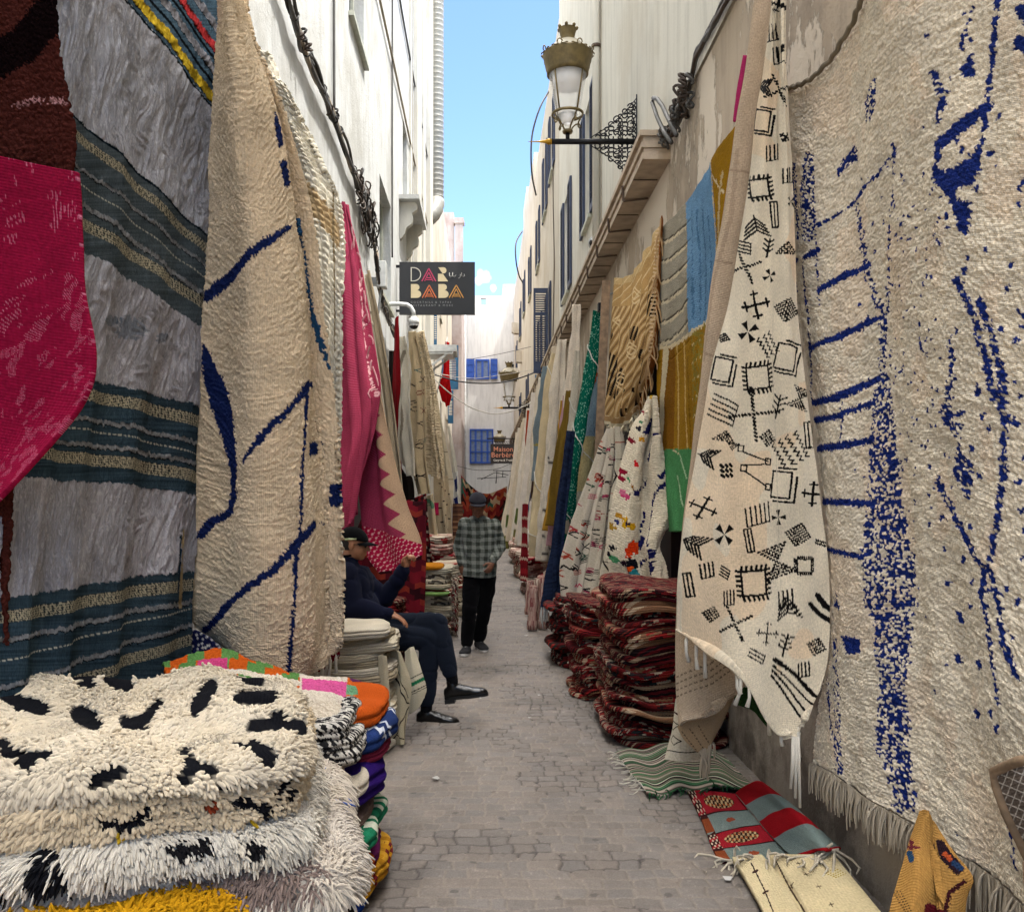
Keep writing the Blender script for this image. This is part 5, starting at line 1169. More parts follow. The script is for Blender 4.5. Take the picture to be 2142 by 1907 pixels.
# ---- colourful shaggy rug ----
def z8(*a): return [(1183.3+x*.2413,782.5+y*.2413) for x,y in a]
def pcs(p):
    k=dict(rough=1.0);NV='#1b1c4e'
    p.line(z8((560,335),(510,365),(480,450),(458,560)),[4,4,3,6],NV,**k);p.line(z8((630,620),(575,680),(550,770)),[7,6,3],NV,**k)
    p.line(z8((660,772),(590,762),(540,830),(510,900),(490,1000),(465,1100),(470,1250),(490,1330),(500,1520)),[4,4,6,4,3,3,3,3,3],NV,rough=.6);p.line(z8((530,1280),(490,1345)),3,NV)
    p.line(z8((475,215),(430,340)),[4,8],NV,**k);p.line(z8((430,740),(340,845)),[4,8],NV,**k);p.line(z8((420,1000),(398,1090),(385,1170)),[5,4,3],NV,**k);p.line(z8((405,1205),(370,1280)),[8,10],NV,**k)
    p.line(z8((430,1380),(385,1410),(385,1450)),4,NV);p.line(z8((515,1370),(515,1540)),2.5,NV)
    for q,c,s in (((380,185),'#b03050',8),((420,165),'#8a2a3c',5),((325,400),'#7a1a28',9),((262,660),'#8f1530',10),((258,720),'#8f1530',8),((345,590),'#c81f24',9),((395,390),'#c48a20',8),((400,250),'#4c7f5a',5),((380,300),'#22202a',6),
        ((320,780),'#8a5a18',8),((270,860),'#c24070',10),((255,830),'#d0708c',7),((300,850),'#2a1420',7),((270,1070),'#c79818',13),((310,1110),'#c79818',10),((250,1110),'#c79818',8),((275,1085),'#1c1838',9),((225,1030),'#b8862a',6),((190,1120),'#a88028',8),
        ((215,1080),'#2c3468',5),((320,1290),'#d43a12',18),((290,1330),'#d43a12',12),((350,1270),'#d8521a',9),((310,1430),'#14131a',16),((245,1420),'#2a1a28',10),((295,1480),'#d4521a',14),((330,1510),'#2c7f86',14),((300,1590),'#2c7f86',10),((350,1600),'#c7861c',13),
        ((380,1560),'#c7861c',9),((190,1380),'#4a8a5c',9),((180,1290),'#15141c',7),((165,1340),'#15141c',5),((490,55),'#c29a20',5),((290,730),'#4a8a5c',5),((290,1500),'#7a1c28',7),((265,1600),'#c89a90',9)):
        u,v=z8(q)[0];p.line([(u-s*.12,v-s*.25),(u+s*.12,v+s*.25)],s*.95,c,rough=1.1)
La=z8((470,40),(410,180),(330,300),(270,560),(215,820),(170,1100),(155,1380),(200,1480),(255,1700))
Ra=z8((525,40),(570,330),(615,600),(690,940),(702,1010),(640,1090),(560,1260),(612,1420),(635,1620))
Ma=z8((495,40),(470,300),(430,560),(420,760),(410,960),(395,1150),(380,1300),(400,1480),(420,1640))
rows=[[(l[0],l[1],7.75-.05*i),((l[0]+m[0])/2,(l[1]+m[1])/2,7.5-.05*i),(m[0],m[1],7.62-.05*i),((r[0]+m[0])/2,(r[1]+m[1])/2,7.28-.05*i),(r[0],r[1],7.3-.05*i)] for i,(l,m,r) in enumerate(zip(La,Ma,Ra))]
sheet('colourful_rug',rows,260,620,'y',paint=pcs,fold=pleat(2.5,.03,.3,.4,6),knot=(.026,.020,.012,12),mat=cloth('weave',None,.6,.6),base='#d8ccb4',thick=.02,label='cream shaggy rug with bright coloured blots and navy lines above the red stack')
# ---- symbol trio beyond it ----
pk_c=['#1f1c1c','#1f1c1c','#b03a58','#2f4a3a','#a33a2a']
drape('symbol_rug',[(1213,858),(1190,905),(1162,985),(1134,1060),(1116,1140),(1124,1212)],[(1222,856),(1214,930),(1196,1010),(1180,1090),(1168,1160),(1160,1215)],9.3,9.0,'#c9beab','cream rug with scattered coloured symbols, fanning out below its tie',3,.05,paint=marks(pk_c,95,3,1120,1222,880,1210,6,2.0),seed=20,ybot=-.3,nu=140,nv=320)
drape('symbol_rug',[(1220,856),(1214,920),(1198,1000),(1184,1080),(1172,1150),(1164,1205)],[(1230,854),(1226,920),(1216,1000),(1206,1090),(1196,1150),(1190,1200)],9.1,8.9,'#c5baa6','cream rug with slanting dark bars and pink marks, middle of three',2,.05,paint=marks(['#2a2626','#a03a56','#2a2626','#8a3a30'],60,8,1165,1228,870,1200,7,2.0),seed=21,ybot=-.3,nu=110,nv=320)
drape('grid_rug',[(1226,852),(1224,920),(1212,1000),(1202,1080),(1192,1140),(1186,1185)],[(1243,852),(1250,920),(1244,1000),(1238,1080),(1230,1130),(1224,1172)],8.9,8.7,'#cdc2ac','cream rug with a thin black and red grid of lines',2,.04,
    paint=lambda p:([p.line([(1180,v),(1252,v-3)],2,'#221e1e' if i%3 else '#9c3b36') for i,v in enumerate(range(885,1180,34))],p.line([(1222,870),(1232,950),(1215,1010),(1206,1100),(1216,1170)],1.6,'#221e1e'),p.line([(1240,940),(1228,1020),(1232,1100),(1214,1180)],1.5,'#8a3a34')),seed=22,ybot=-.2,nu=110,nv=320)
# plank, green roll and neighbours
b=MB();a=P(1210,560,9.9);c=P(1190,1020,9.9);b.beam(tuple(a),tuple(c),.09,.03,up=(0,1,0));tag(b.build('plank',M_wood,None,smooth=False),'pale wooden plank standing between the green roll and the tan openwork rug','plank')
def roll(name,pts,r,base,label,y=None,paint=None,ties=3,mat=None,yb=0,seed=1):
    """a rug rolled or bunched into a hanging roll; pts are (u,v,y,half width in picture units)"""
    rows=[]
    for (u,v,yy,hw) in pts: rows.append([(u+hw*math.sin(R(a)),v,yy-hw/F*yy*math.cos(R(a))*.9) for a in (-100,-60,-20,20,60,100)])
    o=sheet(name,rows,60,260,'y',paint=paint,fold=lambda s,t,S,T:.02*fbm(S*5,T*3,3,seed)+.012*np.sin(8*s+t*6),mat=mat or cloth('fur',None,1.0,.8),base=base,label=label,thick=.012,cat='rug')
    if ties:
        W,N,U,V=o_grid[o.name]
        for k in range(ties):
            i=int(len(W)*(k+.7)/(ties+.4));mb=MB();mb.tube([tuple(W[min(max(i+int(j*.5)-14,0),len(W)-1),j]+N[i,j]*.012) for j in range(0,60,3)],.007,5);mb.build('tie_cord',cloth('weave','#e2e0d4'),o)
    return o
def pgr(p):
    m=(np.sin(p.X*.5+p.Y*1.3+3*p.rx)>.86)&(vnoise2(p.X*.3,p.Y*.5,4)>-.1);p.C[m]=H('#8fc4ac');p.line([(1105,1035),(1150,1065)],24,'#c9bea6',rough=4);p.line([(1106,1075),(1150,1095)],34,'#0f5c44',rough=3)
roll('rug_roll',[(1193,621,11.2,6),(1183,712,11.0,11),(1164,816,10.8,13),(1145,935,10.6,13),(1133,1031,10.5,14),(1118,1128,10.4,12)],0,'#14614e','emerald green and white rug rolled into a long hanging bundle',paint=pgr,seed=2)
def pwr(p):
    p.C[(p.Y<760)]=H('#c2c4b6');m=(p.Y>700)&(p.Y<890);p.C[m]=H('#8ea7b8');m=(p.Y>=870);p.C[m]=H('#cfc08e');m=p.Y>980;p.C[m]=H('#b9b5a3')
    p.line([(1198,720),(1188,760)],5,'#a5522e',rough=2);p.line([(1206,690),(1200,720)],4,'#a5522e',rough=2)
roll('rug_roll',[(1203,640,11.6,5),(1196,720,11.5,9),(1182,810,11.4,15),(1170,905,11.3,17),(1158,985,11.2,15),(1146,1070,11.1,14),(1138,1140,11.0,12)],0,'#c2c4b6','pale blue and straw yellow rug bundle hanging just right of the green roll',paint=pwr,seed=4)
o=drape('blue_rug',[(1134,860),(1120,960),(1103,1080),(1090,1150),(1076,1215)],[(1142,860),(1132,960),(1120,1080),(1120,1150),(1124,1205)],10.0,9.8,'#222c44','faded indigo rug with a white fringe spreading at its foot',3,.05,paint=lambda p:p.C.__imul__((1+.5*vnoise2(p.X*.5+p.Y*.4,p.Y*.12,5))[:,None]),seed=24,nu=90)
W_,N_,U_,V_=o_grid[o.name];fringe(o,W_[-1][::8],.16,.008,22,'#cfcdc6',seed=12,spread=.02)
roll('rug_roll',[(1152,700,12.6,4),(1146,800,12.5,8),(1138,900,12.4,10),(1128,1010,12.3,9),(1120,1100,12.2,9)],0,'#cfc6b2','thin cream rug bundle squeezed left of the green roll',seed=5,ties=2)
FAR=[ # u_top,v_top,w_top,u_bot,v_bot,w_bot,y,colour,label
 (1137,780,5,1110,1050,14,12.9,'#7c6226','ochre-brown rug hanging between the mustard strip and the indigo rug',2),
 (1126,800,5,1099,1060,9,13.4,'#b08530','bright mustard yellow strip of rug',1),
 (1131,790,2,1105,1090,5,13.2,'#b98f92','thin dusty pink rug edge beside the mustard strip',1),
 (1118,820,9,1092,1120,14,14.0,'#dac9a5','cream rug with small black marks left of the mustard strip',2),
 (1106,850,9,1070,1110,34,15.0,'#d6c39c','wide cream bundle tied with three cords',0),
 (1102,830,4,1088,930,8,15.9,'#8c2b33','narrow wine red rug high behind the tied cream bundle',1),
 (1094,850,12,1074,960,16,16.6,'#7f8d92','grey-blue and yellow rug hanging high behind the cream bundles',2),
 (1084,870,12,1055,1090,18,18.2,'#d9c8a4','cream rug with a brown oval near its middle',2),
 (1077,890,5,1062,1030,9,18.0,'#2d3d62','slim navy rug between cream rugs',1),
 (1070,895,10,1045,1090,16,20.0,'#dccdae','plain cream rug right of the crimson and green one',2),
 (1062,900,7,1030,1080,14,22.5,'#dacaa9','long cream rug with a green foot',2),
 (1054,915,7,1047,1000,8,22.0,'#b0441e','small orange-red rug tapering among cream ones',1),
 (1049,930,5,1046,1040,6,23.6,'#7d1a20','dark crimson rug strip above the red column',1),
 (1047,920,8,1020,1100,12,25.5,'#d2bf98','tan rug in the distance before the green patterned one',2),
 (1038,930,7,1012,1095,12,28.5,'#d6c6a4','cream rug with olive green shapes, near the end of the row',2),
 (1031,935,6,1008,1070,9,32.0,'#8c7a4e','olive brown rug far along the right row',1),
 (1026,940,5,1004,1060,7,36.0,'#d0be98','pale rug last but one on the right',1),
 (1021,945,5,1001,1055,6,40.0,'#5b4a38','dark brown rug last on the right',1),
 (1150,690,6,1126,1080,16,12.9,'#dccaa6','cream rug filling the gap just left of the pale thin bundle',2),
 (1112,760,6,1083,1085,17,15.6,'#d2bd95','sandy rug half hidden between the marked and tied cream rugs',3),
 (1090,800,6,1064,1085,16,17.4,'#dfd0b0','pale rug with crooked folds behind the brown oval rug',3),
 (1076,830,6,1050,1088,14,19.3,'#d5c19b','straw coloured rug between the oval and plain cream rugs',3),
 (1066,850,6,1037,1085,14,21.6,'#dccba8','cream rug pressed against the crimson and orange ones',3),
 (1056,870,5,1026,1085,13,24.5,'#e0d2b4','light rug just before the tan one in the distance',3),
 (1043,900,5,1016,1080,11,27.5,'#d3bf97','sandy rug next to the olive patterned one far off',2),
 (1034,915,4,1010,1072,9,31.0,'#dccba7','cream rug beside the olive brown one at the far end',2)]
for i,(ut,vt,wt,ub,vb,wb,y,c_,lab,n_) in enumerate(FAR):
    if (wt>=7 or n_==0 or i>=18): vt=min(vt,990-2.2*(ut-970)+14);wt+=2
    if n_==0: roll('rug_roll',[(ut,vt,y,4),(ut-9,vt+60,y-.1,9),(ub+10,vb-130,y-.2,17),(ub+3,vb-50,y-.3,19),(ub,vb,y-.3,14)],0,c_,lab,seed=31,mat=cloth('weave',None,.6,.7));continue
    def pf(p,i=i,lab=lab):
        if 'oval' in lab:
            m=((p.X-1066)/7)**2+((p.Y-975)/24)**2<1;p.C[m]=H('#4b3a30')
        if 'green shapes' in lab or 'green foot' in lab: p.line([(ub-4,vb-80),(ub+6,vb-40)],11,'#5c6b34',rough=3);p.line([(ub,vb-20),(ub+3,vb)],12,'#77743e',rough=3)
        if 'black marks' in lab: marks(['#2a2523'],12,i,1090,1108,900,1110,3.5,1.3)(p)
        if 'yellow' in lab: p.line([(1080,890),(1090,930)],12,'#a99a4e',rough=4)
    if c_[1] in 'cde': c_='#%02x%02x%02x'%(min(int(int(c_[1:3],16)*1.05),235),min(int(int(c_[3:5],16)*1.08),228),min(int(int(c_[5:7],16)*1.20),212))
    drape('hanging_rug',[(ut-wt/2,vt),(ut-(ut-ub)*.35-wt*.65,vt+(vb-vt)*.4),(ub-wb/2,vb)],[(ut+wt/2+2,vt),(ut-(ut-ub)*.35+wt*.85,vt+(vb-vt)*.4),(ub+wb/2,vb)],y+.1,y-.1,c_,lab,n_,.07*min(1,14/y)+.03,paint=pf,seed=40+i,nu=40,nv=110,group='rugs hung in a row along the right wall')
sheet('red_runner',[[(1041,1006,15.2),(1047,1005,15.1),(1053,1006,15.0)],[(1040,1090,15.1),(1046,1090,15.0),(1052,1090,14.9)],[(1039,1158,15.0),(1045,1160,14.9),(1052,1160,14.8)]],20,60,'y',base='#7c141d',mat=kilim(['#7c141d','#8e1a22','#6a0f18','#b9a08c','#7c141d'],22,.5,14,0,9),
    fold=rumple(.02),label='narrow crimson runner with small white figures hanging over the far stacks')
# dark panels with the shade of open shop fronts put into their colour
b=MB();b.box(1.52,7.4,.1,1.615,13.5,2.9);tag(b.build('shop_shade_panel',simple('shop_dark','#2a1714',.9,var=.3,scale=3),None,smooth=False),'dark panel painted as the shade of an open shop behind the hanging rugs on the right','shop opening')
b=MB();b.box(WL+.003,8.0,.1,WL+.1,16.0,3.2);tag(b.build('shop_shade_panel',simple('shop_dark','#2a1714',.9,var=.3,scale=3),None,smooth=False),'dark panel painted as the shade of an open shop behind the hanging rugs on the left','shop opening')
# rug curtain across the end of the alley
sheet('kilim_curtain',[[(921,948,42.3),(945,975,42),(975,985,41.8),(1012,970,42)],[(922,990,42.2),(945,1000,42),(975,1005,41.8),(1010,998,42)],[(923,1035,42.2),(945,1040,42),(975,1040,41.8),(1008,1036,42)]],120,80,'y',base='#8a2a22',
    mat=kilim(['#64191a','#8f4526','#1e100e','#701f1c','#9c8569','#284a3e','#843524','#2a1310'],5.5,.9,3,3.2,4),fold=pleat(2,.12,.2,.6,3),label='red patterned kilim strung right across the far end of the alley')
b=MB();b.box(-1.3,43.5,.0,1.1,43.6,1.15);tag(b.build('dark_stall',simple('shop_dark','#2a1714',.9),None,smooth=False),'dark stall front under the kilim at the alley end','stall')

# ---------------- stacks ----------------
_o=['','second','third','fourth','fifth','sixth','seventh','eighth','ninth','tenth','eleventh','twelfth','thirteenth','fourteenth','fifteenth']
def ordn(i,n):
    if i==0: return 'topmost'
    if i==n-1: return 'lowest'
    return _o[i]+' from the top' if i<=(n-1)//2 else _o[n-1-i]+' from the bottom'
REDS=[['#4a1016','#6e181b','#1b1013','#8a745e','#5a1519','#2e0b0f'],['#5e1518','#94826e','#221113','#6e1d1b','#4a1013'],['#3a1216','#6a2a22','#8a6a50','#1a1214','#7a1a1e'],['#701a1a','#a39480','#5c1115','#1f2a2c','#7e2d24','#2a1214'],['#4a1013','#7d5a42','#b19a80','#2b1012','#8a2222']]
mats_red=[kilim(REDS[i%5],60+14*(i%4),.3,16+5*i,(0,26,0,38,16,0,30,0,20)[i%9],i) for i in range(12)]
def stack(cx,cy,hx,hy,n,H_,labelf,mats,z0=.01,rot=0,seed=1,wamp=.02,grp=None,lobes=3,names='folded_rug',jx=.045,tops=None,taper=0,layerwob=.08,na=120):
    r=random.Random(seed);th=[r.uniform(.7,1.35) for _ in range(n)];s=sum(th);z=z0;ar=[]
    ph=r.uniform(0,6)
    def wv(k,amp):
        return lambda x,y: amp*(np.sin((x-cx)*9+ph+k*.25)+.8*vnoise2((x-cx)*7+k*.12,(y-cy)*5,seed))*1.0
    for k in range(n):
        h=H_*th[k]/s;f=(k+1)/n;a0=wv(k,wamp*min(1,k/3));a1=wv(k+1,wamp*min(1,(k+1)/3))
        m=mats[r.randrange(len(mats))]
        o=cushion(names,cx+r.uniform(-jx,jx)+taper*k/n,cy+r.uniform(-jx,jx),hx*(1+r.uniform(-.07,.05)),hy*(1+r.uniform(-.05,.04)),z,h*1.03,rot+r.uniform(-.05,.05),m,na=na,nr=10,ns=8*lobes,lobes=lobes if lobes>1 else 1,seed=seed*31+k,top=a1,under=a0,wob=.05,lobed=.5,bulge=.42,layerwob=layerwob,pw=4)
        tag(o,labelf(ordn(n-1-k,n)),'rug',grp);ar.append(o);z+=h
    return ar
stack(1.21,6.42,.38,.62,27,1.02,lambda o:f'dark red folded kilim, {o} of the tall stack',mats_red,seed=3,wamp=.022,grp='folded kilims in the tall red stack')
stack(1.02,7.62,.31,.42,17,.80,lambda o:f'reddish folded kilim, {o} of the middle stack on the right',mats_red,seed=5,wamp=.022,grp='folded kilims in the middle red stack')
mats_dk=[kilim([['#2a1a1a','#5c1a1c','#8a7f70','#1c1616','#6d2020'],['#4f1316','#2b2422','#8f2a22','#3a2a26']][i%2],30,.4,12,12,20+i) for i in range(3)]
stack(.98,9.0,.33,.40,13,.66,lambda o:f'dark folded rug, {o} of the third stack',mats_dk,seed=6,grp='folded rugs in the third stack on the right')
sheet('grey_kilim',[[(1160,1262,8.3),(1172,1275,8.1),(1184,1290,7.95)],[(1158,1340,8.3),(1168,1370,8.1),(1178,1400,7.95)]],40,60,'y',base='#4a463f',mat=kilim(['#4a463f','#7a766a','#38342f','#a39c8c'],20,.5,14,0,33),fold=rumple(.01),label='grey patterned kilim hanging over the side of the third stack')
sheet('striped_kilim',[[(1247,1325,7.05),(1256,1330,6.98),(1266,1338,6.9)],[(1245,1400,6.98),(1254,1410,6.9),(1262,1425,6.85)]],30,60,'y',base='#8a1c2c',mat=kilim(['#9c2234','#d3c3b6','#9c2234','#c7b0a6'],60,0,3,0,12),fold=rumple(.01),label='red and white striped kilim end hanging from the middle stack')
mats_pk=[kilim([['#b59a8c','#a58074','#cbb9a8','#8a5a52'],['#8e1a26','#5c1018','#b39c8a'],['#a59684','#8a3a34','#c9bba4']][i],26,.3,8,10,50+i) for i in range(3)]
stack(1.03,12.2,.30,.5,6,.55,lambda o:f'crimson folded textile, {o} of the low stack behind the standing rolls',[mats_pk[1]],seed=8,grp='crimson folded textiles')
stack(.95,15.6,.33,.6,6,.62,lambda o:f'mixed folded rug, {o} of the stack below the crimson runner',mats_pk,seed=9,grp='mixed folded rugs below the runner',na=70)
stack(.90,18.6,.36,.7,5,.55,lambda o:f'small bundled rug, {o} of the heap past the crimson runner',mats_pk,seed=10,grp='bundled rugs past the runner',na=70)
stack(.95,22.5,.34,.8,5,.6,lambda o:f'small folded rug, {o} of the farthest heap on the right',mats_pk,seed=11,grp='folded rugs in the farthest right heap',na=60)
def upright(x,y,h,r,mat,label,tx=0,ty=0,grp=None):
    b=MB();n=14;V=[]
    pts=[(x+tx*t,y+ty*t,.02+h*t) for t in np.linspace(0,1,9)];b.tube(pts,[r*(1+.12*math.sin(i*1.7)) for i in range(9)],n)
    sp_=[(x+tx+(r*.85-(r*.75)*i/40)*math.cos(i*.5),y+ty+(r*.85-(r*.75)*i/40)*math.sin(i*.5),h+.028) for i in range(40)];b.tube(sp_,.005,4)
    return tag(b.build('rug_roll',mat,None),label,'rug',grp)
rm=[cloth('weave',c) for c in ('#b79a8c','#c4ad9c','#a77f72','#cdbfae')]
for i,(u,v,y,hh,lab) in enumerate(((1062,1262,11.0,.52,'pale pink rolled rug standing nearest the alley'),(1072,1248,11.3,.58,'dusty rose rolled rug standing second in the row'),(1083,1240,11.1,.62,'cream rolled rug standing third in the row'),(1092,1228,11.5,.66,'grey-pink rolled rug standing last in the row, against the indigo rug'),(1056,1230,12.4,.45,'small beige rolled rug standing behind the pink ones'))):
    p_=P(u,v,y);upright(p_[0],p_[1],hh,.06,kilim([['#b08f82','#a37c70','#b9a090','#7f4a48'],['#c0ac9a','#b39a88','#8a6a5e','#c9b8a6']][i%2],34,.4,10,9,110+i),lab,.02,.05,'rolled rugs standing in a row')
b=MB();x,y=1.0,10.2
for dx,dy in ((-.2,-.2),(.2,-.2),(-.2,.25),(.2,.25)): b.box(x+dx-.02,y+dy-.02,0,x+dx+.02,y+dy+.02,.42)
b.box(x-.27,y-.27,.42,x+.27,y+.32,.45);b.box(x-.2,y-.2,.12,x+.2,y-.17,.15);tag(b.build('low_table',simple('dark_wood','#2b1d17',.7,var=.3,scale=12),None,smooth=False),'low dark wooden table under the foot of the indigo rug','table')

# ---------------- rugs on the ground, right ----------------
def ground_sheet(name,rows,nu,nv,label,paint=None,base='#cbb79b',mat=None,hf=None,thick=.010,parent=None,z0=.022,cat='rug'):
    rr=[[(u,v,F*(EYE-(z if z else z0))/(v-CV)) for u,v,z in r] for r in rows]
    return sheet(name,rr,nu,nv,'y',paint=paint,fold=hf,mat=mat or cloth('weave',None,.6,.8),base=base,label=label,thick=thick,facing=(0,0,1),parent=parent,cat=cat)
o=ground_sheet('striped_rug',[[(1228,1504,0),(1300,1490,.06),(1372,1480,.09),(1440,1500,.10)],[(1250,1535,0),(1320,1520,.05),(1400,1515,.07),(1480,1540,.06)],[(1292,1586,0),(1350,1580,.02),(1420,1572,.04),(1505,1570,.05)]],220,240,'green, black and white striped flatweave rug lying on the ground by the red stack',
    mat=kilim(['#2c5a38','#a89c8e','#1d1c1a','#7b6f66','#c3b9aa','#3f6b48','#6d5a52','#262220','#9a8a80'],110,.0,3,0,6),hf=lambda s,t,S,T:.014*np.sin(S*22+2*T)+.02*fbm(S*4,T*4,3,3))
W_,N_,U_,V_=o_grid[o.name];fringe(o,W_[-1][::10],.07,.004,40,'#35603d',seed=14,spread=.02,down=(-.3,-.9,-.05));fringe(o,W_[:,0][::10],.07,.004,30,'#c9c2b2',seed=15,spread=.02,down=(-.9,-.2,-.05))
# leaning cream rug with diamond motifs
sheet('motif_rug',[[(1352,1395,5.15),(1372,1400,5.05),(1392,1420,5.0)],[(1340,1460,5.12),(1366,1465,5.0),(1392,1480,4.98)],[(1326,1515,5.1),(1364,1518,4.98),(1400,1515,4.95)]],120,160,'y',base='#cfc4ae',fold=lambda s,t,S,T:.05*np.sin(PI*s)+.01*fbm(S*6,T*6,2,2),
    paint=lambda p:([p.line([(1348,v),(1358,v-9),(1368,v),(1358,v+9),(1348,v)],1.6,'#2a2420') for v in (1450,1478)],p.line([(1332,1498),(1396,1500)],2,'#2a2420'),p.line([(1345,1415),(1372,1432)],3,'#3b1c1c',rough=1)),label='rolled cream rug with black diamonds leaning below the braided rug',mat=cloth('weave',None,.6,.7))
def prr(p):
    s,t=p.s,p.t;p.C[:]=H('#a3212c');band=np.floor(t*4).astype(int);m=(band%2==1);p.C[m]=H('#7c8a84')
    e=(s<.16);p.C[e&(np.abs(np.sin(t*26+s*8))>.55)]=H('#3a1a18');p.C[e&~m&(np.sin(t*70)*np.sin(s*90)>.3)]=H('#c9b9a0')
    for k,(c0,c1) in enumerate(((.125,.5),(.625,.5),(.375,.5),(.875,.5))):
        if k<2:
            q=((s-.55)/.30)**2+((t-c0)/.075)**2<1;p.C[q]=H('#3a2018');qq=q&((np.sin(s*95)+np.sin(t*120+s*60))>.1);p.C[qq]=H('#c9ad7e');qq=q&((np.sin(s*80+2)+np.sin(t*90))>1.1);p.C[qq]=H('#a8552a')
        else:
            q=((s-.55)/.08)**2+((t-c0)/.03)**2<1+p.rx*.5;p.C[q]=H('#9c4a30')
    p.C[m&(s<.16)&(np.abs(t*4-np.floor(t*4)-.5)<.35)]=H('#8a4526')
    fr=np.abs(t*4-np.round(t*4))<.03;p.C[fr]=H('#3a1418')
rr_=ground_sheet('carpet',[[(1371,1576,.0),(1416,1578,.02),(1466,1582,.05)],[(1404,1644,.0),(1450,1632,.02),(1502,1626,.05)],[(1420,1685,.0),(1478,1675,.02),(1535,1665,.06)],[(1438,1718,.0),(1510,1715,.02),(1586,1716,.04)]],200,260,'red and grey-green carpet with patterned medallions lying on the ground, its edge folded over',paint=prr,hf=rumple(.008,5,5,3),base='#a3212c')
def pfl(p):
    band=np.floor(p.t*4+.12).astype(int)%2==1;p.C[:]=H('#a3161f');p.C[band]=H('#7f8e89')
ground_sheet('carpet_flap',[[(1466,1582,.07),(1490,1566,.17),(1518,1558,.24),(1558,1583,.20)],[(1500,1620,.07),(1535,1602,.17),(1560,1598,.23),(1596,1615,.18)],[(1535,1665,.07),(1570,1645,.17),(1600,1635,.22),(1632,1650,.16)],[(1584,1712,.06),(1620,1700,.12),(1650,1696,.16),(1678,1694,.12)]],160,200,None,paint=pfl,hf=rumple(.01,5,5,5),parent=rr_,base='#a3161f')
W_,N_,U_,V_=o_grid[rr_.name]
fl=P(1440,1716,F*1.63/(1716-CV));fr_=P(1676,1694,F*1.5/(1694-CV));fringe(rr_,[fl,P(1560,1722,F*1.6/(1722-CV)),fr_],.16,.006,60,'#d6cbb6',seed=16,spread=.05,down=(-.35,-.85,-.15))
def pcf(p):
    p.line([(1500,1725),(1525,1775),(1552,1840),(1580,1900)],2.6,'#2a1a18',rough=.6);p.line([(1545,1712),(1580,1770),(1625,1840)],2,'#4a3a2e')
    for (x,y) in ((1508,1742),(1528,1782)): p.line([(x-3,y+2),(x+4,y-2)],5,'#3a2420',rough=1)
    for k in range(5): p.line([(1648+k*5,1745+k*2),(1668+k*5,1733+k*3)],2,'#a8902c',dash=5)
    for (x,y) in ((1590,1725),(1605,1748),(1630,1772),(1655,1806),(1575,1765)): p.line([(x,y),(x+9,y-2)],1.8,'#5a4a38');p.line([(x+2,y-4),(x+7,y+3)],1.4,'#5a4a38')
cf_=ground_sheet('cream_rug',[[(1462,1712,.05),(1545,1706,.08),(1662,1704,.12)],[(1486,1750,.05),(1580,1748,.08),(1700,1750,.10)],[(1520,1810,.05),(1620,1810,.08),(1752,1812,.10)],[(1560,1890,.05),(1670,1890,.08),(1830,1900,.10)]],240,260,'plain cream flatweave with a thin dark line lying folded at the foot of the wall',paint=pcf,base='#d8c79f',hf=lambda s,t,S,T:.012*fbm(S*3,T*3,3,4)-.03*np.exp(-((s-.42)/.03)**2),thick=.03)
# mustard rug propped against the wall
def pmu(p):
    ribs=np.sin(p.Y*1.7+p.X*.3)*.5+.5;p.C*=(1-.10*ribs)[:,None]
    for (pts,w,c) in ((c8((1400,1360),(1400,1400)),9,'#6b2430'),(c8((1370,1390),(1440,1395)),6,'#6b2430'),(c8((1390,1430),(1400,1460)),14,'#27486a'),(c8((1560,1380),(1600,1440),(1660,1510)),24,'#2b1b22'),(c8((1590,1430),(1620,1460)),10,'#b5502a'),(c8((1640,1480),(1680,1510)),12,'#243a5c'),
        (c8((1700,1590),(1620,1650),(1590,1763)),9,'#3b151a'),(c8((1500,1750),(1560,1790)),26,'#5c1a20')): p.line(pts,w,c,rough=2.5)
    for k in range(9): p.line(c8((1290+k*8,1650+k*14),(1340+k*8,1640+k*14)),2,'#2a1a16',dash=6)
rows=[[(1838,1622,2.699),(1844,1616,2.655),(1852,1618,2.637),(1860,1632,2.655),(1866,1640,2.708)],[(1812,1690,2.655),(1834,1686,2.567),(1858,1690,2.602),(1868,1700,2.593),(1905,1700,2.673)],[(1790,1760,2.611),(1830,1756,2.496),(1868,1760,2.549),(1876,1768,2.531),(1942,1752,2.655)],[(1772,1830,2.567),(1820,1830,2.443),(1860,1830,2.513),(1880,1835,2.478),(1930,1800,2.620)],[(1755,1960,2.522),(1810,1960,2.390),(1850,1960,2.478),(1880,1960,2.443),(1925,1930,2.584)]]
sheet('mustard_rug',rows,240,300,'y',paint=pmu,base='#b98b4a',fold=rumple(.008,6,5,2),mat=cloth('weave',None,.5,.9),label='mustard flatweave rug with dark motifs, folded to a peak against the wall')
# wicker chair edge at the right border
rows=[[(1984,1540,2.282),(2030,1522,2.175),(2110,1508,2.075),(2200,1512,2.034)],[(1990,1572,2.274),(2040,1560,2.158),(2120,1550,2.058),(2200,1550,2.025)],[(2008,1620,2.266),(2060,1610,2.141),(2130,1605,2.042),(2200,1605,2.009)],[(2036,1675,2.258),(2080,1670,2.133),(2140,1665,2.042),(2200,1665,2.009)],[(2058,1720,2.258),(2100,1716,2.133),(2150,1712,2.042),(2200,1712,2.009)]]
def pwk(p):
    m=(np.abs(((p.X*.55+p.Y*.22)/9)%1-.5)<.07)|(np.abs(((-p.X*.2+p.Y*.5)/9)%1-.5)<.07);p.C[m]=H('#c9c0b4');p.C*=(1+.3*vnoise2(p.X*.15,p.Y*1.1,4))[:,None]
wk=empty('basket_chair',(1.6,2.65,0),'grey-brown woven basket chair back cut off by the right edge','chair')
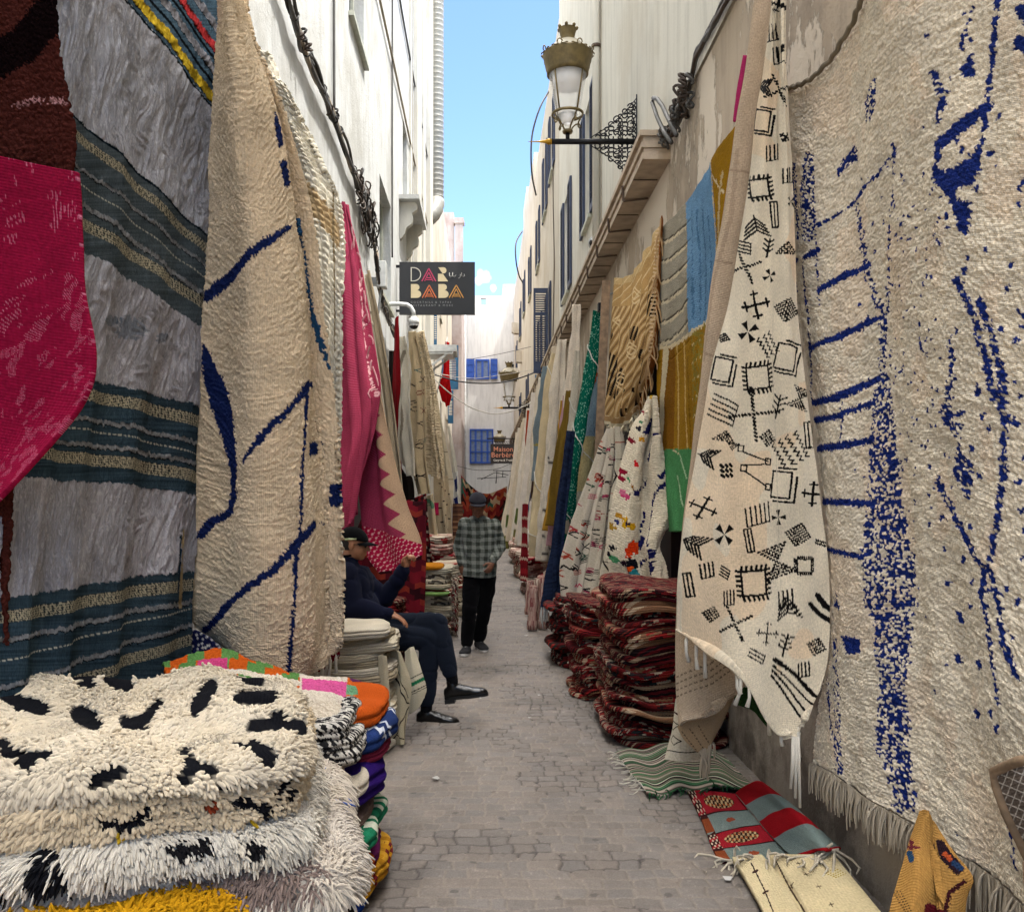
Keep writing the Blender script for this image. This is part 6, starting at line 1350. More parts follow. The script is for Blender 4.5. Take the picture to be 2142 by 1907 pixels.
so_=sheet('woven_back',rows,150,150,'y',paint=pwk,base='#6e6258',fold=rumple(.004),mat=cloth('weave',None,.5,1.0),thick=.03);so_.parent=wk;so_.matrix_parent_inverse=Matrix.Translation((-1.6,-2.65,0))
rim=MB();pts=[P(u,v,y) for u,v,y in ((2058,1724,2.258),(2036,1678,2.258),(2008,1622,2.266),(1990,1572,2.274),(1984,1540,2.282),(2030,1520,2.175),(2110,1506,2.075),(2200,1508,2.034))];rim.tube([tuple(p) for p in pts],.013,8);r_=rim.build('rim',M_wood,wk);r_.matrix_parent_inverse=Matrix.Translation((-1.6,-2.65,0))
lg=MB();a=P(2058,1724,2.258);lg.tube([tuple(a),(a[0]+.05,a[1],0.0)],.02,8);r_=lg.build('leg',M_wood,wk);r_.matrix_parent_inverse=Matrix.Translation((-1.6,-2.65,0))
# =================== PEOPLE ===================
def V3(a): return Vector(a)
def capsule(b,p0,p1,r0,r1,k=14,mid=None):
    p0=V3(p0);p1=V3(p1);d=(p1-p0);L=d.length;d.normalize();pts=[];rr=[]
    for a in (5,25,45,65,85): pts.append(p0-d*r0*math.cos(R(a)));rr.append(r0*math.sin(R(a)))
    n=4
    for i in range(n+1):
        t=i/n;pts.append(p0+(p1-p0)*t);rr.append(r0+(r1-r0)*t+(mid or 0)*math.sin(PI*t))
    for a in (85,65,45,25,5): pts.append(p1+d*r1*math.cos(R(a)));rr.append(r1*math.sin(R(a)))
    b.tube([tuple(p) for p in pts],rr,k)
def loft(b,secs,k=24):
    """closed body through elliptic sections (centre, side vector, front vector)"""
    V=[]
    for c,sx,fy in secs:
        c=np.array(c);sx=np.array(sx);fy=np.array(fy)
        for j in range(k):
            a=2*PI*j/k;ca,sa=math.cos(a),math.sin(a);e=.85;ca=math.copysign(abs(ca)**e,ca);sa=math.copysign(abs(sa)**e,sa);V.append(c+sx*ca+fy*sa)
    n=len(secs);Fq=[[i*k+j,i*k+(j+1)%k,(i+1)*k+(j+1)%k,(i+1)*k+j] for i in range(n-1) for j in range(k)]
    b.add(V,[np.array(Fq),np.array([list(range(k))[::-1]]),np.array([[(n-1)*k+j for j in range(k)]])])
def fuse(b,name,m,parent=None,voxel=.006,smooth=6,disp=None,colr=None):
    o=b.build('tmp_body',None);md=o.modifiers.new('r','REMESH');md.mode='VOXEL';md.voxel_size=voxel
    sm=o.modifiers.new('s','SMOOTH');sm.factor=.5;sm.iterations=smooth
    me=bpy.data.meshes.new_from_object(o.evaluated_get(bpy.context.evaluated_depsgraph_get()))
    n=len(me.vertices);co_=np.empty(n*3,np.float32);me.vertices.foreach_get('co',co_);co_=co_.reshape(-1,3).astype(float)
    no=np.empty(n*3,np.float32);me.vertices.foreach_get('normal',no);no=no.reshape(-1,3)
    if disp is not None: co_=co_+no*disp(co_)[:,None];me.vertices.foreach_set('co',co_.astype(np.float32).ravel())
    C=np.tile(np.array([.5,.5,.5]),(n,1)) if colr is None else colr(co_)
    a=me.color_attributes.new('Col','FLOAT_COLOR','POINT');a.data.foreach_set('color',np.concatenate([C,np.ones((n,1))],1).astype(np.float32).ravel())
    nl=len(me.loops);li=np.empty(nl,np.int32);me.loops.foreach_get('vertex_index',li)
    uv=me.uv_layers.new(name='UVMap');uv.data.foreach_set('uv',np.stack([co_[li,0]+co_[li,1]*.6,co_[li,2]],1).astype(np.float32).ravel())
    me.polygons.foreach_set('use_smooth',np.ones(len(me.polygons),bool));me.update()
    bpy.data.objects.remove(o,do_unlink=True)
    r=bpy.data.objects.new(name,me);col.objects.link(r);me.materials.append(m)
    if parent: r.parent=parent
    return r
def frame(fwd,up):
    f=V3(fwd).normalized();u=V3(up);u=(u-f*u.dot(f)).normalized();s=f.cross(u);return s,f,u   # side = wearer's right
def head(b,c,fwd,up,k=1.0):
    s,f,u=frame(fwd,up);c=V3(c)
    M=Matrix((( s.x,f.x,u.x),(s.y,f.y,u.y),(s.z,f.z,u.z))).to_4x4()
    def e(x,y,z,rx,ry,rz): p=c+(s*x+f*y+u*z)*k;b.ell(p.x,p.y,p.z,rx*k,ry*k,rz*k,M=M,n=12)
    def pt(x,y,z): return tuple(c+(s*x+f*y+u*z)*k)
    e(0,-.012,.03,.077,.098,.092);e(0,.022,-.03,.064,.074,.085);e(0,.058,-.088,.030,.028,.026);e(0,.02,-.075,.052,.055,.04)
    e(0,.082,.012,.045,.016,.012)                                  # brow
    for q in (-1,1): e(q*.035,.066,-.028,.022,.022,.022);e(q*.079,-.005,-.012,.009,.020,.031);e(q*.031,.077,-.004,.013,.010,.008)
    capsule(b,pt(0,.090,.004),pt(0,.112,-.030),.009*k,.013*k,8);e(-.013,.098,-.034,.008,.010,.008);e(.013,.098,-.034,.008,.010,.008)
    e(0,.089,-.058,.022,.010,.006);e(0,.087,-.068,.019,.010,.007)
    capsule(b,pt(0,-.025,-.05),pt(0,-.045,-.17),.052*k,.058*k)
    return s,f,u,pt
def hand(b,wrist,dir_,nrm,curl=20,thumb=1,k=1.0,spread=1.0):
    d=V3(dir_).normalized();n=V3(nrm);n=(n-d*n.dot(d)).normalized();a=d.cross(n);w=V3(wrist)   # n = palm side
    M=Matrix(((a.x,d.x,n.x),(a.y,d.y,n.y),(a.z,d.z,n.z))).to_4x4()
    c=w+d*.045*k;b.ell(c.x,c.y,c.z,.040*k,.050*k,.017*k,M=M,n=10);capsule(b,w-d*.03*k,w+d*.02*k,.026*k,.028*k)
    for i,(o,l) in enumerate(((-.030,.062),(-.011,.078),(.010,.082),(.030,.070))):
        p=w+d*(.082-abs(o-.005)*.25)*k+a*o*k;dd=(d+a*o*4*spread*.35).normalized();ang=0;r=.0092*k
        for j,f in enumerate((.45,.30,.25)):
            ang=R(curl*(1+.25*j)*(1+.12*i));ax=dd.cross(n);ax=a if ax.length<1e-3 else ax.normalized()
            dd=(Matrix.Rotation(-ang,3,a)@dd).normalized() if (Matrix.Rotation(-ang,3,a)@d).dot(n)>d.dot(n) else (Matrix.Rotation(ang,3,a)@dd).normalized()
            q=p+dd*l*f*k;capsule(b,p,q,r,r*.93,10);p=q;r*=.93
    p=w+d*.02*k+a*.03*thumb*k;q=p+(d*.55+a*.75*thumb+n*.35).normalized()*.045*k;capsule(b,p,q,.0135*k,.011*k,10);q2=q+(d*.9+a*.25*thumb+n*.35).normalized()*.032*k;capsule(b,q,q2,.011*k,.009*k,10)
SKIN=simple('skin_brown','#9a684a',.55,var=.10,scale=30,bump=.15,bscale=220)
SKIN2=simple('skin_deep','#855840',.55,var=.10,scale=30,bump=.15,bscale=220)
def cl(name,c,bump=.4): return cloth('weave',c,1.0,bump,sheen=.02)
def shoe(ankle,toe_dir,up,L,m_up,m_sole,parent,name='shoe',heelh=.03,W=.046):
    s,f,u=frame(toe_dir,up);a=V3(ankle);o=a-u*.085-f*.07
    secs=[]
    for t,wd,h in ((0,.55,.05),(.04,.72,.062),(.16,.80,.075),(.32,.82,.080),(.5,.92,.062),(.68,1.08,.045),(.84,1.0,.036),(.95,.70,.028),(1.0,.30,.016)):
        p=o+f*(L*t)+u*(h/2+.008);secs.append((tuple(p),tuple(s*W*wd*1.08),tuple(u*h*.60)))
    b=MB();loft(b,secs,20);capsule(b,tuple(a-u*.02),tuple(a+u*.035-f*.005),.043,.040)
    sh=fuse(b,name,m_up,parent,.005,4,disp=lambda c:.0012*vnoise(c[:,0]*60,c[:,1]*60,c[:,2]*60,3))
    b=MB()
    n=22;top=[];bot=[]
    for i in range(n):
        a_=2*PI*i/n;y=L*(.5+.515*math.cos(a_));t=y/L;wd=W*(1.06 if t>.55 else .86)*abs(math.sin(a_))**.6*math.copysign(1,math.sin(a_));top.append(o+f*y+s*wd+u*.012);bot.append(o+f*y+s*wd+u*(-.012))
    b.add([tuple(v) for v in top+bot],[np.array([[i,(i+1)%n,n+(i+1)%n,n+i] for i in range(n)]),np.array([list(range(n))]),np.array([list(range(n,2*n))[::-1]])])
    if heelh: c=o+f*.035-u*.022;M=Matrix(((s.x,f.x,u.x,c.x),(s.y,f.y,u.y,c.y),(s.z,f.z,u.z,c.z),(0,0,0,1)));b.box(-.033,-.035,-heelh*.5,.033,.038,.012,M=M)
    b.build('sole',m_sole,sh,auto=40)
    b=MB()
    for k in range(4):
        c=o+f*(L*(.42+.055*k))+u*(.079-.0075*k);b.tube([tuple(c-s*.022),tuple(c+u*.006),tuple(c+s*.022)],.0028,6)
    b.build('laces',m_sole if name=='trainer' else simple('black_lace','#101010',.8),sh)
    return sh
def capobj(b,pt,dome=(.086,.106,.082),z=.045,y=-.008,brim=.085,drop=0):
    pass

def seated():
    y0=6.74
    S=lambda u,v,y=y0:P(u,v,y)
    body=MB()
    hc=S(708,1086,6.72);fw=(.97,-.12,-.10);s,f,u,pt=head(body,hc,fw,(.08,0,1))
    hips=V3(S(738,1262,6.78));chest=V3(S(706,1170,6.76));neck=V3(S(697,1122,6.74))
    capsule(body,hips,chest,.10,.10);capsule(body,chest,neck,.09,.055)
    rsh=V3(S(692,1145,6.56));rel=V3(S(702,1212,6.50));rwr=V3(S(778,1224,6.52))
    lsh=V3(S(716,1145,6.92));lel=V3(S(768,1196,6.84));lwr=V3(S(808,1133,6.74))
    for a,b_,c in ((rsh,rel,rwr),(lsh,lel,lwr)): capsule(body,a,b_,.045,.038);capsule(body,b_,c,.038,.027)
    hand(body,rwr+V3((.0,0,-.002)),(.90,-.10,-.36),(.1,0,-1),13,thumb=1,k=1.05,spread=1.4)
    hand(body,lwr,(.30,-.05,.95),(.75,-.6,-.1),42,thumb=-1,k=1.05)
    rk=V3(S(858,1274,6.62));ra=V3(S(851,1408,6.60));lk=V3(S(872,1243,6.66));la=V3(S(902,1352,6.55))
    for h,k_,a in ((hips+V3((0,-.08,0)),rk,ra),(hips+V3((0,.08,.03)),lk,la)): capsule(body,h,k_,.07,.05);capsule(body,k_,a,.045,.034)
    p=fuse(body,'person',SKIN,None,.0055,3);tag(p,'seated man in dark jacket and black cap, legs crossed, one hand raised','person')
    # jacket
    j=MB();sd=V3((0,1,0));
    def sec(c,w,d,ax=(1,0,0)): return (tuple(c),tuple(sd*w),tuple(V3(ax)*d))
    loft(j,[sec(hips+V3((-.03,0,-.05)),.16,.10),sec(hips+V3((-.02,0,.0)),.205,.150),sec(hips+V3((-.035,0,.10)),.205,.152),sec(chest+V3((.005,0,-.03)),.205,.142),sec(chest+V3((0,0,.07)),.215,.132),sec(chest+V3((-.012,0,.135)),.205,.112),sec(neck+V3((-.012,0,-.03)),.13,.085),sec(neck+V3((-.01,0,.015)),.072,.066),sec(neck+V3((.002,0,.05)),.058,.062)],28)
    capsule(j,rsh+V3((0,.03,-.01)),rel,.082,.068,mid=.004);capsule(j,rel,rwr-V3((.015,0,-.004)),.068,.044,mid=.006)
    capsule(j,lsh+V3((0,-.03,-.01)),lel,.080,.066);capsule(j,lel,lwr-(lwr-lel).normalized()*.02,.066,.044,mid=.006)
    def wr(c): return .010*vnoise(c[:,0]*8,c[:,1]*8,c[:,2]*14,3)-.010*(1-np.abs(vnoise(c[:,0]*9+c[:,2]*9,c[:,1]*8,c[:,2]*11-c[:,0]*6,5)))**6+.008
    fuse(j,'jacket',cl('navy','#12162a',.5),p,.009,6,disp=wr)
    c=MB();c.tube([tuple(neck+V3((math.cos(a)*.066,math.sin(a)*.062,.052+.012*math.cos(a)))) for a in np.linspace(0,2*PI,20)],.012,8);c.build('collar',cl('navy2','#0b0d18',.5),p)
    # trousers
    t=MB();t.ell(hips.x-.01,hips.y,hips.z-.03,.15,.18,.12)
    capsule(t,hips+V3((.0,-.09,-.02)),rk,.098,.078,mid=.004);capsule(t,rk,V3(S(851,1396,6.60)),.074,.060,mid=.004)
    capsule(t,hips+V3((.02,.09,.03)),lk,.098,.076,mid=.004);capsule(t,lk,V3(S(899,1340,6.56)),.072,.058,mid=.004)
    fuse(t,'trousers',cl('slate','#1a202c',.5),p,.009,6,disp=lambda c:.007*vnoise(c[:,0]*10,c[:,1]*9,c[:,2]*10,8)-.009*(1-np.abs(vnoise(c[:,0]*7+c[:,2]*4,c[:,1]*7,c[:,2]*12,2)))**6+.006)
    bk=simple('polished_leather','#0c0c0d',.28,var=.1,bump=.1,bscale=90);so_=simple('black_sole','#080808',.6)
    k_=MB();capsule(k_,S(851,1390,6.6),S(851,1418,6.6),.045,.043);k_.build('sock',cl('sock','#0c0d12'),p);k_=MB();capsule(k_,S(899,1335,6.56),S(903,1360,6.55),.045,.042);k_.build('sock',cl('sock','#0c0d12'),p)
    shoe(S(851,1418,6.6),(1,-.12,-.02),(0,0,1),.315,bk,so_,p);shoe(S(904,1368,6.55),(1,-.10,.13),(-.12,0,1),.315,bk,so_,p)
    # cap
    cp=MB();M=Matrix(((s.x,f.x,u.x),(s.y,f.y,u.y),(s.z,f.z,u.z)))
    V=[];n=24;mrow=9
    for i in range(mrow+1):
        th=R(92)*i/mrow
        for q in range(n):
            ph=2*PI*q/n;l=(math.sin(th)*math.cos(ph)*.087,math.sin(th)*math.sin(ph)*.108,math.cos(th)*.088);V.append(hc+np.array(M@V3((l[0],l[1]-.010,l[2]+.040-l[1]*.10))))
    Fq=[[i*n+q,i*n+(q+1)%n,(i+1)*n+(q+1)%n,(i+1)*n+q] for i in range(mrow) for q in range(n)];cp.add(V,np.array(Fq))
    V=[]
    for i in range(5):
        for q in range(13):
            a=R(-68+136*q/12);rr=.092+.075*i/4*math.cos(a)**.5;l=(math.sin(a)*(.084),.0+math.cos(a)*rr*1.05+.002,.028-.016*(i/4)-.018*math.sin(a)**2*(1));V.append(hc+np.array(M@V3(l)))
    Fq=[[i*13+q,(i+1)*13+q,(i+1)*13+q+1,i*13+q+1] for i in range(4) for q in range(12)];cp.add(V,np.array(Fq))
    cap=cp.build('cap',cl('capblack','#090a0d',.6),p);so1=cap.modifiers.new('t','SOLIDIFY');so1.thickness=.005;so1.offset=0
    b=MB();b.tube([tuple(hc+np.array(M@V3(q))) for q in ((.078,.03,.045),(.086,-.02,.040),(.081,-.055,.032))],.0085,6);b.build('cap_strip',simple('pale_green_strip','#a9b48a',.5),cap)
    g=MB()
    for q in (-1,1):
        g.ell(*(hc+np.array(M@V3((q*.033,.092,.002)))),.026,.008,.019,M=M.to_4x4(),n=8);g.tube([tuple(hc+np.array(M@V3(l))) for l in ((q*.058,.086,.006),(q*.074,.03,.004),(q*.078,-.015,.0))],.0028,6)
    g.tube([tuple(hc+np.array(M@V3((x,.098,.006)))) for x in (-.01,.01)],.003,6);g.build('sunglasses',simple('dark_lens','#0a0a0c',.15),p)
    h=MB();h.ell(*(hc+np.array(M@V3((0,-.035,.0)))),.080,.078,.060,M=M.to_4x4(),n=8);h.build('hair',cl('hair','#3a3633',.6),p)
    return p
seated()

def plaid(c):
    # coordinates along the cloth; sleeves use the same vertical and sideways bands
    x=c[:,0]*1.0+c[:,1]*.35;z=c[:,2]-.05*np.abs(c[:,0]+.09)
    a=np.round((.5+.5*np.sign(np.sin(x*2*PI/.085))));b=np.round(.5+.5*np.sign(np.sin(z*2*PI/.078)))
    fine=(np.abs(np.sin(x*PI/.085+.8))<.07)|(np.abs(np.sin(z*PI/.078+.8))<.07)
    C=H('#5a5f57')[None]*np.ones((len(c),1));C=np.where(((a+b)==1)[:,None],H('#6f736a'),C);C=np.where(((a+b)==2)[:,None],H('#95978d'),C);C=np.where(((a+b)==0)[:,None],H('#41443c'),C);C=np.where(fine[:,None],C*1.35,C)
    return C
def walker():
    y0=9.5;S=lambda u,v,y=y0:P(u,v,y)
    body=MB();hc=S(953.5,1009,9.44);s,f,u,pt=head(body,hc,(.08,-.95,-.30),(0,-.3,.95))
    hips=V3(S(958,1143,9.55));chest=V3(S(958,1060,9.53));neck=V3(S(957,1030,9.52))
    capsule(body,hips,chest,.08,.09);capsule(body,chest,neck,.08,.052)
    rsh=V3(S(925,1045,9.54));rel=V3(S(915,1090,9.60));rwr=V3(S(921,1126,9.50))
    lsh=V3(S(990,1046,9.54));lel=V3(S(999,1092,9.58));lwr=V3(S(983,1123,9.36))
    for a,b_,c in ((rsh,rel,rwr),(lsh,lel,lwr)): capsule(body,a,b_,.043,.036);capsule(body,b_,c,.036,.026)
    hand(body,lwr,(-.40,-.25,-.85),(-.6,.75,.1),28,thumb=-1);hand(body,rwr,(.25,.05,-1),(.3,.9,0),25,thumb=1)
    rk=V3(S(938,1215,9.42));ra=V3(S(931,1284,9.42));lk=V3(S(966,1216,9.56));la=V3(S(956,1276,9.72))
    for h,k_,a in ((hips+V3((-.09,0,0)),rk,ra),(hips+V3((.08,0,0)),lk,la)): capsule(body,h,k_,.075,.05);capsule(body,k_,a,.045,.035)
    p=fuse(body,'person',SKIN2,None,.006,3);tag(p,'man walking up the alley in green plaid shirt and grey cap, head bowed','person')
    sh=MB();fy=V3((0,1,0));sx=V3((1,0,0))
    def sec(c,w,d): return (tuple(c),tuple(sx*w),tuple(fy*d))
    loft(sh,[sec(S(956,1150,9.53),.176,.118),sec(S(957,1138,9.53),.182,.125),sec(S(958,1110,9.53),.168,.122),sec(S(958,1085,9.53),.170,.125),sec(S(958,1062,9.53),.186,.130),sec(S(958,1045,9.53),.188,.112),sec(S(957,1037,9.53),.135,.085),sec(S(956.5,1031,9.51),.072,.066)],32)
    capsule(sh,rsh+V3((.015,0,-.005)),rel,.068,.056);capsule(sh,rel,rwr+V3((0,0,.01)),.056,.044)
    capsule(sh,lsh+V3((-.015,0,-.005)),lel,.068,.056);capsule(sh,lel,lwr+V3((.008,.01,.02)),.056,.040)
    fuse(sh,'shirt',cloth('weave',None,1.0,.4),p,.008,5,disp=lambda c:.008*vnoise(c[:,0]*8,c[:,1]*9,c[:,2]*12,3)-.009*(1-np.abs(vnoise(c[:,0]*8+c[:,2]*9,c[:,1]*8,c[:,2]*12,5)))**6+.006,colr=plaid)
    b=MB()
    for q in (-1,1):
        a=V3(S(957,1034,9.43));V=[a+V3((0,-.01,-.035)),a+V3((q*.062,.02,.0)),a+V3((q*.060,.055,.030)),a+V3((q*.022,-.012,.018))];b.add([tuple(v) for v in V],np.array([[0,1,2,3]]))
    o=b.build('collar',cl('collar','#6a7068'),p);m=o.modifiers.new('t','SOLIDIFY');m.thickness=.006
    t=MB();t.ell(hips.x,hips.y,hips.z-.03,.165,.115,.12)
    capsule(t,hips+V3((-.085,0,-.04)),rk,.098,.078);capsule(t,rk,V3(S(932,1280,9.42)),.076,.066);capsule(t,hips+V3((.08,0,-.04)),lk,.098,.076);capsule(t,lk,V3(S(957,1271,9.70)),.074,.064)
    fuse(t,'trousers',cl('blacktrousers','#0a0a0c',.5),p,.009,5,disp=lambda c:.008*vnoise(c[:,0]*9,c[:,1]*9,c[:,2]*11,8)-.009*(1-np.abs(vnoise(c[:,0]*8,c[:,1]*8,c[:,2]*13,2)))**6+.006)
    up=simple('trainer_fabric','#17171b',.8);ws=simple('white_sole','#b9b6b0',.6)
    shoe(tuple(V3(S(931.5,1290,9.40))),(-.15,-1,.16),(0,.2,1),.29,up,ws,p,'trainer',0,.05);a=V3(S(956,1282,9.70));a.z=.10;shoe(tuple(a),(.32,-.95,.0),(0,0,1),.29,up,ws,p,'trainer',0,.05)
    M=Matrix(((s.x,f.x,u.x),(s.y,f.y,u.y),(s.z,f.z,u.z)));cp=MB();V=[];n=24;mrow=9
    for i in range(mrow+1):
        th=R(92)*i/mrow
        for q in range(n):
            ph=2*PI*q/n;l=(math.sin(th)*math.cos(ph)*.088,math.sin(th)*math.sin(ph)*.108,math.cos(th)*.090);V.append(hc+np.array(M@V3((l[0],l[1]-.010,l[2]+.050))))
    cp.add(V,np.array([[i*n+q,i*n+(q+1)%n,(i+1)*n+(q+1)%n,(i+1)*n+q] for i in range(mrow) for q in range(n)]));V=[]
    for i in range(5):
        for q in range(13):
            a=R(-72+144*q/12);rr=.088+.070*i/4*math.cos(a)**.5;V.append(hc+np.array(M@V3((math.sin(a)*.086,math.cos(a)*rr*1.05,.046-.006*(i/4)-.016*math.sin(a)**2))))
    cp.add(V,np.array([[i*13+q,(i+1)*13+q,(i+1)*13+q+1,i*13+q+1] for i in range(4) for q in range(12)]))
    cap=cp.build('cap',cl('capgrey','#3b3a40',.5),p);m=cap.modifiers.new('t','SOLIDIFY');m.thickness=.005;m.offset=0
    h=MB();h.ell(*(hc+np.array(M@V3((0,-.035,.0)))),.081,.078,.062,M=M.to_4x4(),n=8);h.build('hair',cl('hair2','#15120f',.6),p)
    b=MB();b.tube([tuple(V3(S(966,1136,9.28))+V3((.009*math.cos(a),0,.009*math.sin(a)))) for a in np.linspace(0,2*PI,10)],.002,5);b.build('ring',simple('silver','#c9c9c9',.2,metal=1),p)
walker()
# =================== LANTERNS, SIGNS, CABLES, LEFT STACKS ===================
LG=simple('lantern_gold_green','#6b5c38',.5,metal=.25,var=.18,scale=14,bump=.2);LGT=simple('lantern_top','#8d8570',.55,var=.15,bump=.2);GOLD=simple('gold_tip','#b98a1c',.35,metal=.4)
gm,nt,b_=newmat('lantern_glass');b_.inputs['Base Color'].default_value=(.86,.87,.88,1);b_.inputs['Roughness'].default_value=.12;b_.inputs['Transmission Weight'].default_value=0;b_.inputs['Alpha'].default_value=.30
pm_,nt,b_=newmat('lantern_diffuser');b_.inputs['Base Color'].default_value=(.78,.76,.74,1);b_.inputs['Roughness'].default_value=.35
def lantern(uc,v_arm,y,k,label,plate_x=UR,detail=1):
    """wall lantern on a pierced bracket; k scales the glass head, origin at the arm"""
    a=P(uc,v_arm,y);e=empty('wall_lantern',tuple(a),label,'lantern','lanterns on pierced brackets')
    Lx=plate_x-a[0]
    def B(b,n,m,**kw): o=b.build(n,m,e,**kw);return o
    b=MB();b.tube([(-.17*k,0,0),(Lx,0,0)],.030*k,10);B(b,'arm',M_black)
    b=MB();b.tube([(-.17*k,0,0),(-.20*k,0,0),(-.215*k,0,0),(-.24*k,0,0),(-.30*k,0,0),(-.42*k,0,0)],[.030*k,.036*k,.030*k,.018*k,.009*k,.003*k],10);B(b,'finial',GOLD)
    b=MB();b.tube([(0,0,0),(0,0,.10*k)],.022*k,10);B(b,'stem',M_black)
    z=.09*k
    b=MB();b.lathe([(0,z),(.05*k,z),(.058*k,z+.02*k),(.045*k,z+.035*k),(0,z+.036*k)],18);B(b,'cup',LG)
    # basket of scrolled straps up to the lower ring
    for i in range(4):
        q=i*PI/2+.5;b=MB();pts=[(r*k*math.cos(q),r*k*math.sin(q),z+h*k) for r,h in ((.045,.03),(.06,.07),(.10,.11),(.15,.13),(.165,.10),(.15,.085),(.135,.10),(.14,.15),(.165,.185))];b.tube(pts,.0085*k,6);B(b,'strap',LG)
    b=MB();b.lathe([(.05*k,z+.10*k),(.10*k,z+.20*k),(.04*k,z+.10*k)],20);B(b,'lower_glass',pm_)
    b=MB();z1=z+.20*k;b.lathe([(.155*k,z1-.012*k),(.17*k,z1-.01*k),(.172*k,z1+.012*k),(.155*k,z1+.014*k),(.155*k,z1-.012*k)],28);B(b,'lower_ring',LG)
    z2=z1+.44*k
    b=MB();b.lathe([(.125*k,z1),(.205*k,z2)],28);B(b,'glass',gm)
    b=MB();b.lathe([(.0,z2-.16*k),(.15*k,z2-.15*k),(.165*k,z2),(.0,z2)],24);B(b,'diffuser',pm_)
    for i in range(4):
        q=i*PI/2+.78;b=MB();b.tube([(.13*k*math.cos(q),.13*k*math.sin(q),z1),(.212*k*math.cos(q),.212*k*math.sin(q),z2)],.0085*k,6);B(b,'rib',LG)
    b=MB();b.lathe([(.20*k,z2-.02*k),(.222*k,z2-.02*k),(.225*k,z2+.02*k),(.235*k,z2+.05*k),(.245*k,z2+.10*k),(.252*k,z2+.115*k),(.258*k,z2+.16*k),(.27*k,z2+.185*k),(.265*k,z2+.20*k),(.2*k,z2+.20*k)],32)
    B(b,'crown_band',LG)
    if detail:
        n=8;
        for i in range(n):
            q=i*2*PI/n+.39;cx,cy=.268*k*math.cos(q),.268*k*math.sin(q);t=(-math.sin(q),math.cos(q));b=MB()
            for sgn in (-1,1): b.tube([(cx+t[0]*sgn*x*k+math.cos(q)*o*k,cy+t[1]*sgn*x*k+math.sin(q)*o*k,z2+(.19+h)*k) for x,h,o in ((0,.055,.012),(.018,.045,.012),(.028,.025,.008),(.018,.010,0),(.045,.004,0),(.075,.012,0),(.09,.002,0))],.007*k,5)
            B(b,'crest',LG)
    z3=z2+.19*k
    b=MB();b.lathe([(.25*k,z3),(.235*k,z3+.03*k),(.19*k,z3+.075*k),(.13*k,z3+.13*k),(.085*k,z3+.155*k),(.07*k,z3+.16*k)],28);B(b,'hood',LGT)
    b=MB();z4=z3+.15*k;b.lathe([(.07*k,z4),(.078*k,z4+.02*k),(.070*k,z4+.045*k),(.078*k,z4+.055*k),(.083*k,z4+.08*k),(.095*k,z4+.125*k),(.098*k,z4+.13*k),(.088*k,z4+.135*k),(.06*k,z4+.12*k)],24);B(b,'neck',LG)
    n=7
    for i in range(n):
        q=2*PI*i/n;b=MB();b.tube([(.092*k*math.cos(q),.092*k*math.sin(q),z4+.125*k),(.10*k*math.cos(q),.10*k*math.sin(q),z4+.15*k),(.098*k*math.cos(q),.098*k*math.sin(q),z4+.162*k)],[.016*k,.018*k,.008*k],6);B(b,'crown_point',LG)
    # pierced triangular bracket above and below the arm
    b=MB();b.box(Lx-.012,-.012,-.46*k,Lx-.002,.012,.50*k);B(b,'plate',M_black,smooth=False)
    rr=random.Random(5)
    for sg in (1,-1):
        b=MB();hgt=.46*k;wd=.50*k
        rows_=10
        for i in range(rows_):
            zz=.03*k+hgt*i/rows_
            lim=wd*(1-(zz/hgt)**.85)
            x=.028*k;j=0
            while x<lim-.01*k:
                r=(.022+.009*((i*3+j*5)%3))*k;cx,cz=Lx-x-.01*k,sg*(zz+r*.5);a0=rr.uniform(0,6.28);tt=rr.uniform(3.6,6.0)
                b.tube([(cx+r*(1-.25*t)*math.cos(a0+tt*t),rr.uniform(-.001,.001),cz+r*(1-.25*t)*math.sin(a0+tt*t)) for t in np.linspace(0,1,12)],.0078*k,5);x+=r*1.55;j+=1
        b.tube([(Lx-.01*k,0,sg*hgt*1.0),(Lx-.14*k,0,sg*hgt*.66),(Lx-.30*k,0,sg*hgt*.36),(Lx-.50*k,0,sg*.04*k)],.006*k,5)
        B(b,'scrollwork',M_black)
    return e
lantern(1133,283,9.54,.99,'large gold-brown wall lantern on a black pierced bracket, nearest of the three')
lantern(1016,814,29.0,1.20,'middle wall lantern further along the alley, over the drooping cables')
lantern(997,916,47.0,1.22,'smallest and farthest wall lantern, behind the hanging dark sign')

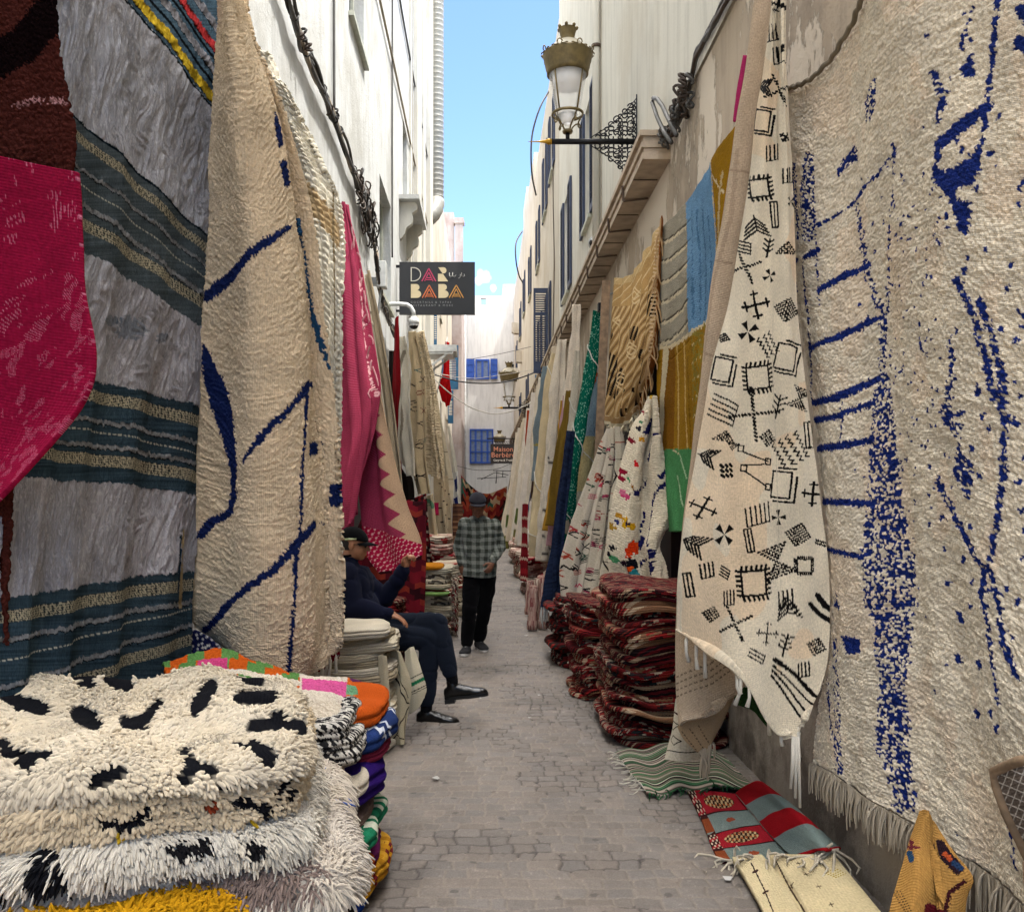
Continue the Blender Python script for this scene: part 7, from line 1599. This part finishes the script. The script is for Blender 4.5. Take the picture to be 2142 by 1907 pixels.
# ---- dark restaurant sign ----
def sign1():
    y=17.0;x0,z1=P(797,523,y)[[0,2]];x1,z0=P(948,627,y)[[0,2]];k=(x1-x0)/151.0
    e=empty('shop_sign',(x0,y,z0),'black hanging board lettered DAR BABA on the left wall','sign');org=Vector((x0,y,z0))
    def px(u,v): return ((u-797)*k,(627-v)*k)
    b=MB();b.box(0,0,0,x1-x0,.10,z1-z0);o=b.build('board',simple('sign_black','#1e1f21',.5,var=.08,bump=.05),e,smooth=False)
    def letter(polys,c,nm='lettering'):
        b=MB()
        for pl in polys:
            q=[px(*p) for p in pl];n=len(q);V=[(x,-.004,z) for x,z in q];bm=[list(range(n))]
            b.add(V,[np.array(bm)])
        m=simple('letter_'+c,c,.5,var=.02);o=b.build(nm,m,e,smooth=False)
        md=o.modifiers.new('t','SOLIDIFY');md.thickness=.006;md.offset=0
    # crop coordinates of the lettering: u=792.1+c/12.6*.12..; scaled below
    def c(x,y_): return (792.1+x*.07937,515.3+y_*.07937)
    CR='#cdbd97'
    def arc(cx,cy,r,a0,a1,n=14,ry=None): return [(cx+r*math.cos(R(a)),cy+(ry or r)*math.sin(R(a))) for a in np.linspace(a0,a1,n)]
    def ring(cx,cy,r,w,a0,a1,ry=None):
        o=arc(cx,cy,r,a0,a1,16,ry);i=arc(cx,cy,r-w,a0,a1,16,(ry-w) if ry else None);return [[o[k],o[k+1],i[k+1],i[k]] for k in range(15)]
    D=[[(350,232),(374,232),(374,588),(350,588)]]+[[(374,232),(420,232),(420,252),(374,252)],[(374,568),(420,568),(420,588),(374,588)]]+ring(420,410,190,22,-90,90,178)
    letter([[c(*p) for p in q] for q in D],'#c3bdb0')
    def A(cx,top,bot,w):
        h=bot-top;out=[]
        def bar(p,q,t):
            dx,dy=q[0]-p[0],q[1]-p[1];L=math.hypot(dx,dy);nx,ny=-dy/L*t/2,dx/L*t/2;return [(p[0]+nx,p[1]+ny),(q[0]+nx,q[1]+ny),(q[0]-nx,q[1]-ny),(p[0]-nx,p[1]-ny)]
        out.append(bar((cx,top),(cx-w,bot),26));out.append(bar((cx,top),(cx+w,bot),26))
        out.append(bar((cx,top+95),(cx-w*.60,bot-5),22));out.append(bar((cx,top+95),(cx+w*.60,bot-5),22))
        out.append(bar((cx-w*.42,top+h*.73),(cx+w*.42,top+h*.73),22));out.append(bar((cx-w*.60,top+h*.88),(cx+w*.60,top+h*.88),20))
        return [[c(*p) for p in q] for q in out]
    letter(A(805,262,585,175),'#b8375f');letter(A(815,680,1000,175),'#cf6f3c');letter(A(1495,680,1000,180),'#d49a48')
    letter([[c(*p) for p in [(1045,238)]+arc(1170,312,78,-90,100,12)+[(1150,390)]],[c(*p) for p in [(1035,396),(1160,400),(1290,588),(1035,588)]]],CR)
    for xx in (355,1045):
        letter([[c(*p) for p in [(xx,655)]+arc(xx+130,735,84,-90,90,12,80)+[(xx,815)]],[c(*p) for p in [(xx,812)]+arc(xx+150,908,108,-90,90,12,95)+[(xx,1003)]]],CR)
    # arabic line, drawn as strokes
    b=MB();W='#a8a8a4'
    def st(pts,r=.006): b.tube([(px(*c(*p))[0],-.006,px(*c(*p))[1]) for p in pts],r,6)
    st([(1320,370),(1325,455),(1360,462),(1400,460),(1405,365)]);st([(1405,460),(1440,462),(1480,458),(1485,425)]);st([(1340,490),(1343,492)]);st([(1450,490),(1453,492)])
    st([(1600,410),(1598,470),(1570,505),(1548,508)]);st([(1630,365),(1632,462)]);st([(1690,400),(1705,440),(1690,462),(1655,460)])
    b.build('lettering',simple('letter_'+W,W,.5),e)
    for txt,yy,sz,tr,xx in (('COCKTAILS & TAPAS',1135,5.6,0,350),('RESTAURANT & MORE',1215,5.6,0,350)):
        f=bpy.data.curves.new('t','FONT');f.body=txt;f.size=sz*k;f.space_character=1.62;f.extrude=.0015
        t=bpy.data.objects.new('tmp',f);col.objects.link(t);bpy.context.view_layer.update();me=bpy.data.meshes.new_from_object(t.evaluated_get(bpy.context.evaluated_depsgraph_get()));bpy.data.objects.remove(t)
        o=bpy.data.objects.new('lettering',me);col.objects.link(o);me.materials.append(simple('letter_grey','#8a8a88',.5));X,Z=px(*c(xx,yy));o.parent=e;o.location=(X,-.006,Z);o.rotation_euler=(R(90),0,0)
    b=MB();b.box(-.35,.03,(z1-z0)*.9,0,.06,(z1-z0)*.95);b.box(-.35,.03,.05,0,.06,.09);b.build('bracket',M_black,e,smooth=False)
sign1()
def text_mesh(txt,size,m,parent,loc,space=1.0,bold=0,align='CENTER'):
    f=bpy.data.curves.new('t','FONT');f.body=txt;f.size=size;f.space_character=space;f.extrude=.004;f.align_x=align;f.offset=bold
    t=bpy.data.objects.new('tmp',f);col.objects.link(t);bpy.context.view_layer.update();me=bpy.data.meshes.new_from_object(t.evaluated_get(bpy.context.evaluated_depsgraph_get()));bpy.data.objects.remove(t)
    o=bpy.data.objects.new('lettering',me);col.objects.link(o);me.materials.append(m);o.parent=parent;o.location=loc;o.rotation_euler=(R(90),0,0);return o
def sign2():
    y=40.0;x0,z1=P(979,886,y)[[0,2]];x1,z0=P(1030,925,y)[[0,2]];w=x1-x0;h=z1-z0
    e=empty('shop_sign',(x0,y,z0),'small dark brown hanging board lettered Maison Berbère','sign')
    b=MB();b.box(0,0,0,w,.06,h);b.build('board',simple('sign_brown','#2a2322',.6,var=.1),e,smooth=False)
    m=simple('salmon_letters','#d98f72',.5,var=.02);text_mesh('Maison',h*.34,m,e,(w*.5,-.012,h*.62),1.05,.002);text_mesh('Berbère',h*.36,m,e,(w*.5,-.012,h*.32),1.05,.002);text_mesh('Carpets & Textiles',h*.145,simple('white_letters','#cfc9c0',.5,var=.02),e,(w*.54,-.012,h*.12),1.0,.004)
    b=MB();b.tube([(-.15,.03,h+.24),(1.62-x0,.03,h+.24)],.025,8);b.build('rod',M_black,e)
    b=MB()
    for xx in (.1,w-.1): b.tube([(xx,.03,h),(xx,.03,h+.24)],.012,6)
    for i in range(9):
        cx=.15+i*(w-.3)/8;b.tube([(cx+.05*math.cos(a),.03,h+.08+.05*math.sin(a)) for a in np.linspace(0,5,10)],.01,5)
    b.build('scrollwork',M_black,e)
    b=MB()
    for (u0,v0,u1,v1) in ((984,939,1022,940),(992,938,990,965),(1004,939,1003,952),(952,955,1010,952),(960,957,988,943),(988,943,1015,948)):
        p0=P(u0,v0,41)-np.array([x0,y,z0]);p1=P(u1,v1,41)-np.array([x0,y,z0]);b.tube([tuple(p0),tuple(p1)],.018,5)
    b.tube([tuple(P(1022,940,41)-np.array([x0,y,z0])),(1.6-x0,1.0,P(1022,940,41)[2]-z0)],.02,5);b.build('iron_frame',M_black,e)
sign2()

# ---- security cameras ----
e=empty('security_camera',tuple(P(783,608,15.2)),'white dome camera on a curved arm below the DAR BABA board','security camera');o0=P(783,608,15.2)
def rel(u,v,y,o): p=P(u,v,y)-o;return tuple(p)
b=MB();b.tube([(-.25,.1,0),rel(783,607,15.2,o0),rel(800,607,15.2,o0),rel(812,608,15.2,o0),rel(820,613,15.2,o0),rel(825,622,15.2,o0),rel(826,630,15.2,o0)],.035,10);b.build('arm',M_whitemetal,e)
c_=np.array(rel(826,632,15.2,o0));b=MB();b.lathe([(0,0),(.05,0),(.055,-.03),(.085,-.035),(.088,-.12),(.08,-.125),(0,-.125)],20,o=tuple(c_));b.build('housing',M_whitemetal,e)
b=MB();b.ell(c_[0],c_[1],c_[2]-.155,.075,.075,.062);b.build('dome',simple('dark_lens','#0a0a0c',.15),e);b=MB();b.lathe([(.078,-.13),(.082,-.15),(.07,-.17),(.066,-.15)],20,o=tuple(c_));b.build('collar',M_whitemetal,e)
o0=P(1186,478,13.0);e=empty('security_camera',tuple(o0),'small black and white camera fixed to the right wall above the cornice','security camera')
b=MB();b.box(0,-.04,-.05,.2,.04,.05);b.build('mount',M_whitemetal,e,smooth=False);b=MB();b.ell(-.01,0,-.06,.075,.075,.10);b.build('housing',M_grey,e);b=MB();b.ell(-.03,-.05,-.06,.05,.05,.05);b.build('lens',simple('dark_lens','#0a0a0c',.15),e)
o0=P(1203,614,11.0);e=empty('floodlight',tuple(o0),'small black floodlight fixed under the cornice above the green roll','floodlight')
b=MB();b.box(-.06,-.05,-.05,.06,.05,.05);b.build('housing',M_black,e,smooth=False);b=MB();b.tube([(0,0,.05),(.08,0,.16),(.2,0,.2)],.012,6);b.build('arm',M_grey,e)
# ---- meter boxes ----
for (u0,v0,u1,v1,y,lab) in ((752,520,770,572,13.2,'white metal junction box on the left wall under the cable bundle'),(740,498,753,548,13.9,'smaller beige junction box on the left wall behind the white one')):
    a=P(u0,v0,y);c=P(u1,v1,y);e=empty('junction_box',(a[0],y,c[2]),lab,'junction box');b=MB();b.box(0,0,0,c[0]-a[0],.22,a[2]-c[2]);o=b.build('case',M_whitemetal if y<13.5 else M_trim,e,smooth=False);bevel(o,.01)
    b=MB();b.box(WL-a[0],.05,.05,0,.2,.15);b.build('mount',M_grey,e,smooth=False);b=MB();b.tube([(.05,.1,0),(.02,.1,-.3),(-.05,.1,-.7)],.018,6);b.build('conduit',M_grey,e)
# ---- cables ----
CB=[simple('cable_black','#15120f',.6),simple('cable_brown','#3c3027',.7),simple('cable_pale','#8e8371',.7),simple('cable_grey','#4a4845',.6)]
def wallpts(lst,w): return [PWall(u,v,w) for u,v in lst]
def bundle(name,label,base,n,spread,rad,cat='cable bundle',seed=1,knots_=(),mats=CB,ties=True):
    rn=random.Random(seed);e=empty(name,tuple(base[0]),label,cat);o=np.array(base[0])
    A=np.array(base);t=np.linspace(0,1,len(A));T_=np.linspace(0,1,40);B=np.stack([np.interp(T_,t,A[:,i]) for i in range(3)],1)
    for k in range(n):
        ph=rn.uniform(0,6);fr=rn.uniform(2,5);a=rn.uniform(.2,1)*spread
        pts=[tuple(B[i]-o+np.array([abs(a*math.cos(ph+fr*T_[i]*3))*.6*(1 if o[0]<0 else -1),0,a*math.sin(ph+fr*T_[i]*6)+rn.uniform(-.004,.004)])) for i in range(40)]
        b=MB();b.tube(pts,rad*rn.uniform(.7,1.3),6);b.build('cable',mats[rn.randrange(len(mats))],e)
    for (i,rr,cnt) in knots_:
        for k in range(cnt):
            b=MB();c=B[i]-o+np.array([rn.uniform(0,.08)*(1 if o[0]<0 else -1),rn.uniform(-.2,.2),rn.uniform(-rr,rr)]);r=rn.uniform(.4,1)*rr;ax=rn.uniform(0,3)
            b.tube([tuple(c+np.array([.03*math.sin(q*2),r*math.cos(q)*math.cos(ax),r*math.sin(q)])) for q in np.linspace(0,rn.uniform(4,7),14)],rad*.7,5);b.build('loop',mats[rn.randrange(2)],e)
    i=2
    while i<40 and ties:
        b=MB();c=B[i]-o;b.tube([tuple(c+np.array([(.03+.035*math.cos(q))*(1 if o[0]<0 else -1),.02*math.sin(q),min(spread,.05)*1.1*math.sin(q)])) for q in np.linspace(0,2*PI,12)],rad*.5,5);b.build('tie',CB[0],e);i+=5
    return e
bundle('cable_bundle','thick sagging bundle of dark cables tied along the left wall',wallpts([(548,-80),(572,0),(592,70),(622,140),(655,215),(688,300),(712,370),(730,430),(745,480)],WL+.05),12,.075,.017,seed=3,knots_=((30,.16,12),(33,.22,18),(36,.2,14),(10,.06,3),(20,.06,3)))
bundle('cable_bundle','loose cables running low along the left wall behind the rugs',wallpts([(745,480),(752,560),(762,610),(778,650),(792,690)],WL+.1),7,.10,.014,seed=4)
bundle('cable_bundle','twisted grey cables hanging on the peeling right wall',wallpts([(1500,-80),(1452,0),(1418,60),(1392,110),(1376,175),(1366,225),(1345,262),(1322,290)],WR-.04),5,.028,.017,seed=5,knots_=((22,.06,5),(26,.07,9),(30,.06,6),(36,.07,8)),mats=[CB[3],CB[1],CB[2]],ties=False)
e=empty('conduit_hook',(0,0,0),'bent grey conduit hook sticking out of the right wall beside the twisted cables','conduit');b=MB();b.tube([tuple(PWall(u,v,1.5)) for u,v in ((1350,270),(1335,240),(1322,212),(1312,198),(1304,196),(1302,205),(1312,235),(1326,265),(1340,285))],.019,8);b.build('pipe',CB[3],e)
def cable(label,pts,r,m,k=6,name='cable'):
    A=np.array(pts);t=np.linspace(0,1,len(A));G=_cr(A[:,None,:],np.linspace(0,1,40))[:,0];b=MB();b.tube([tuple(p) for p in G],r,k);return tag(b.build(name,m,None),label,'cable')
cable('dark slack cable crossing the alley in front of the middle lantern',[P(868,748,24),P(895,756,24),P(921,762,24),P(960,765,24),P(1003,763,24),P(1045,752,24),P(1088,735,24)],.018,CB[0])
cable('pair of white cables drooping lowest across the alley',[P(862,752,22),P(895,782,22),P(934,810,22),P(965,822,22),P(991,826,22),P(1030,818,22),P(1079,794,22)],.014,simple('cable_white','#b9b3a8',.6))
cable('thin pale wire stretched above the dark slack cable',[P(868,745,25),P(940,755,25),P(1010,747,25),P(1080,735,25)],.008,simple('cable_white','#b9b3a8',.6))
cable('very thin wire rising to the right high across the alley',[P(940,717,30),P(1000,706,30),P(1060,692,30)],.010,CB[3])
cable('thin wire across the far end of the alley',[P(905,928,38),P(950,938,38),P(990,936,38),P(1020,925,38)],.012,CB[3])
cable('loose black cable looping out from the right roofline',[P(1097,180,23),P(1078,215,22.6),P(1064,260,22.6),P(1060,300,22.6),P(1062,350,22.8),P(1070,390,23.3)],.022,CB[3])
cable('second loose cable looping from the far right roofline',[P(1042,462,38),P(1030,485,37),P(1030,520,37),P(1036,550,38),P(1044,565,38.5)],.03,CB[3])
for u,lab in ((667,'thin cable running straight down the left wall beside the window'),(783,'grey cable pair running down the left wall past the open door frame'),(823,'thin dark cable running down the left wall close to the pilasters')):
    p0=PWall(u,0,WL+.03);cable(lab,[(p0[0],p0[1],16),(p0[0],p0[1]+.03,11),(p0[0],p0[1]-.02,8),(p0[0],p0[1],5.9)],.016,CB[3])
cable('long cable running level along the left wall high up',[(WL+.03,4,9.42),(WL+.03,10,9.38),(WL+.04,16,9.42),(WL+.03,26,9.4)],.022,CB[2])
cable('second level cable higher on the left wall',[(WL+.03,4,11.3),(WL+.03,12,11.25),(WL+.03,26,11.3)],.022,CB[3])
p0=PWall(1190,240,UR-.06);dp=empty('drainpipe',(p0[0],p0[1],5),'cream drainpipe running down the right wall beside the camera','drainpipe');b=MB();b.tube([(0,0,-.1),(0,0,6.6)],.055,12);b.build('pipe',M_cream,dp)
b=MB();b.lathe([(.06,0),(.068,0),(.068,.05),(.06,.05)],12,o=(0,0,2.9));b.build('clamp',simple('dark_bracket','#4a3a2e',.8),dp)
cable('thin cable clipped beside the cream drainpipe',[(UR-.02,p0[1]-.25,11.4),(UR-.02,p0[1]-.22,8),(UR-.02,p0[1]-.26,5)],.006,CB[2])
cable('thin wires running down the middle right building',[(UR-.02,21.0,12),(UR-.03,21.1,9),(UR-.02,20.9,7),(UR-.03,21.2,5)],.012,CB[1])
# ---- canopy, flag ----
e=empty('canopy',(WL,22,5.1),'small white canopy on angled struts projecting from the left wall','canopy')
b=MB();b.box(0,0,.08,.98,1.0,.24);b.box(.02,.02,.02,.9,.98,.079);b.build('slab',M_whitemetal,e,smooth=False)
for yy in (.08,.85): b=MB();b.beam((0.02,yy,-.5),(.75,yy,.03),.05,.05);b.box(0,yy-.03,-.75,.03,yy+.03,.08);b.build('strut',M_whitemetal,e,smooth=False)
e=empty('flag',tuple(P(890,675,25.5)),'limp red flag hanging from a thin pole on the left wall','flag');o0=P(890,675,25.5)
b=MB();b.tube([rel(862,830,25.5,o0),rel(878,760,25.5,o0),rel(893,672,25.5,o0)],.014,6);b.build('pole',M_grey,e)
fs=sheet('cloth_panel',[[(890,682,25.5),(893,683,25.4),(895,684,25.5)],[(886,745,25.6),(892,748,25.3),(897,748,25.5)],[(879,770,25.6),(890,772,25.3),(902,790,25.5)],[(884,800,25.5),(892,812,25.35),(896,806,25.5)]],40,80,'y',base='#a80f12',fold=pleat(2.5,.06,.2,.5,2),thick=.004)
fs.parent=e;fs.matrix_parent_inverse=Matrix.Translation(-Vector(o0))

# ---- coloured stack behind the shaggy pile ----
bw=kilim(['#1a1a1c','#b8b4ac','#232326','#c9c5bc'],110,.25,40,60,61,.8)
def ck(label,cx,cy,hx,hy,z0,h,m,seed,lobes=1,rot=0,base='#888888',nm='folded_rug',top=None,bulge=.5,wob=.05):
    return tag(cushion(nm,cx,cy,hx,hy,z0,h,rot,m,na=160,nr=14,ns=8*(max(2,lobes)+(1 if h>.09 else 0)),lobes=max(2,lobes)+(1 if h>.09 else 0),seed=seed,base=base,top=top or (lambda x,y:.010*np.sin(x*9+seed)+.012*vnoise2(x*6,y*6,seed)),under=top or (lambda x,y:.010*np.sin(x*9+seed)+.012*vnoise2(x*6,y*6,seed)),bulge=min(bulge,.34),wob=wob,pw=3.2,lobed=.5,layerwob=.07),label,'rug','coloured rugs stacked behind the near shaggy pile')
def sag(k,s=0):
    return lambda x,y:-.10*np.clip((x+.62)/.25,0,1)**2*0+.012*np.sin(x*11+k)+.05*np.clip((x+.75)/.35,0,1)*s
kw=lambda c,s=1.0:cloth('weave',c,s,.7)
ck('royal blue folded rug at the very bottom of the coloured stack',-.78,3.75,.30,.36,.005,.07,kw('#1c3c8c'),1)
ck('mustard and maroon patterned rug low in the coloured stack',-.72,3.78,.31,.38,.07,.10,kilim(['#b9821c','#c4912a','#6b1c20','#a8741a'],26,.5,9,16,70),2,2)
ck('orange and plum folded rug above the mustard one',-.75,3.75,.30,.36,.165,.055,kilim(['#b8501a','#5c1c4c','#c9bba4'],12,.3,3,4,71),3)
ck('emerald green rug with white dashes curling round the stack edge',-.735,3.74,.305,.37,.215,.075,kilim(['#1c6b4c','#1f7654','#c3c7b4','#1c6b4c','#186044'],30,.2,6,10,73),4,top=sag(1,1))
ck('grey-brown woolly folded rug above the green one',-.76,3.76,.285,.36,.285,.06,kw('#6b5a52'),5,top=sag(2,1))
ck('thick burnt orange folded rug in the middle of the coloured stack',-.82,3.66,.29,.33,.34,.10,kw('#b3481a',.8),6,2)
ck('deep purple folded cloth bulging out of the coloured stack',-.67,3.80,.25,.33,.40,.15,kw('#2c1660',.8),7)
ck('navy folded rug with small white stitches above the orange one',-.82,3.66,.27,.33,.44,.05,kilim(['#1c2c5a','#22356b','#c9c9c9','#1c2c5a','#1c2c5a'],40,.2,10,20,75),8)
ck('cream woollen rug with a rounded fold in the coloured stack',-.78,3.68,.30,.34,.485,.085,kw('#cfc4b0',.8),9)
ck('brown and white banded rug resting on the cream one',-.83,3.66,.285,.33,.555,.07,kilim(['#6b564c','#b9ac9c','#7a6054','#a89a8a'],3,.1,5,9,76),10)
ck('maroon folded rug end below the navy zigzag one',-.68,3.95,.25,.30,.545,.05,kw('#6b2034'),11)
ck('navy rug with white zigzags at the right of the coloured stack',-.66,3.98,.27,.32,.59,.08,kilim(['#1d2f5c','#c4c9d1','#1d2f5c','#24386b'],38,1.2,26,0,77),12)
ck('bright orange folded rug end over the navy zigzag one',-.69,4.0,.26,.32,.665,.09,kw('#c4561a',.8),13,2)
ck('black and white flecked rug, lowest of three in the coloured stack',-.775,3.67,.285,.33,.625,.055,bw,14)
ck('black and white flecked rug, middle of three with a grey hem',-.78,3.67,.275,.33,.68,.05,bw,15)
ck('black and white flecked rug, uppermost of three, mounded',-.80,3.62,.27,.30,.72,.07,bw,16,top=lambda x,y:.02*np.exp(-((x+.9)/.2)**2)+.01*np.sin(y*12))
def pj(p):
    x,y=p.X,p.Y;p.C[:]=H('#d6cbb9')
    t=p.t;s=p.s
    m=(t<.42);bl=np.floor(x/34+np.floor(t*7)*.5).astype(int);c1=np.where((bl%2==0)[:,None],H('#c25a20'),H('#5c8a4c'));p.C[m]=c1[m]
    m=(t>.14)&(t<.5)&(x>395)&(x<455)&((y-1318)<(x-395)*.6+26);p.C[m]=H('#c4467c')
    m=(np.abs(t-.34+.0)<.045)&(x>430)&(x<600);p.C[m]=H('#d9cfbf')
    m=(x>598)&(x<694)&(t<.62);p.C[m]=H('#d9cfbf');m=(x>602)&(x<692)&(t>.12)&(t<.45);p.C[m]=H('#cf5a94')
    m=(x>=694-10*t);k=np.floor((y-1350)/19).astype(int);c2=np.where((k%2==0)[:,None],H('#c8622a'),H('#6fa07a'));p.C[m]=c2[m];m=m&(t<.12);p.C[m]=H('#c8622a')
sheet('multicolour_rug',[[(326,1325,3.70),(440,1296,3.92),(520,1322,4.05),(600,1344,4.15),(697,1350,4.15)],[(332,1345,3.58),(450,1322,3.72),(530,1345,3.85),(620,1362,3.9),(710,1372,3.95)],[(340,1372,3.42),(455,1356,3.55),(545,1375,3.65),(640,1388,3.72),(718,1405,3.82)],
    [(360,1410,3.35),(470,1400,3.42),(560,1412,3.5),(655,1420,3.58),(725,1440,3.74)],[(400,1470,3.32),(480,1460,3.36),(570,1450,3.45),(650,1455,3.5),(716,1472,3.68)]],220,160,'y',paint=pj,fold=rumple(.02,4,4,3),pile=lambda S,T:.004*vnoise2(S*90,T*90,2),mat=cloth('knot',None,1.6,.5),facing=(0,-.3,1),thick=.02,
    label='orange, green, pink and cream patchwork rug lying over the coloured stack')
# white-navy rug folded between the coloured and cream stacks
ck('purple and brown rug tucked behind the orange rug end',-.78,4.5,.22,.25,.30,.40,kilim(['#4c1c44','#5c3424','#2c1a3a'],22,.4,8,10,80),20,4)
ck('white rug with a navy band folded beside the patchwork rug',-.84,4.55,.24,.22,.52,.13,kilim(['#cfcabd','#d6d0c4','#20304c'],7,.2,2,0,81),21,2)

# ---- cream stack by the seated man ----
mc_=[kw('#c9bda4'),kw('#d2c7b2'),kw('#bcae92'),kilim(['#cfc4ae','#c6b99f','#cfc4ae','#3a302a','#cfc4ae'],46,.15,16,0,90),kilim(['#c9bea8','#d4cab6','#a99b82','#c9bea8'],34,.1,6,0,91),kw('#a5977d')]
stack(-.98,5.98,.36,.30,15,.80,lambda o:f'cream folded blanket, {o} of the pale stack by the seated man',mc_,seed=21,wamp=.012,grp='cream blankets stacked beside the seated man')
stack(-.80,6.32,.20,.18,9,.72,lambda o:f'small cream blanket, {o} of the narrow corner stack',mc_,seed=22,wamp=.012,grp='cream blankets in the narrow stack',na=80)
stack(-1.15,6.9,.30,.45,7,.52,lambda o:f'dark folded rug, {o} of the stack the man sits on',mats_dk,seed=23,wamp=.006,grp='folded rugs the man sits on')
def pgs(p):
    p.line([(818,1368),(850,1352)],7,'#1f6b44');p.line([(815,1356),(846,1341)],1.8,'#1c1a18');p.line([(820,1382),(853,1366)],1.8,'#1c1a18');p.line([(822,1386),(854,1370)],1.2,'#1c1a18')
sheet('striped_blanket',[[(806,1300,6.25),(818,1292,6.2),(826,1290,6.3)],[(808,1340,6.2),(824,1335,6.12),(840,1335,6.2)],[(812,1385,6.15),(832,1378,6.08),(852,1372,6.15)],[(818,1425,6.12),(836,1412,6.08),(848,1392,6.12)]],50,90,'y',paint=pgs,base='#c9bfa6',fold=rumple(.01,5,5),label='cream blanket with a green stripe hanging over the stack corner')
def pbb(p):
    p.line([(786,1345),(800,1380),(812,1402),(822,1405)],2.6,'#1c1715');p.line([(790,1335),(803,1368),(816,1392)],1.6,'#1c1715');p.line([(783,1478),(800,1440),(818,1410)],2,'#2a201c');p.line([(788,1468),(808,1476),(812,1420)],2,'#2a201c')
sheet('bordered_blanket',[[(780,1292,6.12),(792,1300,6.0),(802,1300,6.05)],[(784,1350,6.05),(800,1352,5.95),(822,1360,6.0)],[(782,1410,6.0),(798,1412,5.92),(818,1412,5.96)],[(778,1460,5.98),(796,1462,5.9),(812,1450,5.94)],[(786,1490,5.98),(800,1486,5.9),(810,1482,5.92)]],60,130,'y',paint=pbb,base='#bdb195',fold=pleat(1.5,.015,.2,.6,3),label='beige blanket with a black border draped down the front of the pale stack')
sheet('hanging_strip',[[(752,1310,5.72),(762,1306,5.68),(772,1310,5.7)],[(758,1380,5.7),(768,1378,5.66),(778,1380,5.68)],[(762,1470,5.68),(770,1475,5.64),(780,1470,5.66)]],20,70,'y',base='#b8ab90',fold=rumple(.01,6,5),label='narrow beige strip of blanket hanging between the two pale stacks')
# ---- stacks beyond ----
mats_cr=[kw('#cdc2aa'),kw('#bfb196'),kilim(['#c9bda6','#8c3a34','#c9bda6','#b5a78e'],30,.2,8,0,95),kilim(['#c3b69d','#5c544a','#cfc4ae'],36,.2,10,12,96)]
stack(-1.02,8.75,.24,.35,9,.66,lambda o:f'red-brown rug, {o} of the stack under the raised hand',mats_red,seed=24,wamp=.012,grp='folded rugs under the raised hand',na=80)
stack(-.66,10.9,.26,.42,12,.80,lambda o:f'cream textile, {o} of the stack left of the walking man',mats_cr,seed=25,wamp=.010,grp='cream textiles left of the walking man',na=90)
stack(-.50,12.6,.24,.4,8,.72,lambda o:f'pale textile, {o} of the stack behind the walking man',mats_cr,seed=26,wamp=.012,grp='pale textiles half hidden by the walking man',na=80)
stack(-.80,14.6,.32,.5,7,1.02,lambda o:f'pinkish folded rug, {o} of the far left heap',mats_pk,seed=27,wamp=.014,grp='folded rugs in the far left heap',na=80)
rn_=NR(5)
b=MB()
for i in range(420):
    z=.05+.62*rn_.rand();y=10.45+.85*rn_.rand();x=-.41+.03*rn_.rand();c=[H('#b9a894'),H('#8a2a30'),H('#6b5a50'),H('#c9bca8')][rn_.randint(4)]
    b.tube([(x,y,z),(x+.03,y+rn_.randn()*.01,z-.01),(x+.035+.01*rn_.randn(),y+rn_.randn()*.02,z-.05)],.006,4,c=c)
tag(b.build('tassel_fringe',cloth('weave',None,1,.3),None),'ragged mass of mixed tassels spilling from the cream stack edge','fringe',kind='stuff')
tag(cushion('folded_cloth',-.70,10.75,.20,.30,.79,.05,0,kw('#c07a1c'),seed=5),'orange folded cloth lying on top of the tall cream stack','cloth')
tag(cushion('folded_cloth',-.66,10.75,.235,.36,.50,.035,0,kw('#7fa05a'),seed=6),'pale green folded cloth showing halfway down the tall cream stack','cloth')
# litter on the paving
LIT=simple('paper_white','#b9b6b0',.8)
for i,(u,v) in enumerate(((958,1392),(1078,1387),(1050,1268),(1098,1300),(1452,1752),(870,1552),(1058,1432))):
    g=P(u,v,F*(EYE-.02)/(v-CV));s_=.012+.006*(i%3);b=MB();a=i*1.3
    V=[(g[0]+s_*math.cos(a+q)*(1+.3*(k%2)),g[1]+s_*math.sin(a+q),.018+.008*(k%2)) for k,q in enumerate((0,1.2,2.3,3.6,5))];b.add(V,[np.array([[0,1,2,3,4]])]);o=b.build('paper_scrap',LIT,None,smooth=False)
    tag(o,['white paper scrap near the crossed shoe','small pale scrap in the middle of the paving','pale scrap near the standing rolls','pale scrap beside the third stack','white card edge by the cream ground rug','tiny white scrap beside the coloured stack','tiny white scrap in mid paving'][i],'litter')
